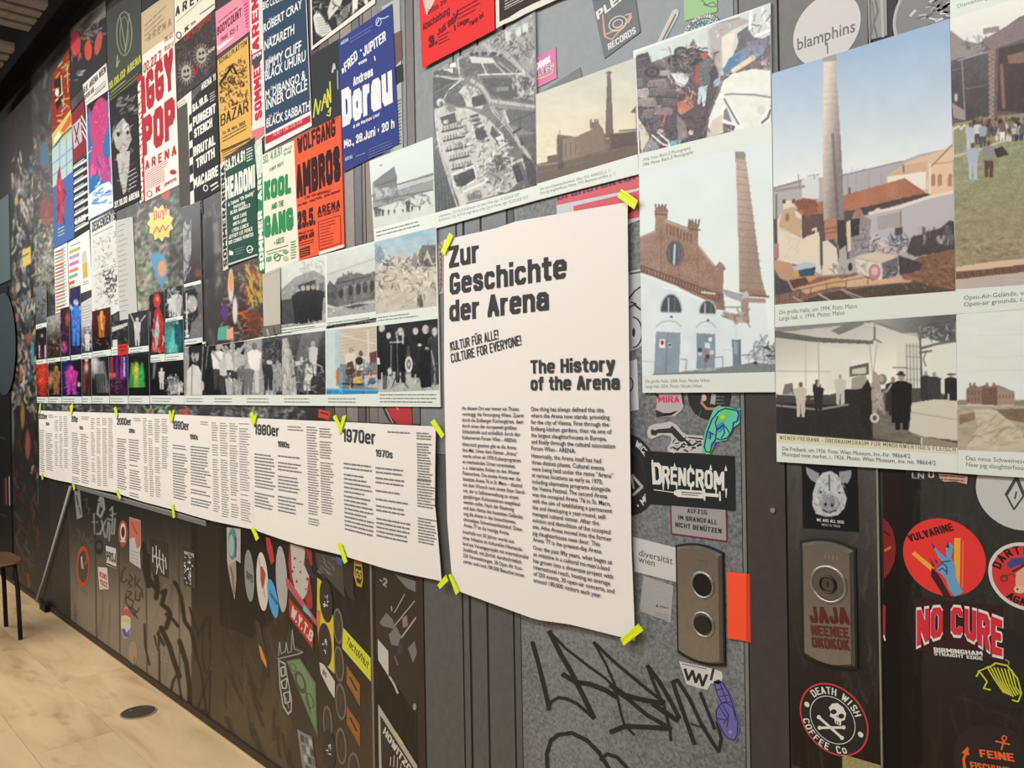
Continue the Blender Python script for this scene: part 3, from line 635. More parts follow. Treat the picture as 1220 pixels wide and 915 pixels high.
decade('white text sheet headed 2010er, second from the left in the row',85.5,139,490.5,492,575.5,587,('2010er',86,502.5,94.5,7,503),('2010s',96.5,511.5,101,4,511.8),
       [(86,515,95.5,23,2.6,1.2),(97.5,516.5,107,22,2.7,1.2),(110,498,114.5,32,2.4,1),(116.5,498,121,34,2.4,1),(123,498,128,34,2.4,1),(129.5,498,135,30,2.4,1),(99,496,109,2,2.2,1)],5)
decade('white text sheet headed 2020er at the far left end of the row',47,85.5,489,490.5,566,575.5,('2020er',47.2,499,58,6,499.3),('2020s',56.5,506.5,60.5,3.5,506.7),
       [(47.8,512,54,21,2.4,1.1),(56,513,64.5,19,2.5,1.1),(66.5,496,70,26,2.3,.9),(71.5,496,75,27,2.3,.9),(76.5,496,81,27,2.3,.9),(59,494,65,2,2.2,1)],6)
# neon tape strips
NEON=(222,240,28)
def tape(quad,label,off=0.021,group=None):
    m=MB();o=off;q=[P(x,y,o)for x,y in quad];n=5;(a,b,c,d)=[np.array(t)for t in q]
    # strip subdivided along its length, pressed to the wall at one end and riding over the paper at the other
    top=[];
    for i in range(n+1):
        t=i/n;l=a*(1-t)+d*t;r=b*(1-t)+c*t;k=0.0006*math.sin(t*9)
        top.append(((l[0],-o-k,l[1]),(r[0],-o-k*0.4,r[1])))
    for i in range(n):
        m.face([top[i+1][0],top[i+1][1],top[i][1],top[i][0]],NEON+((0.10 if i%2 else 0.16),))
        m.face([(x,y+.0003,z)for x,y,z in(top[i][0],top[i][1],top[i+1][1],top[i+1][0])],NEON+(0.1,))
    ob=m.build('tape_strip',M_TAPE);setp(ob,label,'tape',group);return ob
tape([(535.5,277),(540,281),(529.5,304),(525,299)],'neon yellow tape at the top left corner of the big history poster')
tape([(740.5,225),(760,239),(755.5,249.5),(735.5,234.5)],'neon yellow tape at the top right corner of the big history poster')
tape([(534.2,685),(537.2,683.5),(547.3,705),(543,709)],'neon yellow tape at the bottom left corner of the big history poster')
tape([(739,761),(760.5,743),(766.5,751),(743,769.5)],'neon yellow tape at the bottom right corner of the big history poster')
tape([(512.8,503),(517.3,499),(529.6,518),(526,522.5)],'neon yellow tape at the top right corner of the 1970er sheet')
tape([(521,697),(531.5,684.5),(534,692),(524,702)],'neon yellow tape at the bottom right corner of the 1970er sheet')
tape([(396.5,496.5),(400,494),(406.5,508),(404,512)],'left arm of the neon tape fork above the 1970er and 1980er joint')
tape([(408,496),(412.5,494.5),(406.5,515),(402.5,517.5)],'right arm of the neon tape fork above the 1970er and 1980er joint')
tape([(401.5,648),(406,645.5),(414,669),(410,672)],'neon tape below the joint of the 1970er and 1980er sheets')
tape([(297.5,492.5),(300.5,490),(304.5,500),(301,509)],'left arm of the neon tape fork above the 1980er and 1990er joint')
tape([(303.5,494.5),(306.2,492.5),(304,504),(301.5,506)],'right arm of the neon tape fork above the 1980er and 1990er joint')
tape([(298.8,629.5),(302,627),(308.7,641),(305,644.5)],'neon tape below the joint of the 1980er and 1990er sheets')
tape([(200.8,490),(203,488.5),(205.5,500),(202.8,504.5)],'left arm of the neon tape fork above the 1990er and 2000er joint')
tape([(205.5,489.5),(207.8,488),(205.5,500),(203.2,501)],'right arm of the neon tape fork above the 1990er and 2000er joint')
tape([(204,602),(206.6,599.5),(208.4,616.5),(206,617.5)],'neon tape below the joint of the 1990er and 2000er sheets')
tape([(135.6,486),(138,484.5),(140.5,494),(138,498)],'neon tape above the joint of the 2000er and 2010er sheets')
tape([(137.3,584),(140,583),(144.3,593),(142.2,595)],'neon tape below the joint of the 2000er and 2010er sheets')
tape([(83.2,483.5),(86.8,480.5),(86,493),(83.4,494.5)],'neon tape above the joint of the 2010er and 2020er sheets')
tape([(86.5,576.5),(88.2,575.5),(89.3,583),(87.6,584.5)],'neon tape below the joint of the 2010er and 2020er sheets')
tape([(47.2,481.5),(48.8,480),(47.5,492),(45.7,494)],'neon tape at the top left corner of the 2020er sheet')
tape([(48.7,564.5),(50,563.5),(51.6,570),(50,572)],'neon tape at the bottom left corner of the 2020er sheet')

# ------------------------------------------------------------------ right-hand exhibition boards
BW=(222,230,222)   # pale laminate of the boards
def detail(R,bw=True):
    a=R.X.max()-R.X.min();b=R.Y.max()-R.Y.min();g=R.C.copy()
    for _ in range(int(a*b/26)):
        x,y=R.r.uniform(R.X.min(),R.X.max()),R.r.uniform(R.Y.min(),R.Y.max());w=R.win(x-1,y-1,x+1,y+1)
        if w is None:continue
        if g[w].mean()>172:continue
        c=g[w].reshape(-1,3).mean(0)*R.r.choice([.55,.72,1.25,1.5])+R.r.choice([-6,0,8]);l=R.r.uniform(1,4);t=R.r.uniform(.6,2.4)
        R.line([(x,y),(x+l*math.cos(t),y+l*math.sin(t))],R.r.uniform(.7,1.6),c,.5)
    R.noise(5,6)
def board(label,quad,off=0.009,thick=0.004,col=BW,**k):
    return Sheet('photo_board',label,'photo board',quad,off,col,M_PHOTO,thick,**k)
# --- large hall 2004
b=board('photo board of the brick hall gable and tall chimney, large hall 2004',[(761.2,207.3),(919.6,168.2),(923.6,467.2),(765.5,468)])
q=[(761.2,207.3),(919.6,168.2),(923.4,443),(765.2,447.2)]
R=Ras(q,1.3,(219,229,226),3)
R.grad(None,(214,226,225),(224,233,228),(840,190),(840,380)).noise(2.5,30)
BR=(158,130,114)
# chimney
ch=[(876,182),(887,182),(890,200),(907,330),(912,350),(881,346),(880,300),(877.5,215)]
R.poly(ch,(176,160,146));R.grad(ch,(186,168,152),(160,142,130),(878,250),(905,255))
for i in range(17):y=192+i*9.0;R.line([(876.5+i*.35,y),(889.5+i*1.25,y+2.0)],0.8,(134,114,104),.6)
R.grit(9,ch);R.poly([(875.5,182),(877,180.5),(886.5,180.5),(888.5,184),(887.5,190),(876,189)],(150,140,132));R.grit(14,[(875,180),(888,180),(890,210),(876,210)])
R.poly([(880.5,344),(912,346),(913,353),(897,351),(881,348)],(160,128,110))
R.line([(881,351),(915.5,353.5)],2.2,(112,100,96));R.poly([(884,354),(912.5,356),(912,361),(885,360)],(168,150,138))
R.poly([(886,360),(911,361),(923,440),(885,441)],(217,227,228))
R.poly([(881,352),(890,346),(893,354),(882,357)],(190,190,190));R.poly([(882,357),(892,356),(892,381),(888,384),(884,380)],(170,146,134))
# gable
gab=[(761.5,284),(780,276),(781,262),(779.5,252),(784,246),(790,244),(796,250),(795,262),(819,271),(820,264),(823,262),(832,268),(831,291),(838,300),(853,319),(856,322),
       (853,318),(857,311),(863.5,317),(862,325),(861.5,346),(864,370),(851,368),(842,358),(826,351),(812,344),(805,340),(795,337),(776,329),(762.5,325)]
R.poly(gab,BR);R.grit(15,gab);R.noise(9,14,gab);R.noise(6,3,gab)
R.line([(761.5,283.5),(780,276)],2.5,(176,158,146));R.line([(793,263.5),(820,274)],2.2,(180,166,156));R.line([(831.5,292),(857,324)],2.2,(186,170,160))
for i in range(8):R.line([(795+i*4,268+i*1.6),(795+i*4,278+i*1.6)],1.2,(104,78,68),.8)
for a,bb,c,d in((763,316,861,352),(763,322,858,359)):
    R.line([(a,bb),(c,d)],1.6,(108,80,72),.7)
for i in range(26):R.line([(764+i*3.7,318+i*1.32),(764+i*3.7,322+i*1.34)],1.3,(92,68,62),.75)
for x in(787,808,831):R.line([(x,270),(x+1,325+(x-787)*.35)],1.0,(124,98,86),.6)
for x,y in((787,247),(827,265)):
    for dx in(-6,-2,2,6):R.line([(x+dx,y-3),(x+dx*.8,y+5)],2.0,(128,108,98))
    R.line([(x-6,y+8),(x+7,y+9)],1.6,(110,88,80))
R.line([(852.5,318),(863,320)],3.2,(150,132,124));R.poly([(855,321),(861,322),(861,350),(856,345)],(160,130,116))
R.ell(804.5,301.5,10.8,15.2,(126,108,98));R.ell(803,302,8.6,13,(92,98,106));R.line([(804,292),(803,314)],2.5,(196,202,204));R.line([(797,297),(797,309)],1.2,(130,136,140));R.line([(809,296),(809,308)],1.2,(120,126,132));R.ring=None
# white painted lower walls
wl=[(762,325.5),(775,329),(795,337),(812,344.5),(826,352),(842,361),(852,369),(864,372),(880,378),(884,381),(886,441),(765,447)]
R.poly(wl,(214,224,227));R.noise(4,18,wl);R.line([(762.5,326),(795,338),(842,361)],2.5,(226,232,232))
R.line([(789,342),(812,347)],1.6,(236,238,236));R.line([(836,348),(852,350)],1.6,(236,238,234))
for cx,cy,rx,ry in((799.5,372,12,21),(843,373.5,9.5,15)):
    pa=[(cx+rx*math.cos(math.radians(a)),cy-ry*math.sin(math.radians(a)))for a in range(0,181,12)];R.poly([(x+(x-cx)*.15,y-1.5)for x,y in pa],(178,186,188));R.poly(pa,(86,92,98))
    R.line([(cx-rx,cy),(cx+rx,cy+1)],1.3,(190,196,196));R.line([(cx-3,cy-ry*.8),(cx-3,cy)],1.6,(190,196,198));R.line([(cx+4,cy-ry*.8),(cx+4,cy)],.9,(130,136,140))
for cx,y0,w,yb in((796.5,386,15,446),(841,387,11.5,441)):
    R.line([(cx-w,y0+3),(cx-w*.5,y0-2.5),(cx,y0-4),(cx+w*.6,y0-2.5),(cx+w,y0+3)],1.0,(160,170,174))
R.poly([(781.5,395),(811,396.5),(809,444),(779,446)],(142,158,172));R.line([(795.5,397),(793,444)],.9,(112,126,140))
R.poly([(829.5,397),(852,398),(852,438),(830,440)],(136,152,168));R.line([(841,398),(840.5,439)],.8,(112,126,140));R.noise(5,8,[(779,395),(852,397),(852,440),(779,446)])
R.poly([(786,404),(792,404),(792,415),(785,414)],(232,228,226));R.poly([(787.5,406),(790.5,406),(790.5,411),(787.5,411)],(170,60,70));R.poly([(796,408),(800,409),(800,414),(796,413)],(205,208,208));R.ell(798,411,1.5,1.5,(60,60,66))
R.poly([(844,402),(848,402),(848,407),(844,407)],(226,230,230));R.poly([(840,408),(846,409),(846,415),(840,415)],(205,220,226))
for x,y,c in((834,421,(200,205,205)),(842,419,(190,120,120)),(843,425,(90,70,80)),(848,420,(206,206,200)),(841,429,(150,100,110)),(834,417,(80,90,100))):R.ell(x,y,2.6,2.8,c)
R.poly([(872,404.5),(881.5,405),(882,436),(873.5,437)],(122,136,150));R.poly([(874,407),(878,407),(878.5,422),(874.5,422)],(158,170,178));R.line([(881.7,405),(882.3,436)],1.2,(80,88,96))
R.line([(762,430),(779,431)],.8,(176,186,192));R.line([(811,428),(818,428.5),(817,443)],.9,(120,130,138));R.line([(852,426),(861,425),(861,438)],.9,(120,130,138));R.line([(884,423),(892,423),(892,433)],.8,(130,138,144));R.line([(861,417),(872,417)],.6,(170,180,186))
for x,y in((800,377.5),(843.5,381.5),(877.5,385)):R.ell(x,y,1.6,1.2,(70,76,84))
R.line([(877,387),(877,403)],.6,(180,190,196))
R.poly([(775,447.5),(780,445),(812,443.5),(850,441),(868,437),(896,432),(923.5,434),(923.5,444),(765,448)],(132,138,142));R.line([(812,443.5),(868,437.5)],1,(112,116,122))
R.poly([(898,404),(923,420),(923,433),(898,433)],(176,186,192),.5);R.strokes(897,408,921,430,26,(.7,1.2),14,[(110,118,128)],.8);R.poly([(913,411),(923,412),(923,431),(914,430)],(178,184,188));R.strokes(914,412,923,430,16,(.9,1.4),5,[(64,68,74)])
R.ell(900,432.5,3,1.6,(66,70,74))
R.poly([(861,371),(893,377),(893,385),(878,384),(862,378)],(168,150,144));R.strokes(862,371,892,384,16,(.8,1.3),8,[(130,106,100),(200,198,196)]);R.line([(862,346),(884,352)],2.4,(150,156,160));R.poly([(862,347),(884,354),(884,361),(864,352)],(160,168,174));R.line([(862,366),(882,366)],1.2,(120,124,128));R.line([(864,358),(880,359)],2.2,(226,230,230))
R.fin(6);b.raster(R)
b.T('Die große Halle, 2004. Foto: Nicole Urban',769,456.3,845.5,3.9,(112,116,116),.0);b.T('Large hall, 2004. Photo: Nicole Urban',769,462.2,836,3.9,(112,116,116),.0);b.done()
# --- chimney 1994
b=board('photo board of a pale chimney against blue sky, large hall about 1994',[(919.6,87.8),(1131.5,22.3),(1139,374),(923.3,389.6)])
q=[(919.6,87.8),(1131.5,22.3),(1138.4,346.6),(923.2,363)]
R=Ras(q,1.15,(200,215,220),5)
R.grad(None,(150,178,206),(176,200,214),(1010,50),(1020,105));R.grad(Q(900,20,1150,400)if 0 else[(900,0),(1150,0),(1150,400),(900,400)],(150,177,206),(222,228,224),(1015,55),(1035,205));R.noise(2,40)
R.noise(2,12)
for a,bb,c in(((920,226),(990,208),(150,148,152)),((1004,209),(1078,193),(162,160,162))):
    pass
R.poly([(919,224),(960,212),(990,211),(1000,209),(1075,192),(1095,184),(1140,175),(1140,345),(919,365)],(176,172,172))
R.strokes(1006,204,1075,206,26,(.8,1.6),6,[(176,180,184),(190,190,190)],.6)
R.line([(919,225),(960,214),(975,208)],1.2,(120,116,118));R.line([(1004,209),(1075,192)],1.0,(116,112,116));R.poly([(1004,210),(1076,194),(1076,212),(1004,232)],(172,170,176));R.poly([(955,214),(975,208),(976,236),(956,240)],(208,210,210))
for x in(1010,1020,1035,1050):R.line([(x,208),(x,228)],.7,(140,138,142))
R.line([(920,228),(958,222)],3,(150,146,148));R.line([(925,232),(925,262)],2,(120,112,112));R.line([(951,208),(953,226)],.9,(130,126,128));R.line([(962,210),(970,208),(970,213)],.8,(130,126,128))
# yellow houses right
R.poly([(1056,211),(1080,193),(1125,178),(1140,168),(1140,235),(1100,236),(1056,218)],(214,186,156));R.poly([(1058,210),(1076,198),(1104,192),(1104,205)],(206,172,140));R.poly([(1057,211),(1104,204),(1106,226),(1058,217)],(226,220,206));R.line([(1108,200),(1135,172)],1.2,(130,110,100));R.poly([(1108,200),(1138,174),(1138,232),(1110,232)],(222,190,158))
for x in(1112,1120,1132):R.poly([(x-2.5,222),(x-2.5,209),(x,206),(x+2.5,209),(x+2.5,221)],(178,130,104))
R.line([(1108,195),(1108,230)],1.4,(240,226,206));R.line([(1076,197),(1077,205)],1.6,(120,100,90));R.line([(1104,203),(1104,228)],1,(190,160,136));R.line([(1110,196),(1138,192)],1.0,(170,136,116))
# main roof
R.poly([(919,262),(960,245),(1000,234),(1077,212.5),(1102,230),(1060,241),(1006,254),(960,263),(919,278)],(176,118,92));R.noise(8,16,[(919,262),(1077,212),(1102,230),(1006,254),(960,263)]);R.line([(1077,212.5),(1102,230)],1,(120,84,70));R.line([(1012,224),(1012,230)],2,(110,70,60))
R.poly([(1020,249),(1102,230),(1110,232),(1060,247),(1034,256),(1020,256)],(86,76,80));R.poly([(920,276),(958,262),(960,278),(920,290)],(128,88,76));R.line([(919,262),(958,268)],3,(90,70,66))
# long grey wall
R.poly([(1034,256),(1070,248),(1106,236),(1138,228),(1139,262),(1132,268),(1084,282),(1080,300),(1035,300),(1020,268)],(184,180,184));R.line([(1036,254),(1070,247),(1106,235),(1138,228)],3.4,(226,212,192));R.poly([(1045,258),(1073,252),(1073,270),(1046,274)],(168,160,158));R.line([(1073,251),(1074,298)],1.2,(110,104,108));R.poly([(1066,272),(1075,270),(1075,279),(1066,281)],(92,86,92));R.poly([(1050,250),(1046,247),(1042,250),(1040,256)],(220,200,176))
R.strokes(1036,282,1086,300,60,(.9,1.6),9,[(76,74,90),(150,96,96),(104,110,120),(210,205,200)],.8)
R.poly([(1080,300),(1086,283),(1104,276),(1120,272),(1132,262),(1139,266),(1139,297),(1090,306)],(86,78,80));R.strokes(1088,270,1136,285,26,(1.5,3),9,[(92,84,88),(120,114,120),(176,172,176)],.8,ang=90)
# dark middle, church left
R.poly([(919,262),(962,255),(975,255),(1020,250),(1034,300),(980,320),(960,330),(919,362)],(98,88,88))
R.poly([(1014,263),(1018,252),(1026,249),(1030,258),(1038,262),(1034,300),(1012,308),(1008,280)],(150,142,144));R.poly([(1012,262),(1024,260),(1024,280),(1014,282)],(70,62,66));R.poly([(1019,250),(1026,248),(1027,260),(1019,260)],(176,120,96));R.strokes(1014,272,1036,300,22,(1,2),8,[(184,178,180),(110,104,110)],.7)
R.poly([(926,310),(926,262),(933,250),(933,241),(937,239),(945,238),(947,250),(955,256),(956,285),(970,276),(976,274),(978,326),(950,316)],(220,206,188));R.poly([(932,250),(946,246),(948,258),(955,262),(955,284),(928,270)],(196,166,138));R.ell(938,259,2.5,5,(150,120,100))
for x in(934,945):R.poly([(x-1.6,243),(x-1.6,238),(x+2,237),(x+2,242)],(110,88,78))
R.poly([(945,240),(958,236),(972,238),(975,246),(952,250)],(142,92,76));R.poly([(955,250),(972,246),(975,252),(960,260)],(150,98,80));R.poly([(955,262),(975,256),(976,276),(960,282)],(112,88,82));R.line([(968,274),(972,272),(973,288)],2.4,(226,206,180))
R.strokes(930,275,955,310,14,(.8,1.2),7,[(196,186,174),(176,170,164)],.7)
R.poly([(922,309),(940,313),(956,322),(975,327),(1010,330),(1010,345),(975,350),(942,352),(922,320)],(190,152,122));R.poly([(944,318),(960,312),(972,314),(972,322),(952,328)],(178,190,200));R.poly([(951,322),(972,318),(970,328),(953,330)],(74,88,116));R.poly([(945,321),(952,323),(951,330),(946,330)],(206,160,100));R.poly([(940,334),(960,330),(965,338),(945,344)],(110,80,64));R.poly([(925,330),(938,335),(946,350),(948,360),(923,362)],(84,84,88))
R.poly([(921,290),(928,290),(928,308),(921,308)],(176,130,120))
# chimney
cb=[(981,68),(996.5,66.5),(998,110),(1003,190),(1006,260),(1008,290),(1000,299),(996,290),(981,262),(980,190)]
R.grad(cb,(216,204,190),(140,130,130),(981,150),(1003,152));R.noise(7,5,cb,aspect=.6)
for i in range(26):R.line([(981,80+i*7.5),(997,79+i*7.5)],.7,(150,136,124),.28)
R.poly([(979.5,67),(981,65),(996,64.5),(997,72),(980,74)],(160,152,146));R.line([(992,160),(998,258)],3.4,(112,98,94),.65)
R.poly([(982,262),(996,260),(998,284),(983,286)],(182,132,104));R.line([(983,273),(997,271)],1.2,(120,84,68));R.line([(983,278),(997,276)],1.0,(120,84,68))
R.poly([(980,288),(986,286),(997,296),(1000,326),(980,328)],(216,204,190));R.poly([(997,262),(1006,262),(1009,290),(1001,298),(998,290)],(76,68,70));R.poly([(1000,298),(1008,292),(1010,326),(998,328)],(176,170,170));R.poly([(1008,265),(1013,262),(1014,298),(1010,300)],(214,196,172))
R.strokes(984,315,1006,326,12,(.9,1.3),4,[(110,116,112)],.7)
# yard
R.poly([(975,330),(1022,325),(1066,332),(1100,334),(1140,330),(1140,348),(923,364),(923,352),(948,346)],(142,110,92));R.poly([(1000,333),(1025,327),(1040,334),(1068,330),(1098,335),(1010,342),(990,341)],(206,174,142));R.poly([(950,343),(1000,330),(1008,338),(960,350)],(206,162,126))
R.poly([(1010,345),(1060,339),(1100,336),(1140,342),(1140,350),(940,364),(980,350)],(96,82,74));R.grit(12,[(975,328),(1140,328),(1140,350),(923,364)])
R.poly([(1070,322),(1095,306),(1139,296),(1139,346),(1110,340),(1076,332)],(138,104,84));R.strokes(1076,305,1138,342,110,(.8,1.4),5,[(100,74,62),(178,142,116),(120,92,76)],.7,ang=20)
R.poly([(1070,304),(1100,314),(1096,322),(1072,328)],(84,74,76))
R.poly([(1018,306),(1042,300),(1070,305),(1050,313)],(212,190,166));R.poly([(1018,308),(1050,314),(1051,334),(1022,326)],(212,204,196));R.poly([(1051,314),(1070,306),(1070,326),(1052,333)],(116,112,116));R.ell(1042,324,7,9.5,(190,132,140));R.ell(1042,323,4,5,(216,180,180));R.strokes(1020,312,1034,328,14,(.8,1.4),5,[(150,150,140),(170,150,150)],.8);R.strokes(1052,314,1068,328,12,(.8,1.4),5,[(180,178,180),(70,70,80)],.8)
R.ell(1013,318,2.5,5,(60,62,66));R.line([(925,352),(985,338),(1035,330)],.9,(112,100,92));R.line([(925,360),(1005,342)],.8,(112,100,92))
for x in(928,941,953,966,985,1008,1034):R.line([(x,361-(x-925)*.21),(x,350-(x-925)*.18)],.9,(88,78,74))
R.line([(1003,345),(1030,356)],1.6,(180,172,166));R.line([(1006,348),(1022,357)],1.2,(160,154,150));R.line([(975,350),(992,360)],1.6,(206,200,194));R.line([(945,354),(958,361)],1.2,(190,184,180))
R.fin(6);b.raster(R)
b.T('Die große Halle, um 1994. Foto: Malus',928.5,374.6,1021,5,(104,106,106),.0,y1=366.8);b.T('Large hall, c. 1994. Photo: Malus',928.5,382,1006,5,(104,106,106),.0,y1=374.8);b.done()
# --- Freibank 1926
b=board('photo board of men in dark coats in a tiled meat hall, about 1926',[(923.4,389.8),(1139,374.2),(1141.2,563.6),(925.4,550.2)])
q=[(923.4,390.2),(1138.9,374.4),(1140.8,533.5),(925,516.3)]
R=Ras(q,1.25,(205,205,192),8)
R.grad(None,(188,188,178),(226,226,212),(1000,385),(1010,440));R.noise(5,25)
R.poly([(923,387),(1139,372),(1139,403),(1120,407),(1070,396),(1040,384),(925,396)],(140,140,134));R.grad([(1040,382),(1139,373),(1139,407),(1120,407)],(166,166,158),(104,106,106),(1045,385),(1110,400));R.strokes(1095,386,1138,403,40,(.8,1.6),7,[(206,208,198),(80,82,84)],.7)
R.line([(925,397),(957,404)],2.4,(226,226,214));R.poly([(923,394),(975,402),(1040,406),(1041,410),(975,408),(923,402)],(112,112,108));R.poly([(990,394),(1010,385),(1026,382),(1030,386),(1000,399)],(132,132,126));R.line([(1042,387),(1042,404)],1.8,(96,98,96));R.line([(1030,385),(1070,396)],1.4,(206,206,196))
R.poly([(976,412),(1016,416),(1014,466),(986,464),(976,470)],(216,218,206),.7);R.line([(960,408),(960,460)],.9,(180,180,168));R.line([(925,442),(990,443)],.9,(170,170,160));R.line([(975,406),(976,470)],1.2,(170,170,160))
R.line([(1036,408),(1040,450)],1.1,(170,170,160));R.line([(1045,408),(1041,440)],1,(170,170,160));R.line([(1034,410),(1042,404),(1050,408)],1.6,(120,120,116));R.rect(1068,398,1094,460,(206,206,192),.6)
for x in(1080,1084,1088,1092,1096):R.line([(x,410),(x+1,462)],1.0,(128,130,124))
for y in(412,425,439,452):R.line([(1079,y),(1098,y+1)],.8,(140,140,134))
R.line([(1096,400),(1099,470)],2.2,(104,106,104));R.line([(1097,415),(1120,409),(1139,406)],3.0,(112,112,110));R.line([(1104,418),(1100,428),(1103,436)],1.4,(110,112,110));R.line([(1096,420),(1110,418)],2,(100,100,100));R.poly([(1110,412),(1139,408),(1139,480),(1112,470)],(214,218,206),.6)
R.poly([(1012,437),(1035,432),(1035,446),(1012,449)],(110,108,100));R.poly([(1015,440),(1032,437),(1032,445),(1015,446)],(200,198,184));R.line([(1064,438),(1080,438)],1.2,(120,120,114))
# floor, counters
R.poly([(924,474),(990,470),(1012,464),(1110,462),(1140,478),(1141,534),(925,517)],(96,92,86));R.poly([(1040,485),(1060,492),(1088,515),(1100,530),(1040,522)],(124,118,108));R.noise(9,7,[(1030,485),(1100,485),(1100,530),(1030,525)],aspect=.4)
R.poly([(924,478),(976,482),(1022,480),(1037,490),(1040,524),(925,516)],(62,60,60));R.line([(925,483),(975,488),(1010,482)],2.4,(150,148,138));R.poly([(925,470),(976,472),(1000,480),(925,480)],(84,82,80));R.poly([(1001,464),(1030,463),(1031,482),(1001,480)],(60,58,58));R.poly([(935,458),(944,456),(946,470),(932,470)],(130,126,116));R.strokes(925,466,975,480,24,(1,2),6,[(190,186,174),(80,78,76)],.8)
R.person(954,497,42,(198,190,174),w=.36,head=(120,108,96));R.person(973,484,32,(70,70,68),head=(90,84,78));R.person(1001,482,36,(196,194,182),w=.42,head=(170,164,150));R.person(975,490,34,(60,60,60),w=.4)
R.poly([(1015,450),(1032,446),(1034,463),(1014,464)],(166,160,146));R.ell(1051,452,5.4,6.4,(132,128,118));R.ell(1050,451,3,4,(176,170,158))
R.poly([(1025,465),(1034,452),(1040,466),(1038,520),(1026,505)],(56,54,54));R.poly([(1040,440),(1046,446),(1053,478),(1055,496),(1046,486),(1040,500),(1038,470)],(170,160,146));R.ell(1042,498,5.5,6,(206,198,184));R.ell(1042,498,2.5,3,(100,92,84));R.strokes(1038,455,1054,495,16,(.9,1.5),7,[(120,110,100),(206,198,182)],.7)
for x,y,h,w,c in((1064,495,46,.42,(66,64,64)),(1074,512,68,.40,(48,47,48)),(1103,480,38,.4,(70,70,70)),(1113,482,39,.46,(76,76,76)),(1133,482,38,.46,(58,58,60))):
    R.person(x,y,h,c,head=(168,154,140),w=w*.9)
    R.poly([(x-h*w*.46,y-h*.8),(x+h*w*.46,y-h*.8),(x+h*w*.42,y-h*.12),(x-h*w*.42,y-h*.12)],c)
R.line([(1069,446),(1078,447)],1.8,(62,60,60));R.ell(1073.5,444.5,3.2,2.2,(62,60,60));R.line([(1056,467),(1062,458)],1.8,(200,192,180));R.line([(1129,446),(1138,446)],1.6,(80,80,80));R.ell(1064,452,2.4,3,(150,136,124));R.line([(1130,470),(1130,482)],2,(220,216,204))
R.poly([(1086,480),(1112,476),(1140,477),(1141,525),(1100,520),(1083,514)],(206,202,184));R.line([(1084,491),(1140,500)],.9,(160,156,142));R.poly([(1083,514),(1100,520),(1141,528),(1141,534),(1097,530),(1096,522)],(150,144,132));R.line([(1098,522),(1098,530)],1.6,(214,208,190))
R.fin(6);b.raster(R)
b.poly([(925,516.3),(1140.8,533.5),(1141,541.5),(925.2,527.2)],(218,216,190));b.T('WIENER FREIBANK - ÜBERNAHMSRAUM FÜR MINDERWERTIGES FLEISCH',929,523.4,1138.5,4.6,(120,104,78),.02,y1=538.2,track=.12)
b.T('Die Freibank, um 1926. Foto: Wien Museum, Inv.-Nr. 98664/2',932,536.6,1084.5,4.6,(92,94,94),.0,y1=546);b.T('Municipal meat market, c. 1926. Photo: Wien Museum, inv. no. 98664/2',932,543.3,1115,4.6,(92,94,94),.0,y1=554.3);b.done()
# --- open air grounds
b=board('photo board of a crowd and open-air stage on the grass, at the right edge',[(1131.7,22.5-27),(1295,-50),(1295,366),(1139,374)])
q=[(1131.9,22.6),(1295,-28),(1295,334),(1138.5,344.8)]
R=Ras(q,1.15,(228,230,222),9)
R.grad(None,(230,231,224),(216,216,210),(1180,0),(1190,60))
R.poly([(1132,36),(1148,48),(1165,52),(1178,46),(1215,20),(1295,-10),(1295,150),(1133,150)],(112,96,98));R.poly([(1132,36),(1149,49),(1152,58),(1170,52),(1170,72),(1133,80)],(150,140,138));R.strokes(1150,46,1175,62,26,(.8,1.6),6,[(110,108,104),(160,158,150)],.8);R.poly([(1170,48),(1215,22),(1295,-5),(1295,28),(1220,46),(1180,60)],(138,122,122));R.poly([(1171,34),(1190,31),(1191,37),(1172,41)],(150,140,136))
R.grad([(1133,72),(1176,62),(1180,138),(1150,145),(1134,140)],(96,90,94),(80,74,78),(1150,70),(1150,140));R.line([(1141,72),(1176,62)],1.4,(176,170,166));R.line([(1146,72),(1150,143)],1.0,(176,172,170));R.line([(1150,106),(1176,101)],.7,(150,146,146));R.line([(1134,84),(1150,80)],.8,(140,136,136))
R.poly([(1177,60),(1186,56),(1184,138),(1179,139)],(150,132,124))
for i in range(14):R.line([(1178,62+i*5.6),(1184,66+i*5.6)],.8,(98,84,80),.8);R.line([(1184,62+i*5.6),(1178,66+i*5.6)],.8,(190,176,166),.5)
R.poly([(1190,58),(1295,30),(1295,140),(1188,132)],(78,66,68));R.line([(1193,78),(1196,128)],4.2,(142,106,96));R.poly([(1200,66),(1230,58),(1232,74),(1202,76)],(140,108,92));R.ell(1139,116,2,5,(190,186,184));R.poly([(1134,122),(1150,132),(1150,144),(1136,140)],(160,148,146));R.noise(5,10,[(1132,40),(1295,0),(1295,140),(1134,150)])
R.poly([(1136,148),(1170,140),(1295,128),(1295,340),(1138,346)],(150,150,116));R.grad([(1136,182),(1295,150),(1295,340),(1138,346)],(150,154,118),(158,146,118),(1180,180),(1186,320));gp=[(1136,175),(1295,148),(1295,320),(1138,330)];R.noise(8,9,gp,aspect=.5);R.noise(9,3,gp,aspect=.6);R.grit(8,gp)
R.strokes(1140,285,1225,318,70,(.9,1.8),5,[(122,104,84),(196,172,148),(130,126,96)],.6,ang=0)
R.line([(1136,154),(1142,150),(1145,154),(1149,149),(1153,152),(1157,148)],2.2,(212,206,200));R.line([(1138,186),(1160,180),(1190,170),(1225,160)],2.4,(196,190,172))
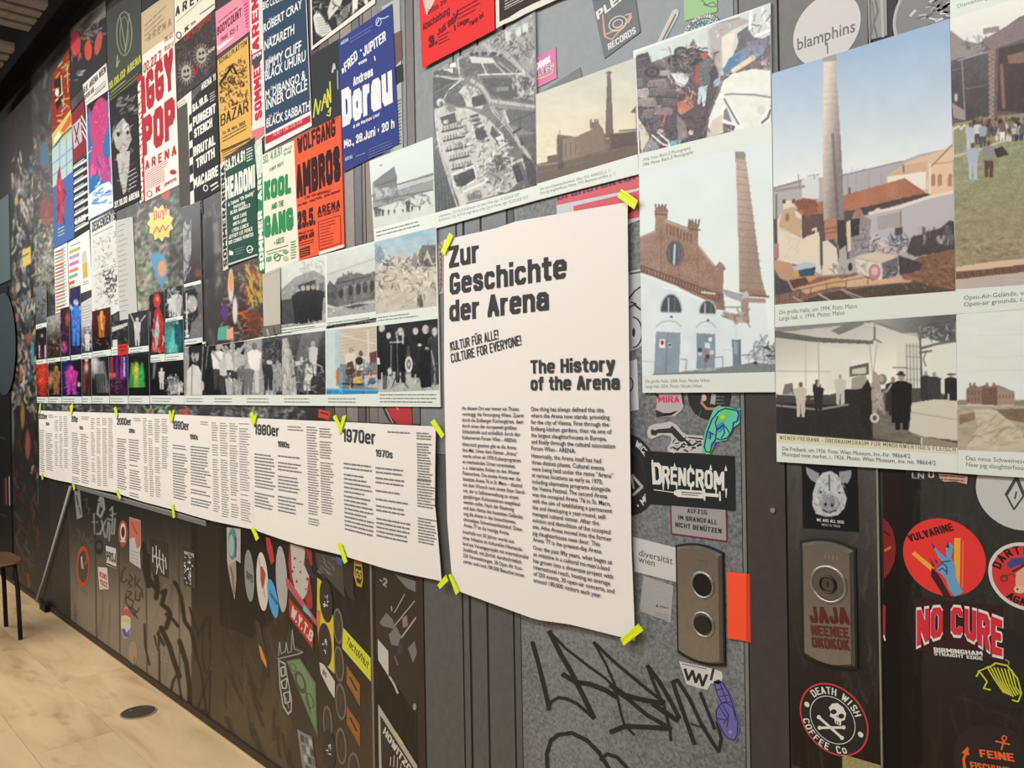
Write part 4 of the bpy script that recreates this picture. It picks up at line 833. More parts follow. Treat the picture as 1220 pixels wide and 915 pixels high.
R.blobs(1160,140,1230,160,120,(1.4,2.8),[(84,66,64),(60,50,52),(130,104,96),(110,80,74),(190,180,176),(146,116,104)],1);R.blobs(1150,150,1228,166,60,(1.2,2.4),[(70,60,62),(180,180,184),(120,96,90),(200,198,196),(90,90,104)],1,1.8)
for x,y,h,c,l in((1156,182,36,(176,184,196),(190,196,204)),(1165,172,28,(200,202,206),(90,80,84)),(1171,176,30,(160,164,172),(90,84,90)),(1194,168,24,(120,100,98),(226,224,222)),(1159,214,44,(168,178,194),(176,184,196)),(1178,211,44,(146,140,136),(98,76,66)),(1208,168,18,(180,180,184),(90,84,88)),(1217,167,18,(110,100,104),(80,76,80))):R.person(x,y,h,c,l,head=(110,84,72),w=.36)
R.poly([(1184,178),(1194,174),(1202,184),(1188,188)],(70,60,64))
R.poly([(1139,318),(1180,312),(1295,300),(1295,306),(1180,320),(1139,324)],(214,184,158));R.poly([(1139,324),(1180,320),(1295,306),(1295,318),(1180,328),(1139,334)],(126,98,84))
for i in range(14):R.line([(1140+i*9,326-i*1),(1142+i*9,331-i*1)],.9,(92,70,60))
R.poly([(1138,333),(1295,316),(1295,336),(1138,346)],(190,178,168));R.noise(4,10,[(1138,333),(1295,316),(1295,336),(1138,346)])
R.fin(6);b.raster(R)
b.T('Dismantling',1140.5,9.8,1177,4.6,(120,120,118),y1=-1.5)
b.T('Open-Air-Gelände, um',1148.5,357.6,1226,5.2,(104,106,106),y1=350.5);b.T('Open-air grounds, c. 1',1148.5,365.2,1226,5.2,(104,106,106),y1=358.3);b.done()
# --- pig slaughterhouse
b=board('photo board of a lone fortress-like slaughterhouse behind a dirt track',[(1139.3,374.4),(1295,363),(1296,574),(1141.4,564)])
q=[(1139.3,374.6),(1295,363.4),(1296,541.5),(1141.2,536)]
R=Ras(q,1.15,(218,224,218),10);R.noise(2.5,24,aspect=.3)
for y in(398,424,440):R.line([(1165,y+2),(1190,y+1),(1240,y)],1.5,(206,212,208),.6)
R.poly([(1140,478),(1210,476),(1296,476),(1296,542),(1141,537)],(178,166,146));R.poly([(1180,488),(1230,486),(1230,505),(1200,500)],(136,118,100));R.poly([(1143,494),(1175,490),(1160,500),(1143,506)],(146,128,108));R.poly([(1160,488),(1186,488),(1216,512),(1225,538),(1150,536),(1165,510)],(196,186,166));R.noise(10,9,[(1140,486),(1296,486),(1296,542),(1140,538)],aspect=.35);R.grit(7,[(1140,480),(1296,480),(1296,542),(1140,538)]);R.strokes(1145,500,1222,535,24,(.9,1.6),12,[(146,128,106)],.5,ang=-25)
R.line([(1141,482),(1188,483),(1225,482)],2.2,(206,198,182));R.poly([(1141,477),(1152,476),(1152,482),(1141,482)],(150,138,124));R.poly([(1208,478),(1225,477),(1225,483),(1208,483)],(150,136,120))
s1=[(1151,481),(1151,463),(1156,461),(1160,458),(1166,461),(1172,459),(1176,458),(1180,461),(1184,458),(1192,460),(1197,462),(1207,466),(1209,467),(1209,482)]
R.poly(s1,(150,126,112));R.poly([(1170,462),(1188,462),(1188,483),(1170,482)],(128,102,90));R.poly([(1188,461),(1209,467),(1209,482),(1188,483)],(168,146,130))
for x in range(1154,1169,4):R.line([(x,466),(x,470)],1,(110,88,78));R.line([(x,474),(x,478)],1,(110,88,78))
for x in range(1191,1208,4):R.line([(x,470),(x,474)],1,(120,98,86))
for x in(1156,1161,1176,1184):R.line([(x,457),(x,462)],2.4,(140,118,106))
R.fin(6);b.raster(R)
b.T('Das neue Schweinesch',1151,548.3,1226,5.2,(100,102,102),y1=552.6);b.T('New pig slaughterhouse',1151,555.8,1226,5.2,(100,102,102),y1=560.6);b.done()

# ------------------------------------------------------------------ upper chain of boards
# --- ruins street scene
b=board('narrow grey photo board of a gabled building and empty square, left of the aerial view',[(440,192),(515.4,163),(519.3,272),(446,287.7)])
q=[(440,192),(515.4,163),(518.4,253.5),(444.8,273)]
R=Ras(q,1.5,(200,208,200),11);R.grad(None,(202,212,206),(196,202,192),(480,190),(480,270))
R.poly([(444,217),(462,206),(469,198),(473,210),(472,224),(487,218),(516,206),(516,226),(444,250)],(140,144,142));R.poly([(444,218),(452,211),(466,201),(470,198.5),(473,213),(473,224),(452,226)],(108,112,112));R.poly([(444,225),(465,223),(466,232),(446,236)],(172,176,172));R.line([(474,220),(516,207)],1.6,(84,88,88));R.line([(474,227),(516,214)],1.4,(110,114,112));R.poly([(474,222),(516,209),(516,214),(474,227)],(176,180,176))
R.line([(446,222),(472,214)],1,(60,64,66));R.strokes(446,226,514,246,70,(.9,1.8),6,[(84,88,88),(170,172,166),(120,122,120)],.8);R.line([(446,240),(516,226)],1.4,(90,92,92))
for x,h in((448,14),(452,11),(456,9),(463,7),(470,6),(480,5),(486,16),(491,7),(500,6)):R.person(x,259-(x-444)*.15,h,(70,74,74),w=.4)
R.noise(5,6,[(444,245),(518,235),(518,256),(444,275)]);R.ell(454,197,1.5,1,(120,124,120));R.fin(7);b.raster(R)
b.greek(448,276.5,499,1,4,1.8,(110,118,112),1,.1);b.greek(448,280.8,506,1,4,1.8,(110,118,112),2,.1);b.done()
# --- aerial photograph
b=board('black and white aerial photo board of the slaughterhouse grounds',[(515.2,86.5),(637,14),(640.2,238.3),(519.3,272)])
q=[(515.2,86.5),(637,14),(639.7,221),(518.6,253.4)]
R=Ras(q,1.5,(112,114,112),12);R.noise(16,14)
R.poly([(515,86),(637,10),(637,90),(600,66),(560,70),(515,92)],(150,152,150));R.strokes(520,40,600,80,50,(1,2),14,[(100,102,102),(180,182,178)],.6,ang=90)
R.strokes(585,30,637,70,90,(.9,1.8),7,[(80,82,82),(184,186,180),(60,62,62)],.8)
for x,y in((618,38),(606,44),(626,34)):R.poly([(x-4,y-5),(x+3,y-7),(x+3,y+4),(x-4,y+5)],(196,198,194))
for i in range(9):R.line([(592+i*4-22,48+i*1.5),(625+i*2.5-10,88+i*.8)],1.3,(196,198,192),.85);R.line([(594+i*4-22,48+i*1.5),(627+i*2.5-10,88+i*.8)],.9,(84,86,86),.7)
# field with light strip
R.poly([(543,73),(560,66),(600,67),(624,88),(570,90),(550,92)],(98,100,99));R.poly([(559,67),(587,69),(591,76),(562,75)],(200,202,196));R.poly([(574,76),(590,75),(603,88),(578,88)],(92,94,93));R.line([(574,75),(580,89)],1.8,(206,208,200));R.line([(589,75),(602,88)],1.4,(206,208,200));R.line([(570,89),(622,87.5)],1.8,(212,214,206));R.line([(594,74),(612,88)],1.2,(190,192,186))
for x,y,r in((562,65,3),(568,64,2.5),(577,64,4),(588,64,4),(597,66,2.5)):R.ell(x,y,r,2.2,(54,58,58))
R.poly([(534,70),(544,70),(541,92),(536,84)],(84,86,86));R.poly([(536,76),(543,74),(543,80),(536,81)],(212,214,208));R.poly([(527,83),(540,81),(540,88),(528,89)],(196,198,194));R.poly([(516,86),(527,83),(548,90),(516,90)],(80,84,84))
# rail curve, dark embankment
R.poly([(516,92),(548,94),(544,106),(530,116),(527,130),(516,128)],(72,75,75));R.line([(548,96),(536,106),(530,116),(527,128)],2.0,(200,202,196));R.line([(552,94),(540,94),(520,90)],2.2,(186,188,182));R.line([(516,112),(530,104),(545,96)],.9,(130,132,130));R.poly([(528,122),(534,108),(552,96),(556,126),(548,128),(540,124)],(86,88,88));R.line([(545,70),(548,92)],2,(190,192,186))
R.poly([(546,110),(554,100),(570,106),(578,122),(574,130),(556,127),(552,116)],(190,192,186));R.poly([(562,116),(576,112),(580,124),(564,128),(562,122)],(62,64,64));R.strokes(549,102,574,114,22,(.8,1.2),6,[(110,112,110)],.8)
# roads
R.poly([(574,94),(630,92),(634,120),(600,118),(584,112)],(82,85,84));R.poly([(591,104),(606,103),(606,108),(592,109)],(128,130,128));R.poly([(609,92),(622,92),(624,110),(636,108),(636,120),(618,116)],(148,150,146));R.strokes(610,92,636,118,40,(1,2),6,[(208,210,204),(70,72,72)],.8)
R.line([(562,96),(574,104),(584,120),(598,122),(636,127)],4.2,(176,178,172));R.line([(584,120),(588,132),(600,145),(612,160),(622,176),(632,188)],4.6,(178,180,174));R.line([(585,122),(588,132),(601,146),(613,162)],1.0,(96,98,96));R.line([(590,126),(636,131)],2.2,(140,142,138));R.poly([(593,130),(636,133),(638,160),(606,147)],(94,97,95));R.line([(606,147),(638,133)],1.2,(66,68,68));R.line([(612,160),(638,158)],.9,(140,142,138))
R.poly([(618,162),(638,160),(639,200),(632,186)],(90,93,91));R.line([(612,158),(620,153)],2.6,(50,52,52));R.line([(620,165),(622,172)],3,(60,62,62));R.poly([(595,132),(602,130),(606,145),(602,147)],(150,152,148));R.line([(600,132),(606,146)],2.4,(206,208,202))
# slaughterhouse complex, left
R.poly([(518,130),(532,126),(560,130),(580,140),(600,160),(596,190),(620,215),(606,228),(548,244),(536,214),(524,180),(517,150)],(184,186,180))
R.poly([(524,140),(542,134),(544,146),(528,150)],(70,73,73));R.poly([(528,144),(534,142),(534,147),(529,148)],(196,198,194));R.ell(525,122,5,5,(196,198,192));R.ell(526,124,2.5,3,(80,82,82));R.poly([(530,128),(540,124),(544,132),(536,134)],(120,122,120))
for j,(x0,y0)in enumerate(((527,150),(529,161),(532,173),(536,184),(539,195))):
    x1=x0+24;y1=y0-5.5
    R.line([(x0,y0+7),(x1,y1+7)],2.2,(58,60,60))
    for i in range(7):R.line([(x0+1+i*3.4,y0+1.5-i*.8),(x0+1.5+i*3.4,y0+5-i*.8)],1.3,(96,98,96))
for j in range(7):R.line([(561+j*2.2,139+j*5),(569+j*2.2,137+j*5)],2.4,(56,58,58))
for j in range(6):R.line([(550+j*2,142+j*8),(556+j*2,141+j*8)],1.6,(110,112,110))
R.strokes(545,140,600,205,90,(.9,1.7),5,[(80,82,80),(120,122,118),(210,212,204)],.75)
R.poly([(540,210),(564,200),(567,212),(552,222),(544,222)],(52,60,58));R.line([(538,208),(564,197),(568,214),(548,226),(541,222),(538,208)],1.6,(220,222,214));R.poly([(565,156),(575,152),(580,160),(576,168),(568,166)],(60,62,62));R.poly([(586,150),(598,162),(594,172),(584,160)],(76,78,77));R.poly([(590,164),(600,160),(606,170),(596,176)],(210,212,206))
R.strokes(592,165,612,200,30,(1,2.2),7,[(52,54,54),(206,208,200)],.8);R.poly([(577,196),(600,192),(612,206),(600,222),(586,216)],(150,152,147));R.poly([(588,186),(597,184),(603,200),(592,206)],(88,90,88));R.strokes(572,190,612,228,60,(1,2),6,[(70,72,72),(214,216,208),(110,112,110)],.8)
R.line([(608,196),(622,190),(632,215)],3,(190,192,186));R.poly([(610,198),(618,196),(624,214),(616,218)],(54,56,56));R.poly([(622,182),(632,190),(639,205),(639,221),(630,220)],(66,70,69));R.line([(553,228),(576,218),(580,214)],3.2,(212,214,206));R.poly([(556,232),(572,226),(574,236),(558,240)],(120,122,119));R.poly([(545,232),(553,230),(556,246),(548,248)],(200,202,196));R.ell(597,230,4,1.4,(90,92,90))
# rail tracks lower left
R.poly([(516,128),(521,170),(535,215),(544,247),(518.6,254),(517,180)],(70,76,76))
for i in range(6):R.line([(516.5+i*.6,150+i*4),(520+i*3.6,212),(521+i*4.2,252)],.9,(124,130,128),.7)
R.line([(519,150),(525,184),(537,222),(545,247)],1.6,(196,198,192));detail(R);R.fin(8);b.raster(R)
b.T('Luftaufnahme, 1932. MUTUA Bildarchiv der Stadt Wien, Sign.: FC 8224/28 1537',522.5,259.5,619,3.2,(100,106,104),.0,y1=233.2);b.T('Aerial photo, 1932. MUTUA image library of the City of Vienna, Sign.: FC 8224/28 1537',522.5,264,629,3.2,(100,106,104),.0,y1=236.5);b.done()
# --- sepia building
b=board('sepia photo board of a long brick hall with a thin chimney',[(638.2,112.5),(757.4,68.5),(760.8,207.4),(640.2,238.3)])
q=[(638.2,112.5),(757.4,68.5),(760.1,183.6),(639.8,219)]
R=Ras(q,1.4,(206,204,186),13);R.grad(None,(194,196,182),(216,208,182),(690,90),(700,160));R.noise(5,26,aspect=.4);R.noise(3,9,aspect=.5)
BRN=(124,108,96)
R.poly([(638,196),(663,190),(664,160),(685,163),(700,160),(708,152),(714,148),(718,153),(722,166),(730,162),(758,156),(761,184),(640,221)],(118,102,90));R.noise(7,5,[(640,160),(761,155),(761,184),(640,220)],aspect=.5)
R.poly([(663,166),(690,163),(691,186),(665,194)],(140,124,112));
for i in range(9):R.line([(668+i*6,172-i*.9),(668+i*6,188-i*1.5)],1.1,(100,84,76),.8)
R.poly([(684,166),(692,160),(702,156),(710,150),(716,152),(719,162),(722,178),(690,187)],(132,116,102))
for x in(704,709,712):R.line([(x,143),(x,152)],2.2,BRN)
R.poly([(703,146),(713,145),(714,152),(703,153)],BRN);R.line([(666.5,155),(667.5,166)],.8,BRN);R.poly([(664,166),(670,164),(671,194),(665,195)],(104,90,80))
R.poly([(723.5,86),(725.5,84),(727.5,86),(731,163),(721,165)],(112,98,90));R.line([(722.5,87),(728,86.5)],1.8,(96,84,78));R.poly([(727,160),(758,157),(760,172),(728,178)],(96,80,72))
for i in range(12):R.line([(731+i*2.3,159-i*.3),(731+i*2.3,162-i*.3)],1.0,(84,70,64))
R.line([(738,156),(759,154)],1.4,(96,84,78));R.line([(757.5,132),(759,168)],.8,(120,110,100));R.poly([(751,134),(758,126),(758,135)],(110,100,92))
R.poly([(640,200),(700,188),(761,172),(761,184),(640,221)],(112,96,84));R.poly([(652,186),(664,184),(664,194),(653,196)],(110,96,86));R.line([(641,197),(664,194)],1.6,(150,140,124));R.line([(640,206),(700,192)],.8,(134,118,104));R.poly([(667,200),(670,190),(673,199)],(88,74,66));R.line([(666,197),(666,201)],2,(80,68,62));R.line([(669,196),(669,201)],2,(80,68,62));R.fin(5);b.raster(R)
b.T('Das neue Schweineschlachthaus, Wien 1910. ANNO(1), S. 11',643.5,227,727,3.4,(96,100,98),.0,y1=205);b.T('New pig slaughterhouse, Vienna, 1910. Illustration archive, p. 11',643.5,231.8,733,3.4,(96,100,98),.0,y1=208.5);b.done()
# --- scrap heap, 1996
b=board('colour photo board of people standing among piled scrap and wheels',[(754.3,60.5),(917.8,3.5),(919.6,168.2),(760.8,207.4)])
q=[(757.2,63),(917.9,4.5),(919,145.5),(762,183)]
R=Ras(q,1.45,(120,110,114),14)
R.poly([(757,63),(918,4),(918,60),(900,60),(870,80),(835,80),(800,65),(775,75),(757,70)],(198,208,204));R.poly([(843,34),(858,30),(862,90),(845,90)],(190,186,180));R.poly([(860,44),(876,38),(868,90),(862,90)],(222,214,200));R.poly([(845,34),(880,20),(895,25),(876,34),(860,44),(858,92),(850,90)],(176,170,168));R.line([(845,30),(880,22)],2,(150,146,146))
R.poly([(758,66),(772,62),(776,74),(795,82),(800,78),(798,68),(810,60),(826,56),(842,64),(850,72),(858,92),(852,116),(842,140),(838,165),(762,184)],(92,82,88))
R.poly([(758,66),(772,62),(774,76),(758,80)],(64,60,66))
for x,y,w,h,c in((764,78,10,12,(84,76,84)),(770,90,12,12,(92,84,90)),(765,112,9,9,(170,160,158)),(783,100,13,7,(136,124,128)),(786,110,14,8,(112,102,106)),(769,123,14,8,(142,132,132)),(776,136,12,8,(120,110,114)),(790,132,12,10,(140,124,124)),(798,122,10,8,(108,96,102)),(760,100,6,8,(110,104,110)),(800,112,9,7,(100,88,96)),(791,88,9,5,(160,156,156)),(774,144,8,6,(90,84,92))):
    R.poly([(x-w,y+h*.6),(x-w*.8,y-h*.5),(x+w*.8,y-h*.8),(x+w,y+h*.3),(x+w*.6,y+h*.7)],c);R.line([(x-w*.8,y-h*.5),(x+w*.8,y-h*.8)],1.4,tuple(min(255,k+40)for k in c),.7);R.line([(x-w,y+h*.6),(x+w*.7,y+h*.6)],1.4,(58,50,58),.8)
for x,y in((777,86),(804,72),(822,72),(832,66),(812,62)):R.ell(x,y,9,6.5,(58,52,58));R.ell(x,y,5.5,3.8,(104,96,100));R.ell(x,y,2.8,2,(60,54,60))
R.poly([(821,55),(826,46),(831,56)],(140,104,98));R.strokes(795,58,858,90,60,(.9,1.8),7,[(54,48,54),(130,118,120),(160,150,150)],.8)
R.poly([(798,86),(822,92),(815,104),(804,96)],(206,206,206));R.strokes(796,84,824,104,16,(.9,1.6),9,[(232,232,230),(120,116,122)],.9,ang=35)
R.poly([(808,122),(824,115),(826,128),(812,137),(807,132)],(196,128,96));R.strokes(806,104,826,124,24,(1,2),6,[(160,100,84),(210,170,150),(110,84,84)],.8)
R.poly([(827,96),(829,80),(836,72),(834,95),(830,103)],(186,70,66));R.poly([(834,74),(843,70),(848,80),(845,102),(833,105),(832,88)],(104,116,116));R.ell(839,66,4,5,(176,96,88));R.poly([(834,64),(839,60.5),(844,64),(843,61)],(54,54,60));R.poly([(832,104),(843,102),(840,126),(837,127),(836,112),(834,124),(831,124)],(196,206,212))
R.poly([(849,93),(858,88),(858,100),(851,104)],(150,170,190));R.poly([(844,86),(852,80),(856,92),(848,98)],(76,72,80))
R.poly([(878,40),(892,30),(898,44),(908,46),(917,42),(918,62),(898,72),(888,84),(862,90),(872,70),(880,50)],(112,104,112));R.poly([(862,82),(868,70),(885,58),(905,48),(914,52),(908,66),(888,76),(880,82),(862,90)],(124,140,168));R.poly([(862,84),(870,70),(884,62),(880,76),(864,88)],(84,130,170));R.poly([(890,50),(915,44),(914,56),(892,66)],(130,128,146));R.line([(874,84),(897,69)],6,(222,208,182));R.line([(876,86),(899,72)],1,(180,150,120))
R.line([(895,12),(893,34),(899,43),(917,36)],3,(232,234,232));R.line([(908,10),(910,22),(917,32)],2.6,(228,230,228));R.line([(897,32),(918,22)],1.4,(222,224,222));R.line([(896,38),(918,28)],1.2,(214,216,214));R.strokes(896,18,917,34,12,(.9,1.6),9,[(90,86,92),(200,200,200)],.7)
R.poly([(908,72),(918,66),(918,84),(907,84)],(150,140,146));R.strokes(906,66,918,84,10,(1,1.6),5,[(90,84,90),(200,196,196)])
# car body, right
R.poly([(858,108),(862,96),(872,88),(898,82),(918,84),(919,146),(874,158),(858,150),(852,160),(842,164),(845,140),(852,122)],(222,226,216));R.line([(861,113),(872,112),(900,113),(918,116)],1.6,(120,118,120));R.line([(861,113),(868,126),(884,150)],3,(236,238,232));R.line([(863,118),(880,148)],2,(110,108,112));R.line([(862,128),(858,142),(884,152)],3.2,(240,242,238));R.poly([(862,132),(866,128),(872,146),(862,142)],(130,134,140));R.poly([(858,146),(876,150),(874,156),(862,152)],(120,100,104));R.line([(919,126),(915,140),(908,146)],2.4,(110,108,112));R.ell(907,131,5,5.5,(206,208,200));R.line([(918,128),(905,145)],1.4,(244,244,240))
R.poly([(842,164),(848,144),(860,136),(862,158),(850,162)],(206,196,180));R.strokes(766,140,842,178,60,(1,2.4),9,[(70,62,70),(140,130,134),(110,98,104)],.8);R.poly([(806,136),(816,146),(820,164),(808,168)],(142,130,132));R.ell(823,158,3,3,(206,200,200))
R.line([(777,161),(790,172),(798,174),(796,168),(784,158)],2,(232,234,236));R.poly([(798,168),(812,166),(810,172),(798,174)],(130,176,184));R.line([(789,150),(793,136)],2,(206,110,96));R.ell(787,156,4,2.4,(206,150,170));R.poly([(760,140),(768,152),(774,164),(764,183)],(206,200,186));R.poly([(776,164),(786,176),(764,183),(770,170)],(150,146,150))
detail(R);R.fin(7);b.raster(R)
b.T('1996. Foto: Black-Z Photography',766,192.6,823,3.8,(96,96,96),.0,y1=177.6);b.T('1996. Photo: Black-Z Photography',766,198.4,826,3.8,(96,96,96),.0,y1=182.6);b.done()

# ------------------------------------------------------------------ left cluster of boards
G3=[(60,62,62),(120,122,120),(190,192,188),(90,92,92)]
def bwcrowd(R,x0,y0,x1,y1,n,h,base=(34,36,38)):
    for _ in range(n):
        x=R.r.uniform(x0,x1);y=R.r.uniform(y0,y1);c=R.r.choice([(200,202,198),(150,152,150),(96,98,98),(176,178,174),(60,62,64)])
        R.person(x,y,h*R.r.uniform(.8,1.15),c,head=R.r.choice([(190,190,186),(150,150,148)]),w=.42)
def ph(label,quad,photo,fn,caps=(),dens=1.6,bg=(40,42,44),seed=1,off=0.009,grit=7,k=1):
    b=board(label,quad,off);R=Ras(photo,dens,bg,seed);fn(R);detail(R);R.fin(grit,k);b.raster(R)
    for c in caps:b.greek(*c)
    b.done();return b
CG=(120,128,124)
# march in the street + brewery building
def f(R):
    R.grad(None,(206,210,202),(186,188,182),(360,320),(360,390));R.poly([(334,346),(352,330),(374,322),(388,330),(388,384),(334,392)],(150,152,148));R.strokes(362,312,388,338,40,(.6,1),8,[(150,154,150)],.6);R.poly([(355,340),(376,333),(376,372),(356,376)],(62,66,66));R.strokes(357,336,374,350,10,(1,1.6),4,[(110,114,112)],.8);R.poly([(380,338),(386,336),(386,348),(380,350)],(110,112,110));R.poly([(374,350),(386,347),(388,360),(376,362)],(166,168,166));R.line([(376,355),(387,353)],1.6,(60,62,64));R.poly([(334,380),(388,372),(388,386),(334,392)],(178,180,174))
    for i in range(7):R.person(336+i*2.9,387-i*.5,34,(74,76,76),head=(150,148,144),w=.34)
    for x,h in((356,42),(361,45),(367,44),(373,44),(378,42)):R.person(x,386-(x-356)*.2,h,(34,36,38),head=(170,168,164),w=.42)
ph('black and white photo board of dark-suited men marching in a street',[(315.6,321.6),(389,302.3),(391,388.5),(317,400)],Q(333.5,317,388.3,384),f,[(336,389.5,375,1,3,1.5,CG,1,.1),(336,393,380,1,3,1.5,CG,2,.1),(336,396.6,348,1,3,1.5,CG,3,.1)],bg=(190,192,186),seed=21)
def f(R):
    R.grad(None,(202,208,202),(190,194,188),(415,300),(415,340));R.line([(388,328),(447,308)],.7,(150,154,150))
    bd=[(387,346),(393,334),(398,340),(402,332),(412,327),(416,324.5),(420,326.5),(426,325),(434,327),(447,323),(447,358),(404,367),(388,362)]
    R.poly(bd,(112,114,112));R.noise(6,4,bd);R.poly([(387,346),(393,336),(402,342),(403,366),(388,361)],(92,94,93));R.line([(402,338),(447,327)],1.3,(70,72,72));R.line([(403,345),(447,333)],.9,(150,152,148))
    for x in(406,417.5,427,435,443):R.ell(x,349-(x-406)*.23,2.7,7,(62,64,64));R.line([(x+5,341-(x-406)*.2),(x+5,359-(x-406)*.2)],1.1,(142,144,140))
    for x in(390,396):R.ell(x,352,1.6,4.5,(58,60,60))
    R.line([(404,366),(447,357)],1.5,(176,178,172));R.poly([(388,366),(404,368),(447,360),(447,376),(388,384)],(160,164,160));R.poly([(410,366),(428,362),(440,362),(420,368)],(84,86,86))
    for x in(409,415,419):R.line([(x,324+(x<412)*2),(x,328)],1.4,(96,98,96))
ph('black and white photo board of a low ornate building on a street corner',[(389,302.3),(446,287.7),(448.6,378.3),(391,388.5)],Q(389,304,447.6,371),f,[(390,384.5,441,1,3,1.5,CG,4,.08),(390,387.6-.5,444,1,3,1.4,CG,5,.08)],bg=(190,192,186),seed=22)
def f(R):
    R.grad(None,(150,182,196),(186,200,202),(480,280),(480,315));R.poly([(446,306),(452,300),(458,306),(464,312),(475,300),(484,304),(492,305),(498,296),(504,304),(512,292),(522,300),(522,370),(448,376)],(190,184,168));R.poly([(446,290),(456,296),(460,312),(447,314)],(130,150,168));R.ell(463,314,7,4,(90,106,124));R.poly([(496,308),(503,292),(513,292),(522,290),(522,318),(498,318)],(112,108,106));R.poly([(503,316),(509,297),(516,315)],(196,186,168));R.ell(509,314,4,5,(90,86,84));R.poly([(491,307),(494,300),(500,308),(500,318),(490,318)],(150,146,140))
    R.strokes(450,308,520,345,150,(.8,1.6),6,[(226,220,202),(130,122,112),(96,92,90),(210,202,186)],.8);R.noise(9,7,aspect=.6);R.strokes(450,345,520,368,30,(.8,1.3),5,[(150,142,130)],.6);R.poly([(499,366),(502,352),(505,366)],(110,104,96));R.strokes(497,354,507,367,12,(.7,1.1),8,[(80,78,74)],.9,ang=-90)
ph('colour photo board of rubble in front of a gabled ruin under blue sky',[(446,287.7),(519.3,272),(522.2,378.8),(448.6,388)],Q(446.2,288.5,520.3,364.5),f,[(450,378,489,1,3,1.5,CG,6,.05),(450,381.6,499,1,3,1.5,CG,7,.05)],bg=(180,176,162),seed=23)
# lower row, right to left
def f(R):
    R.rect(448,380,525,470,(42,46,48));R.poly([(450,444),(524,440),(525,470),(450,470)],(176,180,176));R.poly([(484,412),(524,400),(524,444),(482,446)],(100,104,104),.6)
    for x,y,h,c in((455,452,66,(36,38,42)),(463,448,52,(44,46,50)),(477,456,66,(34,36,40)),(495,450,60,(40,42,46)),(507,461,74,(34,37,42)),(518,458,68,(70,72,74))):R.person(x,y,h,c,head=(196,190,184),w=.28)
    R.poly([(499,446),(501,412),(513,410),(514,461),(502,462)],(38,40,46));R.poly([(491,446),(492,408),(501,408),(500,446)],(46,48,54));R.ell(487,434,4.6,9.6,(214,214,210));R.ell(487,434,2.6,6,(110,110,110));R.ell(487,434,1.2,3,(196,196,194));R.line([(465,408),(480,407)],2,(170,172,170));R.line([(472,396),(474,408)],2.4,(196,198,196));R.line([(480,394),(480,409)],2.2,(190,192,190));R.line([(473,446),(466,464)],1,(40,42,44));R.line([(475,446),(486,462)],1,(40,42,44));R.line([(473,410),(474,448)],1.1,(120,122,122));R.line([(466,411),(466,446)],1,(170,172,170));R.poly([(456,447),(461,447),(461,464),(456,464)],(96,100,102));R.ell(464,442,2.5,4,(206,206,202));R.poly([(449,426),(452,426),(453,434),(449,434)],(210,210,206));R.strokes(449,388,523,404,20,(.8,1.4),6,[(80,84,88)],.6);R.ell(500,411,2.5,1.8,(200,198,192));R.ell(509,415,2.5,1.8,(200,198,192));R.line([(514,418),(518,440)],2,(170,168,164))
ph('black and white photo board of a street band around a drum kit',[(448.6,388),(522.2,378.8),(524.6,484.8),(450.3,484.2)],[(448.6,388.4),(521.6,379.6),(523.3,464.8),(450,467.5)],f,[(452.5,469.8,521,1,3,1.7,CG,8,.02),(452.5,474,521,1,3,1.7,CG,9,.02),(452.5,478,516,1,3,1.7,CG,10,.02)],seed=24)
def f(R):
    R.grad(None,(206,200,186),(190,180,164),(420,395),(420,440));R.poly([(388,393),(404,390),(406,472),(388,472)],(196,206,206));R.poly([(399,392),(404,391),(406,440),(400,462)],(170,196,204));R.poly([(404,392),(448,386),(449,432),(406,436)],(196,186,168))
    for i in range(7):R.line([(404,396+i*4),(448,390+i*4)],.8,(166,156,140),.7)
    R.line([(438,394),(440,436)],2.0,(214,206,190));R.line([(404,398),(448,410)],1.1,(226,220,206),.6);R.poly([(440,420),(449,418),(449,434),(441,434)],(120,80,78));R.poly([(405,434),(449,432),(449,464),(405,466)],(126,130,134))
    R.poly([(388,463),(450,464.5),(450,470),(388,470)],(52,140,190));R.line([(388,463.5),(450,465)],1.6,(110,180,212));R.poly([(403,438),(408,437),(409,462),(403,462)],(120,160,186));R.poly([(400,444),(403,436),(405,452),(401,461)],(196,120,80))
    R.person(418,460,46,(214,200,186),(70,90,120),head=(180,150,130),w=.3);R.person(430,460,42,(206,200,190),(90,90,96),head=(60,50,48),w=.34);R.poly([(411,446),(414,432),(420,430),(424,446),(420,450)],(96,66,52));R.ell(428,430,4.5,5,(60,52,50));R.poly([(420,450),(432,446),(432,458),(420,458)],(206,172,90));R.line([(408,457),(434,458)],1.6,(40,50,60));R.line([(420,448),(419,463)],1.2,(40,50,60));R.line([(434,428),(434,464)],2.2,(90,150,180));R.poly([(434,444),(449,442),(449,462),(435,462)],(190,186,180));R.line([(434,446),(449,445)],2.4,(170,70,70));R.poly([(440,450),(447,450),(447,458),(440,458)],(90,120,150));R.strokes(406,436,448,462,30,(.8,1.6),5,[(60,60,66),(220,210,196),(200,160,90),(90,140,170)],.7)
ph('colour photo board of people sitting in a boat-like blue and white kiosk',[(388.3,392),(448.6,388)if 0 else(448.6,384),(450.3,484.2),(388.5,483.6)],[(388.3,393.6),(448.6,388.4),(450,469),(388.6,470.3)],f,[(391,474.5,424,1,3,1.5,CG,11,.02),(391,478.3,424,1,3,1.5,CG,12,.02)],bg=(196,188,170),seed=25)
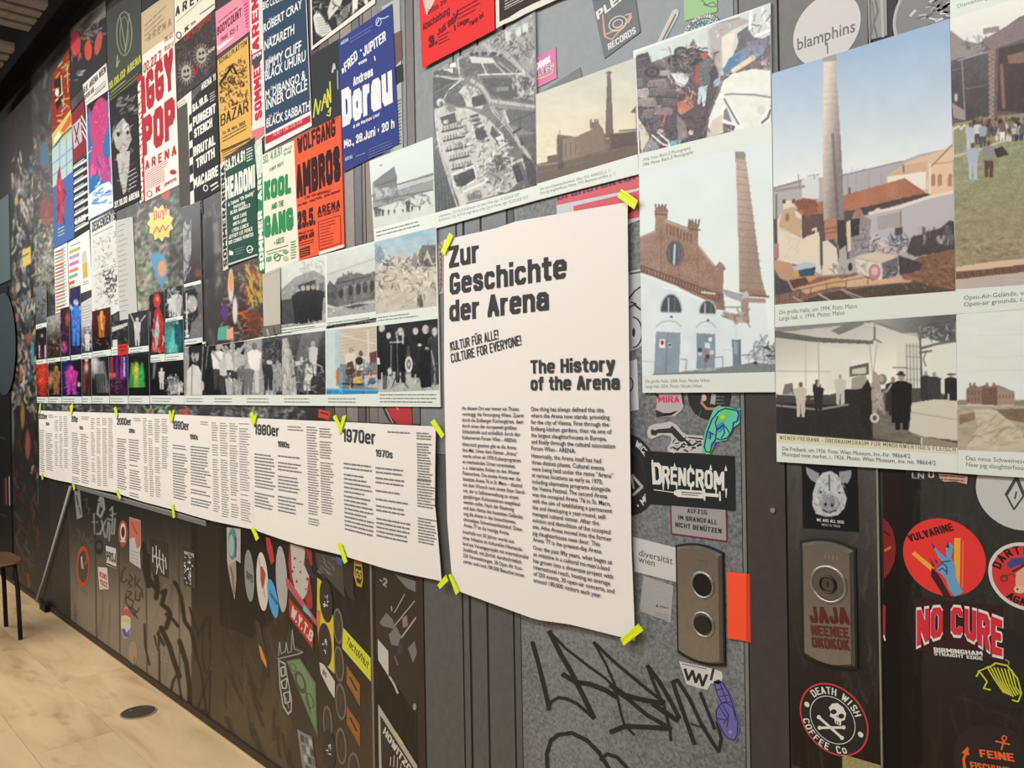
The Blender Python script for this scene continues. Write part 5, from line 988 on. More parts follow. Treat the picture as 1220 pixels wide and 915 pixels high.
def f(R):
    R.grad(None,(96,98,98),(46,48,50),(355,400),(360,440));R.poly([(360,394),(387,392),(370,430),(352,430)],(130,132,130),.6);R.poly([(336,404),(342,402),(350,430),(354,470),(336,470)],(178,178,174));R.strokes(337,405,350,466,26,(.8,1.4),10,[(130,130,128),(210,210,206)],.7,ang=80);R.person(373,452,46,(196,194,190),head=(170,168,164),w=.26);R.poly([(366,454),(387,440),(388,471),(360,471)],(60,62,64));R.line([(372,432),(384,437)],1.4,(200,200,196))
    bwcrowd(R,352,455,366,468,14,30);R.strokes(352,436,386,468,40,(.8,1.4),6,[(210,210,206),(40,42,44),(120,122,120)],.7)
ph('dark black and white photo board of a rock singer above a packed crowd',[(335.3,396.5),(388.3,388.5),(388.5,483.6),(336,483.2)],[(335.3,400),(387.6,394),(388,470.3),(335.8,470.5)],f,[(338.5,474.5,368,1,3,1.5,CG,13,.02),(338.5,478.3,369,1,3,1.5,CG,14,.02)],seed=26)
def f(R):
    R.rect(290,395,313,475,(150,152,148));R.poly([(291,407),(311,403),(312,471),(291,471)],(156,158,154));R.person(303,468,60,(222,222,216),(196,196,190),head=(120,116,112),w=.28);R.person(296,470,36,(120,122,120),w=.4)
    R.poly([(312,403),(336,397),(336,472),(313,472)],(64,66,68));R.strokes(313,402,335,440,60,(.6,1.1),5,[(110,112,112),(150,152,150)],.7);bwcrowd(R,315,458,334,474,14,32)
ph('black and white photo board of a man in white on stage facing the crowd',[(291,405.8),(335.3,396.5),(336,483.2),(291.2,482.8)],[(291,406.4),(335.3,400),(335.8,470.5),(291.2,470.6)],f,[(294,474.5,320,1,3,1.5,CG,15,.02),(294,478.3,320,1,3,1.5,CG,16,.02)],seed=27)
def f(R):
    for x,y,h,c in((260,464,54,(216,216,212)),(268,470,50,(190,192,188)),(277,468,60,(204,204,200)),(284,466,52,(180,180,176)),(288,470,40,(110,112,110))):R.person(x,y,h,c,(70,72,74),head=(170,168,164),w=.32,arms=(x>265))
    R.line([(278,400),(278,430)],.9,(120,122,122));R.line([(248,411),(245,440)],1.1,(150,150,148));bwcrowd(R,272,466,290,474,9,22)
ph('black and white photo board of shirtless musicians with raised arms',[(244.5,413),(291,405.8),(291.2,482.8),(244.6,482.2)],[(244.5,413),(291,406.4),(291.2,470.6),(244.6,471)],f,[(255.5,474.6,276,1,3,1.4,CG,17,.02),(255.5,478,276,1,3,1.4,CG,18,.02)],seed=28)
def f(R):
    R.rect(218,408,226,475,(150,150,146));R.poly([(222,471),(223,442),(229,434),(236,436),(240,444),(241,471)],(206,206,200));R.ell(232.5,424,4.6,8,(170,168,164));R.ell(232.5,417,4.8,4,(50,50,52));R.line([(232,428),(234,434)],1.8,(60,60,62));R.line([(242,412),(240,452)],1.0,(170,170,168));R.line([(229,438),(228,470)],1.0,(120,120,118));R.ell(241,460,2.2,6,(190,190,186))
ph('black and white photo board of a bearded singer holding a microphone',[(219.5,412),(244.5,407),(244.6,482.2),(219.6,481.9)],[(219.5,414.2),(244.5,409.5),(244.6,471),(219.6,471.3)],f,[(221.5,474.5,242,1,3,1.3,CG,19,.02),(221.5,477.6,242,1,3,1.3,CG,20,.02)],seed=29)
def mini(label,x0,y0,x1,y1,fn,cy,seed,bg=(30,32,36),cap=1,off=0.009):
    yb=y1;Qd=Q(x0,y0,x1,y1);A=P(x0,y0);B=P(x1,cy)
    b=board(label,[proj(A[0],A[1]),proj(B[0],A[1]),proj(B[0],B[1]),proj(A[0],B[1])],off);R=Ras(Qd,2.0,bg,seed);fn(R);detail(R);R.fin(8);b.raster(R)
    if cap and cy-y1>3:
        x1c=x1-(x1-x0)*.25;b.greek(x0+(x1-x0)*.08,hy(x1,y1,x0)+(cy-y1)*.34 if 0 else hy(x1,y1+(cy-y1)*.32,x0+(x1-x0)*.08),x1c,2 if cy-y1>6 else 1,3.1,1.2,CG,seed)
    b.done();return b
# bottom row of small concert photographs, left to right
def glow(R,x,y,rx,ry,c,a=.9):R.ell(x,y,rx,ry,c,a,soft=.9)
def f1(R):R.grad(None,(176,52,36),(90,26,22),(50,430),(50,470));glow(R,50,448,6,22,(212,70,44));R.strokes(45,436,57,470,12,(1,2),8,[(120,30,24),(220,90,60)],.6)
mini('small red-lit concert photo at the left end of the bottom photo row',43.2,434,57.5,473,f1,480.3,31)
def f2(R):glow(R,60,452,3,9,(220,140,60));glow(R,66,450,4,14,(120,90,60));R.person(67,470,34,(150,110,80),head=(190,150,110));R.strokes(58,440,73,470,16,(.8,1.4),5,[(150,110,70),(60,50,44)],.7)
mini('small concert photo with an amber glow, second in the bottom photo row',57.5,432,73.5,472.8,f2,480.5,32,(40,34,32))
def f3(R):glow(R,80,450,8,22,(44,42,120));R.person(85,470,34,(170,50,140),head=(220,120,170),w=.5);glow(R,84,444,4,8,(210,60,150));R.strokes(78,455,90,472,10,(.8,1.4),5,[(120,60,160),(220,120,190)],.7);glow(R,94,458,2,3,(230,190,160))
mini('small purple-lit concert photo with a pink performer in the bottom row',73.5,430,97.5,472.4,f3,480.8,33,(22,22,50))
def f4(R):R.person(103,470,46,(90,50,46),head=(220,180,150),w=.3);glow(R,103,438,2,6,(226,180,160));R.line([(100,440),(101,466)],1,(150,100,90))
mini('small dark concert photo of a single lit face in the bottom row',97.5,428.5,109,472,f4,481,34)
def f5(R):
    for i in range(5):R.poly([(112+i*2,430),(114+i*2.6,430),(119+i*3,468),(115+i*2,468)],(150,152,156),.6)
    glow(R,112,432,5,16,(200,202,204));
    for i in range(5):R.line([(114+i*2.4,446),(115+i*2.6,468)],1.4,(36,38,40))
mini('small black and white photo with pale stage beams in the bottom row',109,427,130,471.8,f5,481,35,(34,36,40))
def f6(R):
    for x,c in((133,(190,70,80)),(139,(120,50,140)),(145,(170,60,150)),(149,(60,60,170))):R.poly([(x-1.2,424),(x+1.4,424),(x+2.4,452),(x-2.4,452)],c,.7)
    glow(R,136,447,2,3,(230,120,70));glow(R,131,447,2,3,(230,120,70));R.strokes(132,452,150,468,20,(.9,1.4),4,[(150,90,70),(40,30,50)],.8);R.line([(148,426),(148,448)],1.6,(190,190,250))
mini('small photo of a violet and red lit stage, beside the green one',130,425.5,152.5,471.6,f6,481.3,36,(60,26,70))
def f7(R):
    for x,c in((157,(60,170,90)),(163,(170,200,60)),(169,(70,180,90))):R.poly([(x-1,432),(x+1.5,432),(x+4,464),(x-4,464)],c,.8)
    glow(R,162,442,4,10,(226,200,70));glow(R,168,448,4,12,(60,180,100));R.rect(153,462,178,472,(16,26,22))
mini('small photo of a green and yellow lit stage in the bottom row',152.5,423.5,178,471.5,f7,481.5,37,(18,34,28))
def f8(R):R.poly([(182,428),(187,428),(184,452),(182,452)],(150,152,154),.7);R.person(192.5,464,26,(190,190,190),head=(210,208,204));bwcrowd(R,200,462,218,472,16,16);R.strokes(199,448,218,468,40,(.7,1.2),5,[(200,200,200),(120,122,124)],.8)
mini('small black and white photo of a singer before raised hands',178,432,219.3,471.3,f8,481.7,38,(26,28,30))
# second row
def g1(R):glow(R,50,412,4,12,(190,60,110));R.person(50,424,26,(40,36,44),head=(170,150,150));R.line([(47,412),(47,426)],1.6,(226,190,200));R.line([(54,412),(54,426)],1.6,(226,190,200))
mini('small photo of a dark figure between two bright strips in the second row',42.6,392,55.5,427.5,g1,434.5,41)
def g2(R):R.grad(None,(150,148,140),(60,50,40),(62,385),(62,410));R.noise(14,4);R.strokes(57,400,72,424,40,(.8,1.4),3,[(130,100,70),(170,150,120),(50,40,34)],.8)
mini('small brownish photo of a crowd under pale sky in the second row',55.5,378,72,425.5,g2,432.5,42,(100,92,80))
def g3(R):R.grad(None,(70,34,60),(60,24,60),(78,380),(78,420));glow(R,76,414,4,6,(200,90,150));glow(R,80,380,2,8,(200,80,60));R.strokes(73,395,83,420,16,(.8,1.4),4,[(170,90,120),(60,40,80)],.7)
mini('small photo lit in dark magenta in the second row',72,368,83,424.2,g3,431,43)
def g4(R):R.grad(None,(58,40,96),(40,30,70),(89,340),(89,420));R.person(90.5,412,56,(50,130,210),head=(170,190,220),w=.24,arms=1);glow(R,90,385,4,16,(70,130,220),.6);R.strokes(84,345,96,418,14,(.8,1.6),9,[(110,60,130),(60,60,150)],.6)
mini('tall photo of a performer in blue light on violet',83,344,97,422,g4,429,44,(44,32,70))
def g5(R):R.grad(None,(190,190,190),(60,60,64),(104,385),(104,420));R.strokes(98,388,110,418,30,(.9,1.6),5,[(214,214,214),(70,70,74),(120,110,110)],.8);R.person(104,418,24,(206,206,206))
mini('small pale photo of a white-clad figure and crowd in the second row',97,384,109.5,419.6,g5,426.6,45,(90,88,92))
def g6(R):R.grad(None,(90,34,24),(40,18,16),(120,370),(120,415));R.person(121,404,34,(190,110,50),head=(226,170,90),w=.3);R.line([(120,374),(122,392)],2,(226,190,90));R.rect(110,404,132,418,(22,16,18));R.strokes(112,404,130,414,8,(.8,1.2),3,[(200,150,110),(150,60,150)],.8)
mini('photo of an orange-lit performer on a dark red stage',109.5,371,132.3,416.2,g6,423.5,46,(50,20,18))
def g7(R):R.person(163.5,412,34,(190,190,188),head=(200,200,196),w=.26);R.line([(160,384),(155,374)],1.6,(190,190,188));R.line([(167,384),(173,376)],1.6,(190,190,188))
mini('black and white photo of a singer with both arms thrown up',152.8,374,177,411.5,g7,418.5,47,(56,58,60))
def g8(R):R.ell(187,358,4.5,9,(206,50,44));R.poly([(180,420),(184,370),(190,366),(195,380),(196,420)],(190,44,48));R.poly([(184,396),(188,372),(190,396),(186,420)],(150,196,190));R.strokes(180,370,196,418,14,(1,1.8),10,[(226,90,80),(40,60,64),(200,210,206)],.7,ang=80);R.line([(179,371),(178,410)],.9,(210,210,206));R.ell(187.5,356,2,3,(226,120,100))
mini('tall photo of a singer lit red and teal',178,352,196.5,421.5,g8,433,48,(28,30,32))
def g9(R):glow(R,203,404,12,20,(70,170,160));R.poly([(208,384),(199,420),(212,420)],(120,206,196),.6);R.person(211,410,28,(40,90,110),head=(120,180,190));
mini('small teal-lit stage photo beside the red and teal singer',196.5,384,218.5,420,g9,430.8,49,(20,60,64))
def g10(R):bwcrowd(R,200,370,216,378,7,30);R.strokes(198,345,217,378,24,(.8,1.5),6,[(190,190,190),(40,40,42)],.8)
mini('small black and white photo of a band, above the teal one',196.5,345,217.5,376,g10,384,50)
def g11(R):R.grad(None,(120,120,118),(80,80,80),(228,330),(228,400));R.poly([(218.5,350),(226,338),(233,344),(236,375),(222,404),(218,404)],(40,42,44));R.ell(228,350,8,3,(30,32,34));R.ell(229,362,6,10,(176,174,170));R.line([(222,350),(223,402)],2,(200,200,196));R.strokes(219,360,226,402,20,(.8,1.4),2,[(226,226,222)],.9);R.strokes(224,350,240,400,16,(.9,1.6),7,[(60,62,62),(150,150,148)],.6);R.poly([(228,386),(240,372),(241,402),(226,404)],(120,122,122))
mini('black and white close-up portrait photo of a man in a hat',218.5,343,241,402,g11,411,51,(110,110,108))
def g12(R):R.grad(None,(30,32,34),(60,44,44),(226,260),(226,330));R.poly([(218,268),(224,256),(228,262),(228,300),(221,335),(217,335)],(150,150,156));R.ell(224,262,3,6,(60,60,66));glow(R,236,325,4,5,(150,84,66),.7);R.strokes(218,262,227,332,14,(1,1.8),10,[(70,70,80),(190,190,196)],.7,ang=85)
mini('dark photo of a figure in grey stripes, above the hat portrait',217.5,248,239.5,333.5,g12,344.5,52,(30,32,34))
def g13(R):R.strokes(133,376,152,410,20,(1,1.6),5,[(90,92,92),(150,150,148)],.5);R.poly([(133,390),(152,384),(152,388),(133,396)],(190,192,188));R.rect(134,405,140,417,(206,208,204))
mini('dark photo below the taped lists, left of the singer with raised arms',132.3,384,152.8,411,g13,421.5,53,(44,46,46))
s=Sheet('sticker','small red square sticker over the photo caption strip','sticker',Q(140,411,152.4,422.5),0.0102,(206,46,44),M_VINYL,.0005);s.line([(142,414),(150,413)],1.5,(120,20,24));s.line([(143,418),(149,417)],1.5,(120,20,24));s.done()
def g14(R):R.grad(None,(120,124,124),(90,92,94),(50,350),(50,380));R.strokes(43,355,55,378,20,(.8,1.4),4,[(150,152,150),(60,62,64)],.7)
mini('small grey photo at the far left above the dark figure photo',42,344,55.5,384,g14,390.5,54,(80,82,82))

# ------------------------------------------------------------------ printed collage on the wall itself
def wallprint(name,pts,fn,dens=0.8,seed=1,bg=(60,58,56),off=0.0018):
    R=Ras(pts,dens,bg,seed);fn(R);R.fin(2.5);o=R.build(name,M_WALL,wall,off);o['kind']='stuff';return o
wall['_o']=[0.0,0.0,0.0]
TAN=[(150,142,128),(176,168,154),(112,104,96),(60,56,54),(90,84,78),(196,190,176),(42,40,40)]
def wz(x,z):A=P(x,480);return proj(A[0],z)
def f(R):
    R.strokes(14,180,46,480,420,(1,2.6),12,TAN,.85,ang=84);R.blobs(14,200,46,480,60,(1,2.6),TAN+[(60,110,130),(170,80,60),(190,170,90)],.8,2.5)
    R.strokes(14,60,60,185,60,(1,3),22,[(52,48,46),(70,62,56),(40,38,38)],.7,ang=80);R.rect(26,299,37,314,(206,180,90));R.rect(36,335,40,355,(40,38,38));R.line([(9,316),(34,302)],1,(40,40,40));R.rect(37,408,41,435,(70,140,160));R.strokes(28,330,34,352,4,(1,2),12,[(90,130,170),(200,130,80)],.8,ang=88);R.strokes(20,430,26,450,4,(1,2),10,[(190,100,70)],.8,ang=88)
    R.strokes(14,485,48,700,120,(1,2.4),14,[(34,34,34),(60,58,58),(90,84,80),(50,60,56),(120,60,54)],.7,ang=80);R.ell(27,495,2.4,16,(150,110,60));R.ell(33,530,3,18,(150,80,66));R.ell(15,510,1.5,26,(110,116,116));R.strokes(36,560,48,570,8,(1,2),9,[(150,70,70),(190,180,176)],.9,ang=-50);R.line([(46,572),(46,600)],2,(60,110,80));R.line([(33,685),(35,700)],3,(140,60,56));R.line([(38,480),(42,500)],1,(140,140,140))
wallprint('collage_print',[wz(14,3.78),wz(44,3.78),wz(44,0.06),wz(14,0.06)],f,.9,61,(52,48,46))
def f(R):
    R.strokes(40,60,320,480,900,(1.5,5),20,[(66,64,62),(44,44,44),(92,90,86),(112,108,102),(78,72,68),(56,60,62)],.7,ang=80)
    cm=[(176,168,152),(206,198,182),(132,124,114),(64,60,58),(110,104,98),(190,170,140)]
    for x0,y0,x1,y1 in((160,235,217,345),(160,300,182,368),(42,270,66,345)):R.strokes(x0,y0,x1,y1,260,(.9,2.6),9,cm+[(90,150,90)],.8)
    R.strokes(206,250,232,300,18,(1,2),6,[(70,150,80),(60,130,70)],.8);R.poly([(178,305),(186,300),(196,303),(201,322),(193,344),(186,334)],(90,150,180));R.ell(193,320,5,10,(216,150,104));R.ell(197,230,5,8,(190,60,50));R.poly([(216,246),(234,240),(234,252),(228,262)],(80,150,70));R.strokes(182,345,216,352,8,(1,2),8,cm)
    R.strokes(240,240,265,330,60,(1,2.4),12,[(60,60,58),(110,108,102),(150,148,140),(40,40,40)],.8,ang=82);R.rect(243,262,254,330,(34,36,38));R.rect(256,265,262,300,(112,112,106))
    R.strokes(42,160,64,275,160,(1,2),7,[(150,110,90),(96,60,56),(60,90,110),(190,170,120),(50,44,44),(120,70,80)],.8);R.ell(53,185,6,16,(70,110,130),.8);R.ell(55,250,8,16,(150,60,56),.7);R.strokes(42,270,64,345,80,(1,2),8,[(110,106,100),(150,146,136),(60,58,56)],.7)
wallprint('collage_print',[wz(44.2,3.78),wz(372,3.78),wz(372,1.385),wz(44.2,1.385)],f,.62,62,(66,63,60))
def f(R):R.scrawl(420,(1,2.6),9,[(74,76,78),(130,130,128),(96,98,98),(170,170,166),(50,52,54)],.7);R.strokes(173,484,200,494,24,(1,2.4),6,[(60,130,170),(70,140,90),(190,180,90),(190,200,204)],.9);R.strokes(216,486,226,496,8,(2,3),6,[(200,90,70)]);R.strokes(290,486,360,498,90,(.8,1.6),5,[(190,188,182),(60,60,60)],.9)
wallprint('collage_print',[(47,481.5),(366,483.3),(366,504),(47,494)],f,1.1,63,(66,68,70),.0020)
# ------------------------------------------------------------------ posters of the left-hand wall
WHT=(226,220,208);RED=(176,58,66)
def S(label,pts,off=.004,col=WHT,name='concert_poster',cat='poster',mat=None,**k):return Sheet(name,label,cat,pts,off,col,mat or M_PAPER,.0006,**k)
s=S('white poster with two tall words in red block letters',[(169.3,66),(207.5,38),(213.5,220),(173,240)],.0048,(232,224,212))
s.T('00.22.7.',171,88,193.5,12,RED,.05,y1=70);s.T('EINLASS',195.5,51,206,6,RED,.03,y1=44);s.T('19.00 H',195.5,62,206.5,6,RED,.03,y1=55)
s.T('IGGY',170.5,137,207.5,46,(170,46,58),.07,y1=104);s.T('POP',170.8,187,209,46,(170,46,58),.08,y1=162);s.T('ARENA',173,203,210,11,RED,.05,y1=184,track=.35)
s.greek(174,205,200,9,2.6,1.2,(196,110,110),1);s.ell(178,231,3.5,4,RED);s.ell(178,231,2.3,2.8,(232,224,212));s.T('K',185.5,230,191,7,RED,.06);s.T('SIMPERL',195,223,211,4,RED,.02,y1=214);s.ell(206,205,4,3,RED);s.done()
s=S('narrow red vertical strip along the left side of the white poster with red letters',[(162.8,92),(169,88),(173,240),(166,243)],.0045,(176,44,54));s.T('SOMMERARENA',171,240,167.6,5,(232,222,212),.06,y1=96,up=(-4.6,3));s.done()
s=S('pale orange poster with faint lettering at the top of the wall',[(168,16),(207,-12),(207.5,38),(169,66)],.0040,(196,176,140));s.T('ARENA',176,50,204,9,(150,126,96),.04,y1=30,track=.3);s.greek(172,30,200,4,6,3,(160,140,112),3);s.done()
s=S('cream poster with large black spaced letters at the top edge',[(207.5,-2),(256,-30),(256,10),(208.5,52)],.0052,(226,218,198));s.T('ARENA',209,20,250,11,(60,56,56),.05,y1=-8,track=.35);s.greek(210,26,250,1,3,1.3,(120,112,104),4,.05);s.ell(213,42,3.4,4.4,(70,64,62));s.ell(213,42,2.2,3,(226,218,198));s.T('K',220,39,225,6,(60,56,56),.05);s.T('bank',227,31,233,4,(60,56,56),.02,y1=27);s.line([(238,17),(255,5)],1.4,(120,110,104));s.done()
s=S('dark poster with two grinning sun faces and faint red title',[(208.8,52),(256.3,11),(257.5,82),(211,122)],.0049,(84,76,74))
R=Ras([(208.8,52),(256.3,11),(257.5,82),(211,122)],1.5,(78,70,68),71);R.scrawl(220,(.8,1.6),5,[(104,96,92),(60,54,54),(130,122,116)],.5)
for x,y in((222,87),(240,66)):
    for a in range(0,360,20):R.line([(x+7*math.cos(a/57.3),y+10*math.sin(a/57.3)),(x+10*math.cos(a/57.3),y+14*math.sin(a/57.3))],1,(176,168,158),.8)
    R.ell(x,y,6,9.5,(170,162,152));R.ell(x-2,y-2,1.4,1.8,(50,46,46));R.ell(x+2,y-3,1.4,1.8,(50,46,46));R.line([(x-3,y+4),(x,y+5.5),(x+3,y+3)],1.6,(50,46,46))
R.line([(230,80),(233,90),(236,78)],1.6,(170,50,56));R.fin(6);s.raster(R,'picture');s.T('OPENING',219,50,252,9,(150,60,60),.04,y1=22);s.T('Joe',246,66,256,5,(200,192,180),.03);s.done()
s=S('black poster with white stacked lettering and a paper filmstrip edge',[(228,121),(257.5,84),(262.5,226),(231.5,243)],.0051,(46,44,46))
for t,x0,y0,x1,y1,h in(('SA.18.6.',229.5,134,248,120,9),('PUNGENT',230,151,257,134,11),('STENCH',231.5,165,253,151,11),('BRUTAL',230.5,187,256.5,172,11.5),('TRUTH',234,201,256,187,11.5),('MACABRE',231,225,260,209,12)):s.T(t,x0,y0,x1,h,(232,228,220),.06,y1=y1)
s.T('ARENA 11',240,108,257,8,(226,220,208),.04,y1=95);s.greek(250,112,257,4,3,1.4,(190,186,180),5);s.ell(245,224,3,4,(226,220,210));s.ell(245,224,2,2.9,(46,44,46));s.line([(251,222),(259,217)],2,(220,214,206));s.line([(252,227),(260,221)],1.6,(200,196,190));s.done()
s=S('white paper strip with black blocks beside the black stacked-lettering poster',[(211,122),(228,108),(231.5,243),(227,245)],.0046,WHT);
for y in range(5):s.poly([(225+y*.3,138+y*20),(228.3+y*.5,135+y*20),(228.8+y*.5,146+y*20),(225.3+y*.3,149+y*20)],(44,42,44))
s.poly([(211,130),(223,122),(226,200),(226.8,243),(214,246)],(84,80,74));s.greek(212,124,224,2,3,1.3,(130,124,116),2);s.done()
# orange-yellow and pink
YO=(214,168,86)
s=S('mustard yellow poster with a busy black figure drawing',[(259,72),(295.5,43),(301,178),(263,196)],.0054,YO)
s.T('SCHALLPLATTEN',261,77,294,6,(60,50,40),.035,y1=53);pq=[(260.5,87),(293.5,64),(296,118),(262.5,134)]
R=Ras(pq,1.5,YO,72);R.scrawl(150,(.8,1.8),6,[(50,42,38),(90,70,46),YO],.85)
for x,y in((275,84),(268,98),(288,78),(284,95),(290,100),(267,115),(278,105)):R.ell(x,y,4,6,YO);R.strokes(x-3,y-5,x+3,y+5,8,(.7,1.1),4,[(50,42,38)])
R.line([(262,100),(274,82),(277,78),(282,88)],2.6,(50,42,38));R.fin(5,0);s.raster(R,'picture')
s.T('BAZAR',263,151,296,14,(60,44,44),.02,y1=133);s.T('So. 18. Nov. 1992',265,161,292,4.2,(70,56,46),.03,y1=148);s.greek(265,164,295,2,4,1.8,(110,84,50),7,.1);s.line([(264,180),(298,165)],2.4,(90,66,44));s.greek(265,182,296,4,3,1.4,(110,84,50),8,.15);s.done()
s=S('pink poster with dark red lettering above the mustard one',[(256.5,14),(288.6,-8),(294,40),(258.5,66)],.0050,(220,140,160))
s.T('BODYCOUNT',258.5,43,288,10,(120,36,56),.05,y1=19);s.T('feat. ICE-T',263,50,284,6,(130,44,66),.04,y1=36);s.greek(260,26,284,1,4,2,(160,70,90),9,.1);s.poly([(258,56),(270,48),(280,43),(268,54),(260,60)],(240,214,214));s.done()
s=S('second pink poster sliver overlapping between pink and red striped posters',[(289,-8),(297,-14),(299,36),(293.6,40)],.0048,(226,120,150));s.greek(290.5,6,296,8,4,2,(170,50,80),2,.1);s.done()
s=S('tall white strip with red vertical lettering and red blocks',[(297,-12),(312,-20),(316.5,160),(300.5,178)],.0052,(228,214,208))
s.poly([(299.5,6),(301,62),(312.5,54),(311,-8)],(228,214,208));s.T('ARENA',309,58,307.5,9,(190,44,60),.06,y1=-24,up=(-8.5,5));s.T('SOMMER',312.3,140,310,9,(190,44,60),.07,y1=68,up=(-8.5,5));s.poly([(299,66),(312,58),(312,70),(305,82),(299.5,76)],(70,66,70));s.T('OPEN',301,71,311,4.5,(230,226,220),.04,y1=65)
s.poly([(300,172),(315,160),(315,150),(300,156)],(206,120,126));s.line([(299.7,60),(299.8,150)],1.0,(196,60,70));s.done()
s=S('dark blue poster listing acts in white serif capitals, red band at its foot',[(311.5,-20),(363,-46),(371.5,150),(316,180)],.0056,(228,222,216))
s.poly([(312,-20),(362.3,-45),(370,132),(316.3,160.5)],(50,70,92))
for t,x0,y0,x1,y1,h in(('BIG COUNTRY',313,12,345,-4,9),('ROBERT CRAY',314,39,360,9,10),('NAZARETH',315,60,350.5,40,11),('JIMMY CLIFF',315.5,84,359,60,11.5),('BLACK UHURU',316,96,364,72,11.5),('M. DIBANGO &',316.5,119,364,94,10.5),('INNER CIRCLE',317,131,366,106,11.5),('BLACK SABBATH',317.5,152,369,131,10.5)):s.T(t,x0,y0,x1,h,(224,226,224),.018,y1=y1)
for x,y in((320,26),(320,48),(320,72),(322,107),(320,141)):s.T('26. Juni',x,y,x+12,4,(190,198,204),.01,y1=y-6)
s.poly([(316,163),(369.5,137),(370,145),(316.5,172)],(186,46,60));s.T('TICKET LINE 515 570',325,163,360,4.4,(226,160,160),.03,y1=146);s.done()
# black white comic
s=S('black and white comic drawing poster cut off at the top of the wall',[(369,-22),(447,-50),(447,4),(371,60)],.0058,(222,218,206))
pq=[(371,-20),(444,-46),(443,0),(372.5,55)]
R=Ras(pq,1.4,(62,60,60),73);R.scrawl(90,(1,3),10,[(84,82,80),(40,40,40)],.7);R.poly([(373,20),(378,12),(392,30),(396,38),(384,44),(376,38)],(206,204,194));
for i in range(7):R.line([(377+i*.6,22+i*3),(388+i,20+i*3)],.8,(120,118,114))
R.poly([(390,14),(397,-10),(412,-12),(406,6),(398,16),(392,24)],(196,194,186));R.poly([(400,22),(410,8),(420,2),(414,20),(402,32)],(120,118,114));R.poly([(420,-20),(428,-24),(426,10),(420,20)],(214,210,200));R.ell(436,-2,8,12,(70,68,68));R.ell(436,2,2.6,3.4,(206,204,196));R.strokes(372,0,442,40,60,(.8,1.4),6,[(200,198,190),(34,34,34)],.7);R.fin(6);s.raster(R,'picture');s.done()
s=S('black poster with a scrawled yellow name, partly hidden by the orange poster',[(370.5,66),(404,46),(410,140),(373,152)],.0053,(50,54,56));YL=(196,200,74)
s.line([(373.5,140),(376,118),(379,136),(382,120)],1.6,YL);s.line([(383,132),(387,112),(390,128)],1.6,YL);s.line([(384,123),(390,120)],1.2,YL);s.line([(391,128),(390,106),(394,122),(393,97)],1.6,YL);s.line([(391,134),(394,128),(393,138),(389,137)],1.4,YL);s.line([(396,86),(398,76),(399,82)],2.2,(190,190,184));s.line([(402,84),(402.5,106)],1.6,(140,152,158));s.done()
s=S('cobalt blue poster with huge white name and date line',[(403.5,48),(467,4.5),(475.2,171.5),(409,205.5)],.0066,(52,66,128));WB=(226,226,228)
s.T('ARENA',406,54,415,4.2,(190,196,214),.03);s.line([(448,30),(452,22),(457,22),(463,19)],1.3,(190,196,214));s.ring(451,26,3,5,.8,(190,196,214));s.greek(417,46,446,2,4,1.2,(110,120,168),3)
s.T('»FRED',408,90,426.5,12,WB,.05,y1=70);s.T('vom',427,78,437,4.5,WB,.04,y1=73);s.T('JUPITER',433,68,460,12,WB,.05,y1=48);s.line([(446,67),(447,72)],1.2,WB);s.ell(430,60,1,1.4,WB)
s.T('Andreas',421,103,444.5,11,WB,.05,y1=90);s.T('Dorau',408,152,468,45,WB,.09,y1=122);s.T('& die Marinas Live!',421,153,452,4.2,WB,.03,y1=138);s.T('Mo., 28.Juni • 20 h',410,177,470,10,WB,.045,y1=152)
s.T('ARENA',411,192,420,4.2,(190,196,214),.03);s.greek(424,186,436,1,3,1.2,(150,160,196),4);s.greek(439,178,468,4,3.2,1.2,(110,122,170),6,.1);s.done()
s=S('grey-white paper slip with a brown photo, behind the cobalt blue poster',[(455,8),(476,-4),(480,180),(466,190)],.0042,(176,178,172));s.poly([(466,42),(478,36),(479,70),(470,80)],(110,90,86));s.poly([(471,80),(479,76),(480,96),(472,102)],(56,56,60));s.greek(473,120,478,14,4,2,(100,104,104),3,.1);s.done()
# orange and green
OR=(238,92,56);DK=(58,30,34)
s=S('bright orange poster with heavy black condensed lettering',[(350,165),(406,137),(410.4,294),(356.3,310.5)],.0070,OR)
s.ring(374,158,3,3.5,.9,DK);s.line([(371,160),(378,154),(382,154)],1.1,DK);s.T('■ ■ ■',396,145,404,2.5,DK,.02)
s.T('WOLFGANG',354.5,184,400,20,DK,.06,y1=161.5);s.T('AMBROS',353.5,237,406,40,(48,26,30),.085,y1=215)
s.T('& NR.1 VOM WIENERWALD',363,237.5,394,3.4,DK,.02,y1=228.5);s.T('Josef Bauer · Helmut Pichler · Günter Dzikowski',354.5,246.5,405,3.2,DK,.02,y1=228.5)
s.T('23.5.',354.5,273.5,375.5,21,DK,.07,y1=267.5);s.T('ARENA',378.5,256,405,9.5,DK,.05,y1=247.5,track=.12);s.T('WIEN, BEGINN 17 UHR',378.5,259.5,404,3,DK,.02,y1=251.5);s.T('EINLASS 15 UHR',356,280,373,2.6,DK,.02,y1=275);s.T('OPEN AIR',356,288,374,6,DK,.045,y1=281.5)
s.greek(356,289.5,374,2,2.8,1.2,(120,50,40),3,.05);s.line([(379,264),(405,256.5),(406,289.5),(380,297.5),(379,264)],.7,(150,60,44));s.greek(381,267,402,8,3.6,1.1,(150,60,44),4,.5);s.poly([(357,297),(368.5,292.5),(369,303),(357.5,307)],(90,42,40));s.greek(358,298.5,368,3,2.8,1.2,(200,90,60),2,.05);s.poly([(380,300),(410,291),(410.3,294.3),(380,304)],(232,222,210));s.done()
GR=(44,138,84)
s=S('cream poster with tall rounded green lettering',[(312,185),(350,167),(356.2,310.5),(316,322.5)],.0064,(232,224,204))
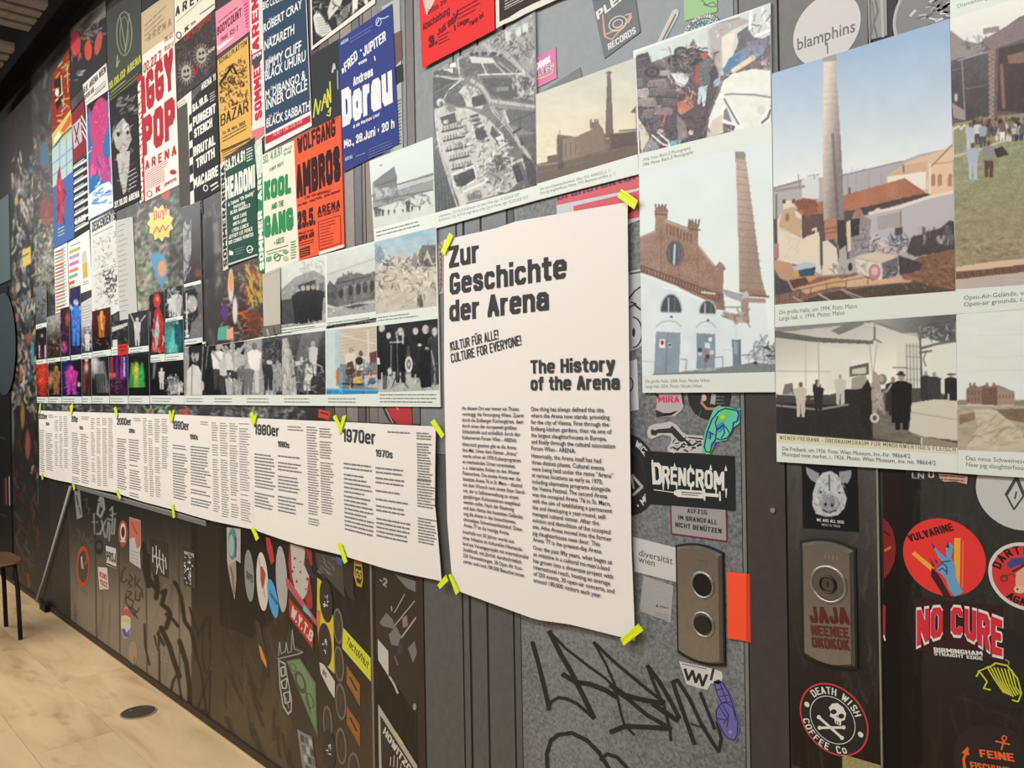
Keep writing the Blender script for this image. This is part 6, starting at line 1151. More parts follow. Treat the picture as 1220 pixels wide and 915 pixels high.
s.T('SO. 4.8.91',313.5,196,336,10,(90,150,110),.04,y1=184);s.T('EINLASS',338,181,348,3.6,(90,150,110),.02,y1=176.5);s.T('18 UHR',338,186,347,3.6,(90,150,110),.02,y1=182);s.T('FUNKY NIGHT',321,205,338,4.4,(110,150,116),.02,y1=196)
s.T('KOOL',314.5,239.5,346.5,23,GR,.09,y1=230);s.T('AND THE',323.5,250,338,7,GR,.035,y1=245);s.T('GANG',315,284,349.5,25.5,GR,.09,y1=273);s.T('+ GÄSTE',326.5,292.5,338.5,6.5,(70,140,92),.03,y1=288.5)
s.line([(317,300),(343,292)],.8,GR);s.greek(318,299.5+3,340,1,3,1.2,(110,160,120),3);s.ring(330,306.5,3.6,4.2,1.1,GR);s.line([(327,308),(332,304),(337,304)],1.2,GR);s.poly([(317,307),(323,305),(323,311),(317,312)],(110,160,120));s.ell(340,300,3,2.6,(130,160,130));s.ell(340,308,3,3,(176,190,160));s.greek(346,288,353,7,3.2,1.6,(110,160,120),5,.2);s.done()
s=S('green strip with white vertical lettering left of the cream and green poster',[(306,172),(312,184),(316,323),(308,325)],.0062,(48,130,84));s.poly([(303,172),(312,166),(313.5,205),(306,208)],(196,206,190));s.T('ARENA',312.2,238,310.4,5,(214,222,206),.06,y1=172,up=(-5,2.5));s.T('SOMMER',315,321,312.2,5,(226,230,214),.07,y1=250,up=(-5.5,1.8));s.done()
s=S('dark green poster with white condensed headline and centred list',[(268,188),(303.5,163),(308,303),(271.5,318)],.0060,(42,78,66));WG=(222,226,214)
s.poly([(268,188),(303.5,163),(304,172),(268.5,197)],(52,58,56));s.T('SA.21.4.91',269,204,292,13,WG,.05,y1=191);s.greek(293.5,178,301,5,3.4,1.6,WG,2,.1);s.T('HEADON!',269,238.5,304,26,WG,.07,y1=223);s.T('& Talees "Oh Daddy"',272,246,303,4.4,WG,.04,y1=231.5)
for t,x0,y0,x1,y1 in(('featuring',278,249,292,243),('BLIXA BARGELD',274.5,256,298,246.5),('NICK CAVE',278,262.5,294,256.5),('ANITA LANE',277.5,269.5,294,263.5),('LYDIA LUNCH',276.5,277,296,270),('JEFFREY LEE PIERCE',272.5,285,301,274.5),('KID CONGO POWERS',272.5,291.5,302,281)):s.T(t,x0,y0,x1,4.4,WG,.04,y1=y1)
s.ring(297.5,297,3.2,4,1.1,WG);s.line([(295,299),(302,296)],1.0,WG);s.poly([(273,298),(278,300),(278,304),(273,304)],WG);s.greek(280,297,292,3,3,1,(130,160,146),3);s.line([(272.5,315),(306.5,303.5)],2,(196,206,192));s.done()
s=S('white strip with black vertical lettering left of the dark green poster',[(262.3,196),(268.5,190),(272,320),(266,323)],.0058,(214,210,198));s.T('SOMMERARENA',270.8,317,267.5,5,(50,52,52),.06,y1=196,up=(-4.4,2));s.done()
s=S('graffiti print with yellow scrawl and orange oval below the dark green poster',[(268,322),(314,305),(316.5,401),(258,411)],.0036,(70,60,56),M_PHOTO and 'graffiti_print','print',M_PHOTO)
R=Ras([(268,322),(314,305),(316.5,401),(258,411)],1.4,(74,62,58),74);R.scrawl(200,(1,3),9,[(50,44,44),(120,100,90),(96,60,60),(150,140,130)],.7);R.ell(275,340,3.5,20,(206,196,180));R.ell(275,335,2.4,12,(226,150,70));R.strokes(290,315,310,355,46,(1,2),18,[(206,190,60),(190,176,66),(150,60,50)],.9,ang=70);R.strokes(282,372,310,400,20,(1,2),12,[(206,100,40),(170,44,40)],.9,ang=0);R.ell(304,385,7,20,(110,70,50),.7);R.ell(268,372,4,10,(96,60,130));R.poly([(259,390),(272,388),(272,404),(259,406)],(90,170,150));R.poly([(270,392),(278,390),(278,404),(270,405)],(226,160,130));R.ell(280,370,3,16,(206,200,196));R.fin(8);s.raster(R,'picture');s.done()
s=S('beige blank print panel left of the marching men photo',[(312.5,327),(333.5,318),(334,386),(314,389)],.0135,(186,182,168),'paper_slip','print');s.line([(314,330),(333,322)],.8,(160,156,144));s.done()
s=S('blurred grey photo slip below the beige blank panel',[(312.5,390),(334,386.5),(334.5,397),(313,401)],.0132,(110,108,100),'paper_slip','print');s.line([(318,392),(320,400)],2,(170,166,156));s.line([(326,390),(328,399)],2,(70,70,68));s.done()
# far left
s=S('tall white-edged poster of a pink horned creature on bright blue waves',[(102,124),(129.5,107),(135,247),(105.5,263)],.0056,(44,120,178));PK=(188,68,120)
R=Ras([(102,124),(129.5,107),(135,247),(105.5,263)],1.7,(50,114,166),75);R.strokes(103,120,134,240,24,(1,2),7,[(206,216,222)],.8,ang=-40);R.poly([(104,124),(129,108),(129,118),(104,136)],(60,44,50));R.ell(118,146,10.5,30,PK,rot=6);R.line([(106,130),(109,150),(112,152)],2,PK);R.line([(127,124),(125,140)],1.6,PK);R.strokes(110,122,125,172,60,(.6,.9),2.5,[(176,50,110),(226,110,160)],.7);R.poly([(111,168),(122,164),(123,186),(130,190),(133,176),(132,204),(104,210),(108,190)],PK)
R.strokes(106,186,132,206,26,(.8,1.4),12,[(60,90,160),(226,110,160)],.8,ang=84);R.ell(126,211,5,6,PK);R.poly([(106,232),(120,220),(130,216),(134,222),(135,247),(105.5,262)],(214,220,222));R.strokes(107,226,130,244,22,(1,1.6),6,[(60,120,180)],.8,ang=-25);R.line([(102.5,126),(106,262)],1.6,(226,226,222));R.line([(129.5,110),(134.8,246)],1.4,(226,226,222));R.fin(5);s.raster(R,'picture');s.done()
s=S('white header slip with black arena date lettering above the pink creature',[(98.5,101),(126.5,75),(129.5,107),(102,126)],.0059,(220,214,204));s.T('8.6. ARENA WIEN',99.8,112,126,8,(50,48,48),.05,y1=86);s.T('OPEN AIR',100.5,120,112,6,(56,54,54),.05,y1=109);s.greek(113,107,127,3,3,1.3,(120,116,110),2,.1);s.greek(102,122,127,1,3,1.3,(120,116,110),3,.1);s.done()
s=S('black poster of a pale bearded animal head with a lower date line',[(131,120),(163.5,96),(168.5,238),(135,253)],.0052,(52,50,50))
R=Ras([(131,120),(163.5,96),(168.5,238),(135,253)],1.6,(52,50,50),76);R.scrawl(60,(1,2),8,[(66,64,64),(40,38,38)],.6);R.strokes(138,116,160,136,26,(.9,1.4),6,[(150,148,144)],.8,ang=-35);R.poly([(134,160),(140,148),(147,140),(153,150),(157,166),(152,178),(146,184),(138,176)],(170,166,162));R.ell(150,152,4,6,(196,192,188));R.ell(141,160,1.8,2.6,(40,38,38));R.ell(152,158,1.6,2.4,(40,38,38));R.poly([(139,184),(150,180),(155,180),(154,200),(150,228),(147,232),(142,210)],(176,172,168));R.strokes(137,145,156,225,60,(.7,1.2),5,[(110,106,104),(70,66,66),(206,204,200)],.7);R.line([(133,170),(136,150)],1.2,(150,146,142));R.fin(6);s.raster(R,'picture')
s.greek(153,205,165,5,5,1.6,(176,172,166),6,.3);s.T('27.10.00 ARENA',136.5,248,166,7.5,(222,218,208),.05,y1=234.5);s.done()
s=S('dark poster with a pale hanging skeleton drawing and yellow-green date line',[(126.5,12),(168,-14),(169,66),(162.8,92),(131,122),(128.5,100)][:0]or[(126.5,14),(168,-16),(168.8,68),(128.8,104)],.0044,(70,72,68))
s.ring(148,40,9,26,1.4,(130,136,110));s.ring(148,40,5,20,1.0,(120,126,104));s.line([(140,66),(139,80),(142,72)],1.2,(150,160,110));s.line([(143,20),(150,60)],1.0,(140,146,120));s.line([(154,16),(149,64)],1.0,(140,146,120));s.done()
s=S('yellow-green date strip across the dark hanging skeleton poster',[(128.5,100),(168.5,66),(168.8,84),(129.5,120)],.0050,(60,60,56));YG=(176,178,74);s.T('16.06.02 ARENA',130,107.5,168,9,YG,.05,y1=74);s.greek(132,110,150,1,3,1.4,YG,3,.1);s.greek(131,115,166,2,4,1.4,(130,130,70),4,.1);s.done()
s=S('dark poster with two red splashes at the upper left',[(83,34),(126,0),(127,75),(85,118)],.0043,(56,54,54))
R=Ras([(83,34),(126,0),(127,75),(85,118)],1.5,(62,60,60),77);R.poly([(83,34),(126,-4),(126,20),(100,34),(84,46)],(120,122,112));R.strokes(84,10,125,50,50,(1,2.4),9,[(140,136,126),(96,92,90),(150,130,120)],.7);R.ell(90,52,6,14,(206,70,76));R.ell(105,60,4.5,12,(206,84,64));R.ell(117,52,4,14,(190,90,74),rot=10);R.strokes(85,58,96,68,8,(1,1.8),6,[(206,90,96)],.9,ang=80);R.strokes(88,84,97,96,10,(.8,1.3),5,[(170,168,164)],.8,ang=-20);R.fin(7);s.raster(R,'picture');s.done()
s=S('red and yellow cartoon poster with a grinning devil-like face',[(62.5,88),(82.3,58),(84.5,136),(62,172)],.0046,(150,56,40))
R=Ras([(62.5,88),(82.3,58),(84.5,136),(62,172)],2,(150,56,40),78);R.strokes(63,66,83,96,26,(1,2.4),7,[(206,150,80),(150,90,50),(190,170,110)],.9,ang=-45);R.poly([(64,96),(72,92),(74,112),(66,118)],(60,44,40));R.line([(73,90),(74,118)],1.4,(190,190,110));R.line([(80,78),(81,110)],1.2,(180,180,110));R.ell(68,110,2.4,5,(226,210,190));R.poly([(66,122),(74,112),(76,108),(76,118),(68,132)],(40,32,32));R.line([(67,120),(75,110)],1.2,(230,226,210));R.ell(76,128,2.4,3.6,(60,90,150));R.strokes(64,100,84,150,26,(1,2),9,[(200,60,44),(110,34,30),(220,180,80)],.8);R.fin(6);s.raster(R,'picture');s.done()
s=S('yellow and green flame-edged print under the red cartoon poster',[(62,160),(84.5,130),(86,160),(63,182)],.0048,(196,180,90),'printed_slip','print');s.poly([(64,166),(70,156),(74,162),(66,174)],(214,210,190));s.poly([(72,156),(84,136),(85,146),(76,158)],(206,90,60));s.line([(64,176),(74,162),(85,152)],2.4,(70,110,110));s.poly([(66,176),(72,168),(73,172)],(60,64,90));s.done()
s=S('blue poster with a red rocket-like figure under pale squares',[(62,178),(86,156),(88.5,283),(64.5,297)],.0052,(70,104,162))
R=Ras([(62,178),(86,156),(88.5,283),(64.5,297)],1.8,(74,108,164),79);R.poly([(62,178),(86,156),(86.5,204),(62.5,224)],(168,190,184));R.line([(62,196),(86,176)],1.4,(110,150,190));R.line([(62,210),(86,190)],1.4,(110,150,190));R.line([(71,170),(71.5,216)],1.2,(120,150,180));R.line([(79,164),(79.5,210)],1.2,(120,150,180));R.poly([(69,204),(71,196),(73.5,214),(77.5,224),(77,252),(74,266),(69,268),(67,250),(66.5,226)],(176,70,90));R.strokes(67,206,77,262,20,(.8,1.4),6,[(120,40,70),(206,110,130),(60,60,110)],.8,ang=84);R.fin(5);s.raster(R,'picture');s.greek(69,273,77,3,4,1.6,(176,186,150),2,.1);s.done()
s=S('black poster with slanted white text bars',[(86,196),(103,184),(106,273),(88.5,284)],.0050,(40,40,42))
for i in range(9):y=197+i*9.3;s.poly([(87.3+i*.2,y+2),(103.2+i*.3,y-8),(103.2+i*.3,y-5),(87.3+i*.2,y+5)],(220,220,216))
s.greek(88,197,101,9,9.3,1.6,(200,200,196),4,.2);s.T('LAIR',90,268,102,6,(226,226,222),.05);s.done()
s=S('small dark red and grey patterned poster beside the blue one',[(84.3,138),(99.5,120),(104,181),(86,195)],.0047,(130,40,48));s.poly([(86,150),(96,140),(98,168),(88,178)],(190,170,176));s.line([(97,138),(104,152)],1.6,(206,200,200));s.line([(97,146),(104,160)],1.6,(206,200,200));s.line([(98,156),(104,168)],1.6,(206,200,200));s.line([(88,150),(94,172)],1.4,(70,50,60));s.line([(94,146),(90,170)],1.4,(90,60,76));s.line([(84.6,134),(100,116)],1.6,(60,40,44));s.done()
s=S('white list with short rows underlined in red, blue and yellow',[(64.5,297),(80,289),(83,382),(66.5,388)],.0056,(222,222,216),'price_list','list',None)
for i in range(21):y=301+i*4.1;s.line([(65.5+i*.08,y),(75.5+i*.1,y-3.3)],1.7,((206,90,80),(214,130,70),(150,160,190),(206,180,80),(206,90,80),(150,150,150))[i%6])
s.greek(65.5,300,79,22,4.1,1,(120,120,120),6,.1);s.done()
s=S('white beer chart with a glass and coloured bars',[(80.5,290),(106.3,273.5),(109.5,345),(83,354.5)],.0060,(224,224,218),'price_list','list')
for y,w,c in((298,13,(170,180,80)),(305,12,(170,150,190)),(313,11,(200,110,160)),(321,10.5,(214,130,90)),(328,10,(110,176,150)),(335,6.5,(206,90,80)),(341,6,(206,180,80)),(347,3,(110,160,180))):s.poly([(82.5,y+1),(82.5+w,y+1-w*.42),(82.5+w,y+5-w*.42),(82.5,y+5)],c)
s.poly([(97.5,303),(100,298),(103,300),(104.5,330),(99,333)],(190,192,184));s.poly([(98,315),(104,312),(104.3,329),(99,332)],(206,168,80));s.greek(84,293,97,1,3,1.4,(110,110,110),2,.1);s.greek(99,336,106,2,2.6,1.2,(120,120,120),2,.1);s.done()
s=S('long white flyer with a heavy black heading and pale doodle columns',[(107.5,264),(137.5,250),(142.5,380),(110,366)][:0]or[(107.5,264),(137,250),(142.5,370),(110,388)],.0057,(214,214,208));s.T('DESCENDENTS',110,277,137.5,12,(60,60,62),.06,y1=262)
R=Ras([(111,286),(137.5,274),(141,362),(113,376)],1.8,(206,206,200),80);R.scrawl(150,(.6,1.1),3.5,[(120,120,118),(170,168,164),(150,120,120)],.7);R.strokes(125,322,139,352,60,(.8,1.3),3,[(60,60,60)],.8);R.line([(111,325),(139,312)],1,(226,226,222));R.line([(111,330),(139,317)],.8,(150,150,146));R.fin(4,0);s.raster(R,'picture');s.greek(111,280,137,1,3,1.2,(120,120,118),3);s.done()
s=S('plain grey-white list with faint rows right of the doodle flyer',[(138,263),(158,258),(163.5,372),(143,388)],.0049,(190,190,184),'price_list','list');s.greek(140,270,152,18,6,1.3,(140,140,136),5,.4);s.done()
s=S('white printed receipt slips hanging under the doodle flyer',[(95,362),(112,352),(114,386),(97,392)],.0053,(196,196,190),'paper_slip','slip');s.greek(97,366,110,7,3.4,1,(140,140,138),6,.3);s.done()
s=S('yellow burst with red lettering on the comic collage',[(184,238),(216,225),(218,290),(184,300)],.0034,(60,56,56),outline=[(180+18*1.0*math.cos(a)*(1 if i%2 else .8)+11,266+24*math.sin(a)*(1 if i%2 else .8))for i,a in enumerate([k*math.pi/11 for k in range(22)])],name='burst_sticker',cat='sticker',mat=M_VINYL);s.poly([(191+16*math.cos(a)*(1 if i%2 else .78),266+22*math.sin(a)*(1 if i%2 else .78))for i,a in enumerate([k*math.pi/11 for k in range(22)])],(226,192,50));s.T('Buy!',183,263,199,11,(176,60,40),.05,y1=256);s.T('Heroin',182,279,202,9,(176,60,40),.05,y1=270)if 0 else s.line([(183,278),(187,270),(190,277),(194,268),(197,275),(201,268)],1.6,(176,60,40));s.done()
s=S('black filmstrip-like frame with a pale figure next to the comic collage',[(217,248),(226,240),(230,330),(218,340)][:0]or[(232,236),(241,232),(242,254),(232,258)],.0040,(70,72,70),'paper_slip','slip');s.greek(233,238,240,4,4,1.4,(190,190,184),2,.1);s.done()
# upper middle
s=S('bright red flyer with black scrawled lettering and a pale corner star',[(499,-12),(588.5,-40),(589.3,35.5),(502.8,81.5)],.0122,(222,54,54));s.poly([(503,-4),(522,-8),(514,8),(508,18)],(214,190,184));BK=(92,34,40)
s.T('infos zur',510,18,533,7,BK,.04,y1=2);s.T('Abschiebung',504,37,536,9,BK,.05,y1=16);s.T('3.',511,58,521,14,BK,.08,y1=52);s.T('Juli 96!',521,43,543,8,BK,.05,y1=26);s.T('Langer',545,32,559,6,BK,.04,y1=26);s.T('Tanz in!',559,32,576,6,BK,.04,y1=20);s.greek(545,12,572,3,5,1.8,(130,40,44),3);s.greek(522,44,536,3,4,1.6,(130,40,44),4);s.line([(540,16),(543,22),(545,12)],1.6,BK);s.line([(541,30),(542,36)],1.4,BK);s.done()
s=S('torn black flyer with white text and a ragged white edge',[(590,-40),(728,-95),(733,-26),(591,34)],.0118,(224,218,208),outline=[(590,-40),(728,-95),(733,-28),(660,1),(640,10),(625,17),(612,24),(600,29),(591,34)]);s.poly([(594,-38),(728,-90),(730,-36),(655,-4),(636,4),(620,12),(606,21),(595,26)],(64,52,50));s.greek(601,8,626,2,3,1.2,(190,184,176),4,.1);s.greek(601,-6,655,5,3.6,1.4,(190,184,176),5,.2);s.done()

# ------------------------------------------------------------------ printed timber doors of the lower wall, marker tags, rail
def xz(x,y,z):return proj(P(x,y)[0],z)
def f(R):
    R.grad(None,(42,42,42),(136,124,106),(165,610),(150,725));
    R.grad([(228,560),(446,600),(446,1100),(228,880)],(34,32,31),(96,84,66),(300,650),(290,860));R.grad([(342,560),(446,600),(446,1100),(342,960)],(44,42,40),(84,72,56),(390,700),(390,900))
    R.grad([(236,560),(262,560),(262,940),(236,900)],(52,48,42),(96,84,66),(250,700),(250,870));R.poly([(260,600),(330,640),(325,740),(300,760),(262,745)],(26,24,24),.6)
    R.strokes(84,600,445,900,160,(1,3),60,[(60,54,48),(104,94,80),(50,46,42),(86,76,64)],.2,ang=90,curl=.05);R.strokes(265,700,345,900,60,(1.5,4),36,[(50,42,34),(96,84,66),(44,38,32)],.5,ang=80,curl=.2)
    MK=(40,34,29)
    for p,w in(([(166,652),(170,648),(173,660),(172,676),(177,698)],5),([(176,662),(177,690),(185,700)],5),([(185,682),(188,700),(186,712)],5),([(193,706),(197,704),(193,720),(200,726),(203,732),(198,748)],4.5),([(198,732),(206,738),(212,746)],3),([(208,694),(212,700),(216,712),(220,740),(228,752),(234,780),(233,784)],4),([(226,724),(231,742),(236,756)],2),([(236,757),(246,735),(251,735),(249,760)],2.4),([(172,744),(173,770),(178,792)],2),([(189,752),(190,790),(190,818)],2),([(184,758),(188,775)],1.6),([(192,748),(202,770),(208,790),(214,806)],5),([(188,755),(195,768)],3),([(214,764),(222,790),(226,820),(226,842)],5),([(212,802),(206,812),(203,828)],2.6),([(212,806),(216,830),(219,840)],2),([(234,782),(240,800),(246,850)],2),([(251,800),(240,830),(236,845)],1.6),([(251,800),(249,855)],1.8),([(199,830),(201,838)],3),([(236,848),(244,846),(249,856)],2)):R.line(p,w*1.15,MK,1)
    R.ring_=None
    for a in range(0,360,12):b=a+12;R.line([(246+5*math.cos(a/57.3),770+32*math.sin(a/57.3)),(246+5*math.cos(b/57.3),770+32*math.sin(b/57.3))],1.8,MK,.85)
    for p,w in(([(150,676),(145,682),(144,692),(148,694),(152,690)],1.3),([(154,684),(158,690),(153,694),(157,698),(154,700)],1.3),([(161,686),(161,700)],1.3),([(166,690),(163,696),(168,702)],1.3),([(152,704),(157,706),(152,712),(158,716)],1.3),([(162,704),(161,714),(166,716),(167,706)],1.3),([(169,702),(170,712)],1.3),([(150,708),(150,718),(155,724),(151,726)],1.3),([(159,716),(157,724),(163,730),(166,724)],1.3),([(155,724),(160,734)],1.5),([(160,730),(164,737)],1.5)):R.line(p,w,(40,36,34),.9)
    TG=(146,152,152)
    for p,w in(([(118,596),(122,590),(124,606),(120,616),(116,612),(118,600)],3),([(112,612),(113,636),(120,636)],2),([(110,622),(116,622)],1.6),([(119,636),(126,620)],2),([(121,620),(125,640)],2),([(127,640),(129,622),(131,626),(130,644)],2),([(131,608),(134,604),(134,620),(128,618)],2),([(134,622),(133,636),(136,636),(137,618)],2),([(131,614),(138,612)],1.6),([(119,590),(121,604)],2)):R.line(p,w,TG,.9)
    for p in([(92,630),(96,636),(94,642)],[(100,634),(98,644)],[(101,640),(106,650)],[(104,646),(110,640)],[(108,648),(110,654)],[(100,596),(104,594),(103,604),(107,606),(105,612)],[(97,702),(104,708)]):R.line(p,1.3,(96,96,96),.8)
    R.ell(118,652,5,9,(44,44,44));R.ell(118,651,3,4,(76,80,80));R.line([(117,670),(120,665),(123,670)],1,(110,110,108));R.strokes(180,770,200,790,16,(.7,1.2),4,[(150,144,132)],.7)
    for x in(113,141,173,212):R.line([(x,560),(x+3,900)],1.1,(44,40,36),.8)
    R.poly([(104.5,735),(132,700),(136,700),(136,800)],(0,0,0),0)
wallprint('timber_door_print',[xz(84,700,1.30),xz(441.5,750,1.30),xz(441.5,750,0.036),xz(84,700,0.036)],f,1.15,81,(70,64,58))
def f(R):
    R.grad(None,(40,40,40),(54,44,34),(470,700),(470,900));R.strokes(446,680,498,900,60,(1,4),50,[(30,28,28),(60,52,44)],.4,ang=90,curl=.1)
wallprint('timber_door_print',[xz(445.8,750,1.05),xz(496.6,750,1.05),xz(496.6,750,0.036),xz(445.8,750,0.036)],f,.8,82,(44,40,36))
def f(R):
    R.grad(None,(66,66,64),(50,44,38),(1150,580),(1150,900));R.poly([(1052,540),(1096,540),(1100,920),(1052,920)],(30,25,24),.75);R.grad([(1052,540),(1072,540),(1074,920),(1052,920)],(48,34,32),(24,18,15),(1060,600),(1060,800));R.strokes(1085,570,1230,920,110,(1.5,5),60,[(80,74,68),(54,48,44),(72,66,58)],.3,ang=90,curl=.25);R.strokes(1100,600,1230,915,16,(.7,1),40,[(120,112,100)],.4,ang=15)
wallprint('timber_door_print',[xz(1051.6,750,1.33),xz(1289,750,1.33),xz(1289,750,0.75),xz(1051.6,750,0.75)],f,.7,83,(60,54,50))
def f(R):
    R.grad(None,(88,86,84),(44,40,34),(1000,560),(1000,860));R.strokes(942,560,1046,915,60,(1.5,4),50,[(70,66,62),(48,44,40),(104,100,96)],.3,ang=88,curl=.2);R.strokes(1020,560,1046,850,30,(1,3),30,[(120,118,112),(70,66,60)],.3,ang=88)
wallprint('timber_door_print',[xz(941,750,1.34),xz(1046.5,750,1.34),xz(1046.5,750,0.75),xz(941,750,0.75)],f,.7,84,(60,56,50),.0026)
# marker tag on the galvanised sheet: thick black pen strokes
m=MB();BKM=(36,37,38)
def stroke(p,w,o=.0019):
    for i,((x0,y0),(x1,y1))in enumerate(zip(p,p[1:])):
        l=math.hypot(x1-x0,y1-y0);nx,ny=-(y1-y0)/l*w/2,(x1-x0)/l*w/2;ex,ey=(x1-x0)/l*w*.2,(y1-y0)/l*w*.2
        q=[P(x0+nx-ex,y0+ny-ey),P(x1+nx+ex,y1+ny+ey),P(x1-nx+ex,y1-ny+ey),P(x0-nx-ex,y0-ny-ey)];oo=o+.000012*(len(m.f)%30);m.face([(a,-oo,b)for a,b in q],BKM+(.25,))
for p,w in(([(635,765),(642,790),(649,818),(655,845)],5.5),([(654,845),(657,836),(666,831),(675,832),(688,838),(702,850),(708,856)],4),([(655,752),(668,778),(682,802),(697,832),(708,855)],6),([(655,752),(674,772),(700,792),(722,808),(736,822)],3.2),([(671,803),(686,812),(704,815),(722,822),(735,830)],6),([(708,765),(722,790),(733,815),(740,848),(744,862),(756,875)],3),([(708,765),(732,788),(756,808),(778,826),(792,836)],4),([(728,816),(745,828),(768,834),(792,838)],6),([(733,822),(748,832),(772,852),(790,862),(800,868)],5),([(728,872),(745,865),(770,866),(800,868)],6),([(792,842),(798,866),(800,882)],3.5),([(772,793),(780,815),(788,834)],4),([(772,793),(786,812),(800,836),(810,855)],5),([(778,838),(792,848),(808,858)],6),([(802,812),(808,830),(818,858),(828,886)],5),([(802,812),(808,810),(822,832),(836,862),(850,885),(857,895)],4.5),([(857,895),(860,880),(855,860)],4),([(824,862),(836,866)],2),([(835,825),(843,845),(852,868)],4),([(653,915),(652,898),(657,882),(666,875),(682,873),(700,882),(714,896),(726,915)],5),([(716,905),(724,898),(736,902),(748,915)],4.5)):stroke(p,w)
mk=m.build('marker_tag',M_WALL,wall);mk['kind']='stuff'
# grey rail under the row of sheets, and the leaning rod
m=MB();a,b=P(87,578)[0],P(247,622)[0];z=P(160,599)[1];m.box((a,-0.0075,z-.013),(b,-0.0016,z+.013),(112,112,108,.1));m.box((a,-0.0082,z+.007),(b,-0.0074,z+.012),(150,150,146,.1));m.build('rail',M_FLAT,wall)
m=MB();A=P(84.5,577,.02);B=P(52,690,.02);C_=P(44.5,716,.02);A=P(84,580,.0185);m.tube([(A[0],-.0185,A[1]),(B[0],-.0185,B[1]),(C_[0],-.028,max(.010,C_[1]))],.0085,(176,175,171,.05));o=m.build('leaning_rod',M_FLAT,smooth=True);setp(o,'thin grey metal rod leaning aslant against the wall down to the floor','rod')
# dark block at the foot of the wall
m=MB();a=PF(53,726);m.box((a[0]-.04,-.042,.0008),(a[0]+.10,-.012,.05),(28,26,24,.1));setp(m.build('door_stop_block',M_FLAT),'small black block on the floor at the foot of the wall','block')

# ------------------------------------------------------------------ stickers
def K(label,pts,off=.003,col=(220,220,216),ell=None,name='sticker',cat='sticker',mat=None,**k):
    """ell: (cx, cy, rx, ry, rot) pixel ellipse"""
    if ell:
        cx,cy,rx,ry,rot=ell;c,t=math.cos(math.radians(rot)),math.sin(math.radians(rot));n=44
        pts=[(cx+rx*math.cos(a)*c-ry*math.sin(a)*t,cy+rx*math.cos(a)*t+ry*math.sin(a)*c)for a in[2*math.pi*i/n for i in range(n)]]
    return Sheet(name,label,cat,pts[:4],off,col,mat or M_VINYL,.0006,outline=pts,**k)
def circ(cx,cy,r_px):
    """a true circle on the wall whose image is centred at the pixel (cx,cy), r_px = half its image height"""
    C=P(cx,cy);r=(P(cx,cy-r_px)[1]-P(cx,cy+r_px)[1])/2*.985
    return C,r,[proj(C[0]+r*math.cos(a),C[1]+r*math.sin(a))for a in[2*math.pi*i/48 for i in range(48)]]
def disc(s,C,r,col,g=0):return s.poly([proj(C[0]+r*math.cos(a),C[1]+r*math.sin(a))for a in[2*math.pi*i/48 for i in range(48)]],col,g)
def wring(s,C,r0,r1,col,a0=0,a1=360,n=56):
    o=s.y()
    for i in range(n):
        a,b=math.radians(a0+(a1-a0)*i/n),math.radians(a0+(a1-a0)*(i+1)/n)
        s.art.face([(C[0]+r*math.cos(t),-o,C[1]+r*math.sin(t))for r,t in((r0,a),(r1,a),(r1,b),(r0,b))],tuple(col)+(0,))
def warc(s,text,C,r,a0,a1,h,col,bold=.03,inward=False):
    """letters set round a circle on the wall; a0..a1 in degrees counter-clockwise from +X"""
    o=s.y();n=len(text)
    for i,c in enumerate(text):
        if c==' ':continue
        a=math.radians(a0+(a1-a0)*(i+.5)/n);V,Fc=heavy(c,bold);V=V*[h,h,1];w=V[:,0].max()-V[:,0].min();V[:,0]-=w/2
        ux,uz=math.cos(a),math.sin(a)
        if inward:ux,uz=-ux,-uz
        bx,bz=uz,-ux;m=len(s.let.v)
        s.let.v+=[(C[0]+r*math.cos(a)+p[0]*bx+p[1]*ux,-o-p[2]*LAYER,C[1]+r*math.sin(a)+p[0]*bz+p[1]*uz)for p in V];s.let.f+=[tuple(j+m for j in q)for q in Fc];s.let.c+=[tuple(col)+(0,)]*len(Fc)
BLK=(34,33,35);WT=(222,222,216)
# ---- right dark doors
C,r,pt=circ(992.5,857,42.5)
s=K('round black coffee sticker with skull and crossbones and red rim',pt,.0034,(206,62,62));disc(s,C,r*.955,BLK);wring(s,C,r*.64,r*.66,WT)
warc(s,'DEATH WISH',C,r*.71,137,22,r*.2,WT,.03);warc(s,'COFFEE Co',C,r*.91,192,300,r*.2,WT,.03,True)
for a in(165,-14):disc(s,(C[0]+r*.8*math.cos(math.radians(a)),C[1]+r*.8*math.sin(math.radians(a))),r*.075,WT)
def cw(u,v):return proj(C[0]+r*u,C[1]+r*v)
for a,b in(((-.42,-.06),(.25,-.45)),((.22,-.22),(-.28,-.12))if 0 else((-.4,-.36),(.3,-.14)),):s.line([cw(*a),cw(*b)],3,WT);[s.ell(*cw(*q),2.4,2.4,WT)for q in(a,b)]
sk=[(-.12,.3),(-.02,.44),(.14,.5),(.3,.42),(.38,.26),(.34,.08),(.24,.02),(.22,-.12),(.06,-.1),(.04,.02),(-.1,.06),(-.06,.18)];s.poly([cw(*q)for q in sk],WT)
for q in((.02,.22),(.24,.16)):s.ell(*cw(*q),3.6,3.0,BLK)
s.poly([cw(.1,.1),cw(.15,.1),cw(.12,.16)],BLK);s.line([cw(.09,-.09),cw(.1,-.02)],1,BLK);s.line([cw(.16,-.1),cw(.17,-.03)],1,BLK);s.done(let='lettering')
s=K('dark square sticker with a pale pig head facing forward',[(955,554),(1021,556.5),(1023.3,634),(956.5,629)],.0034,(32,38,42));PG=(186,190,194)
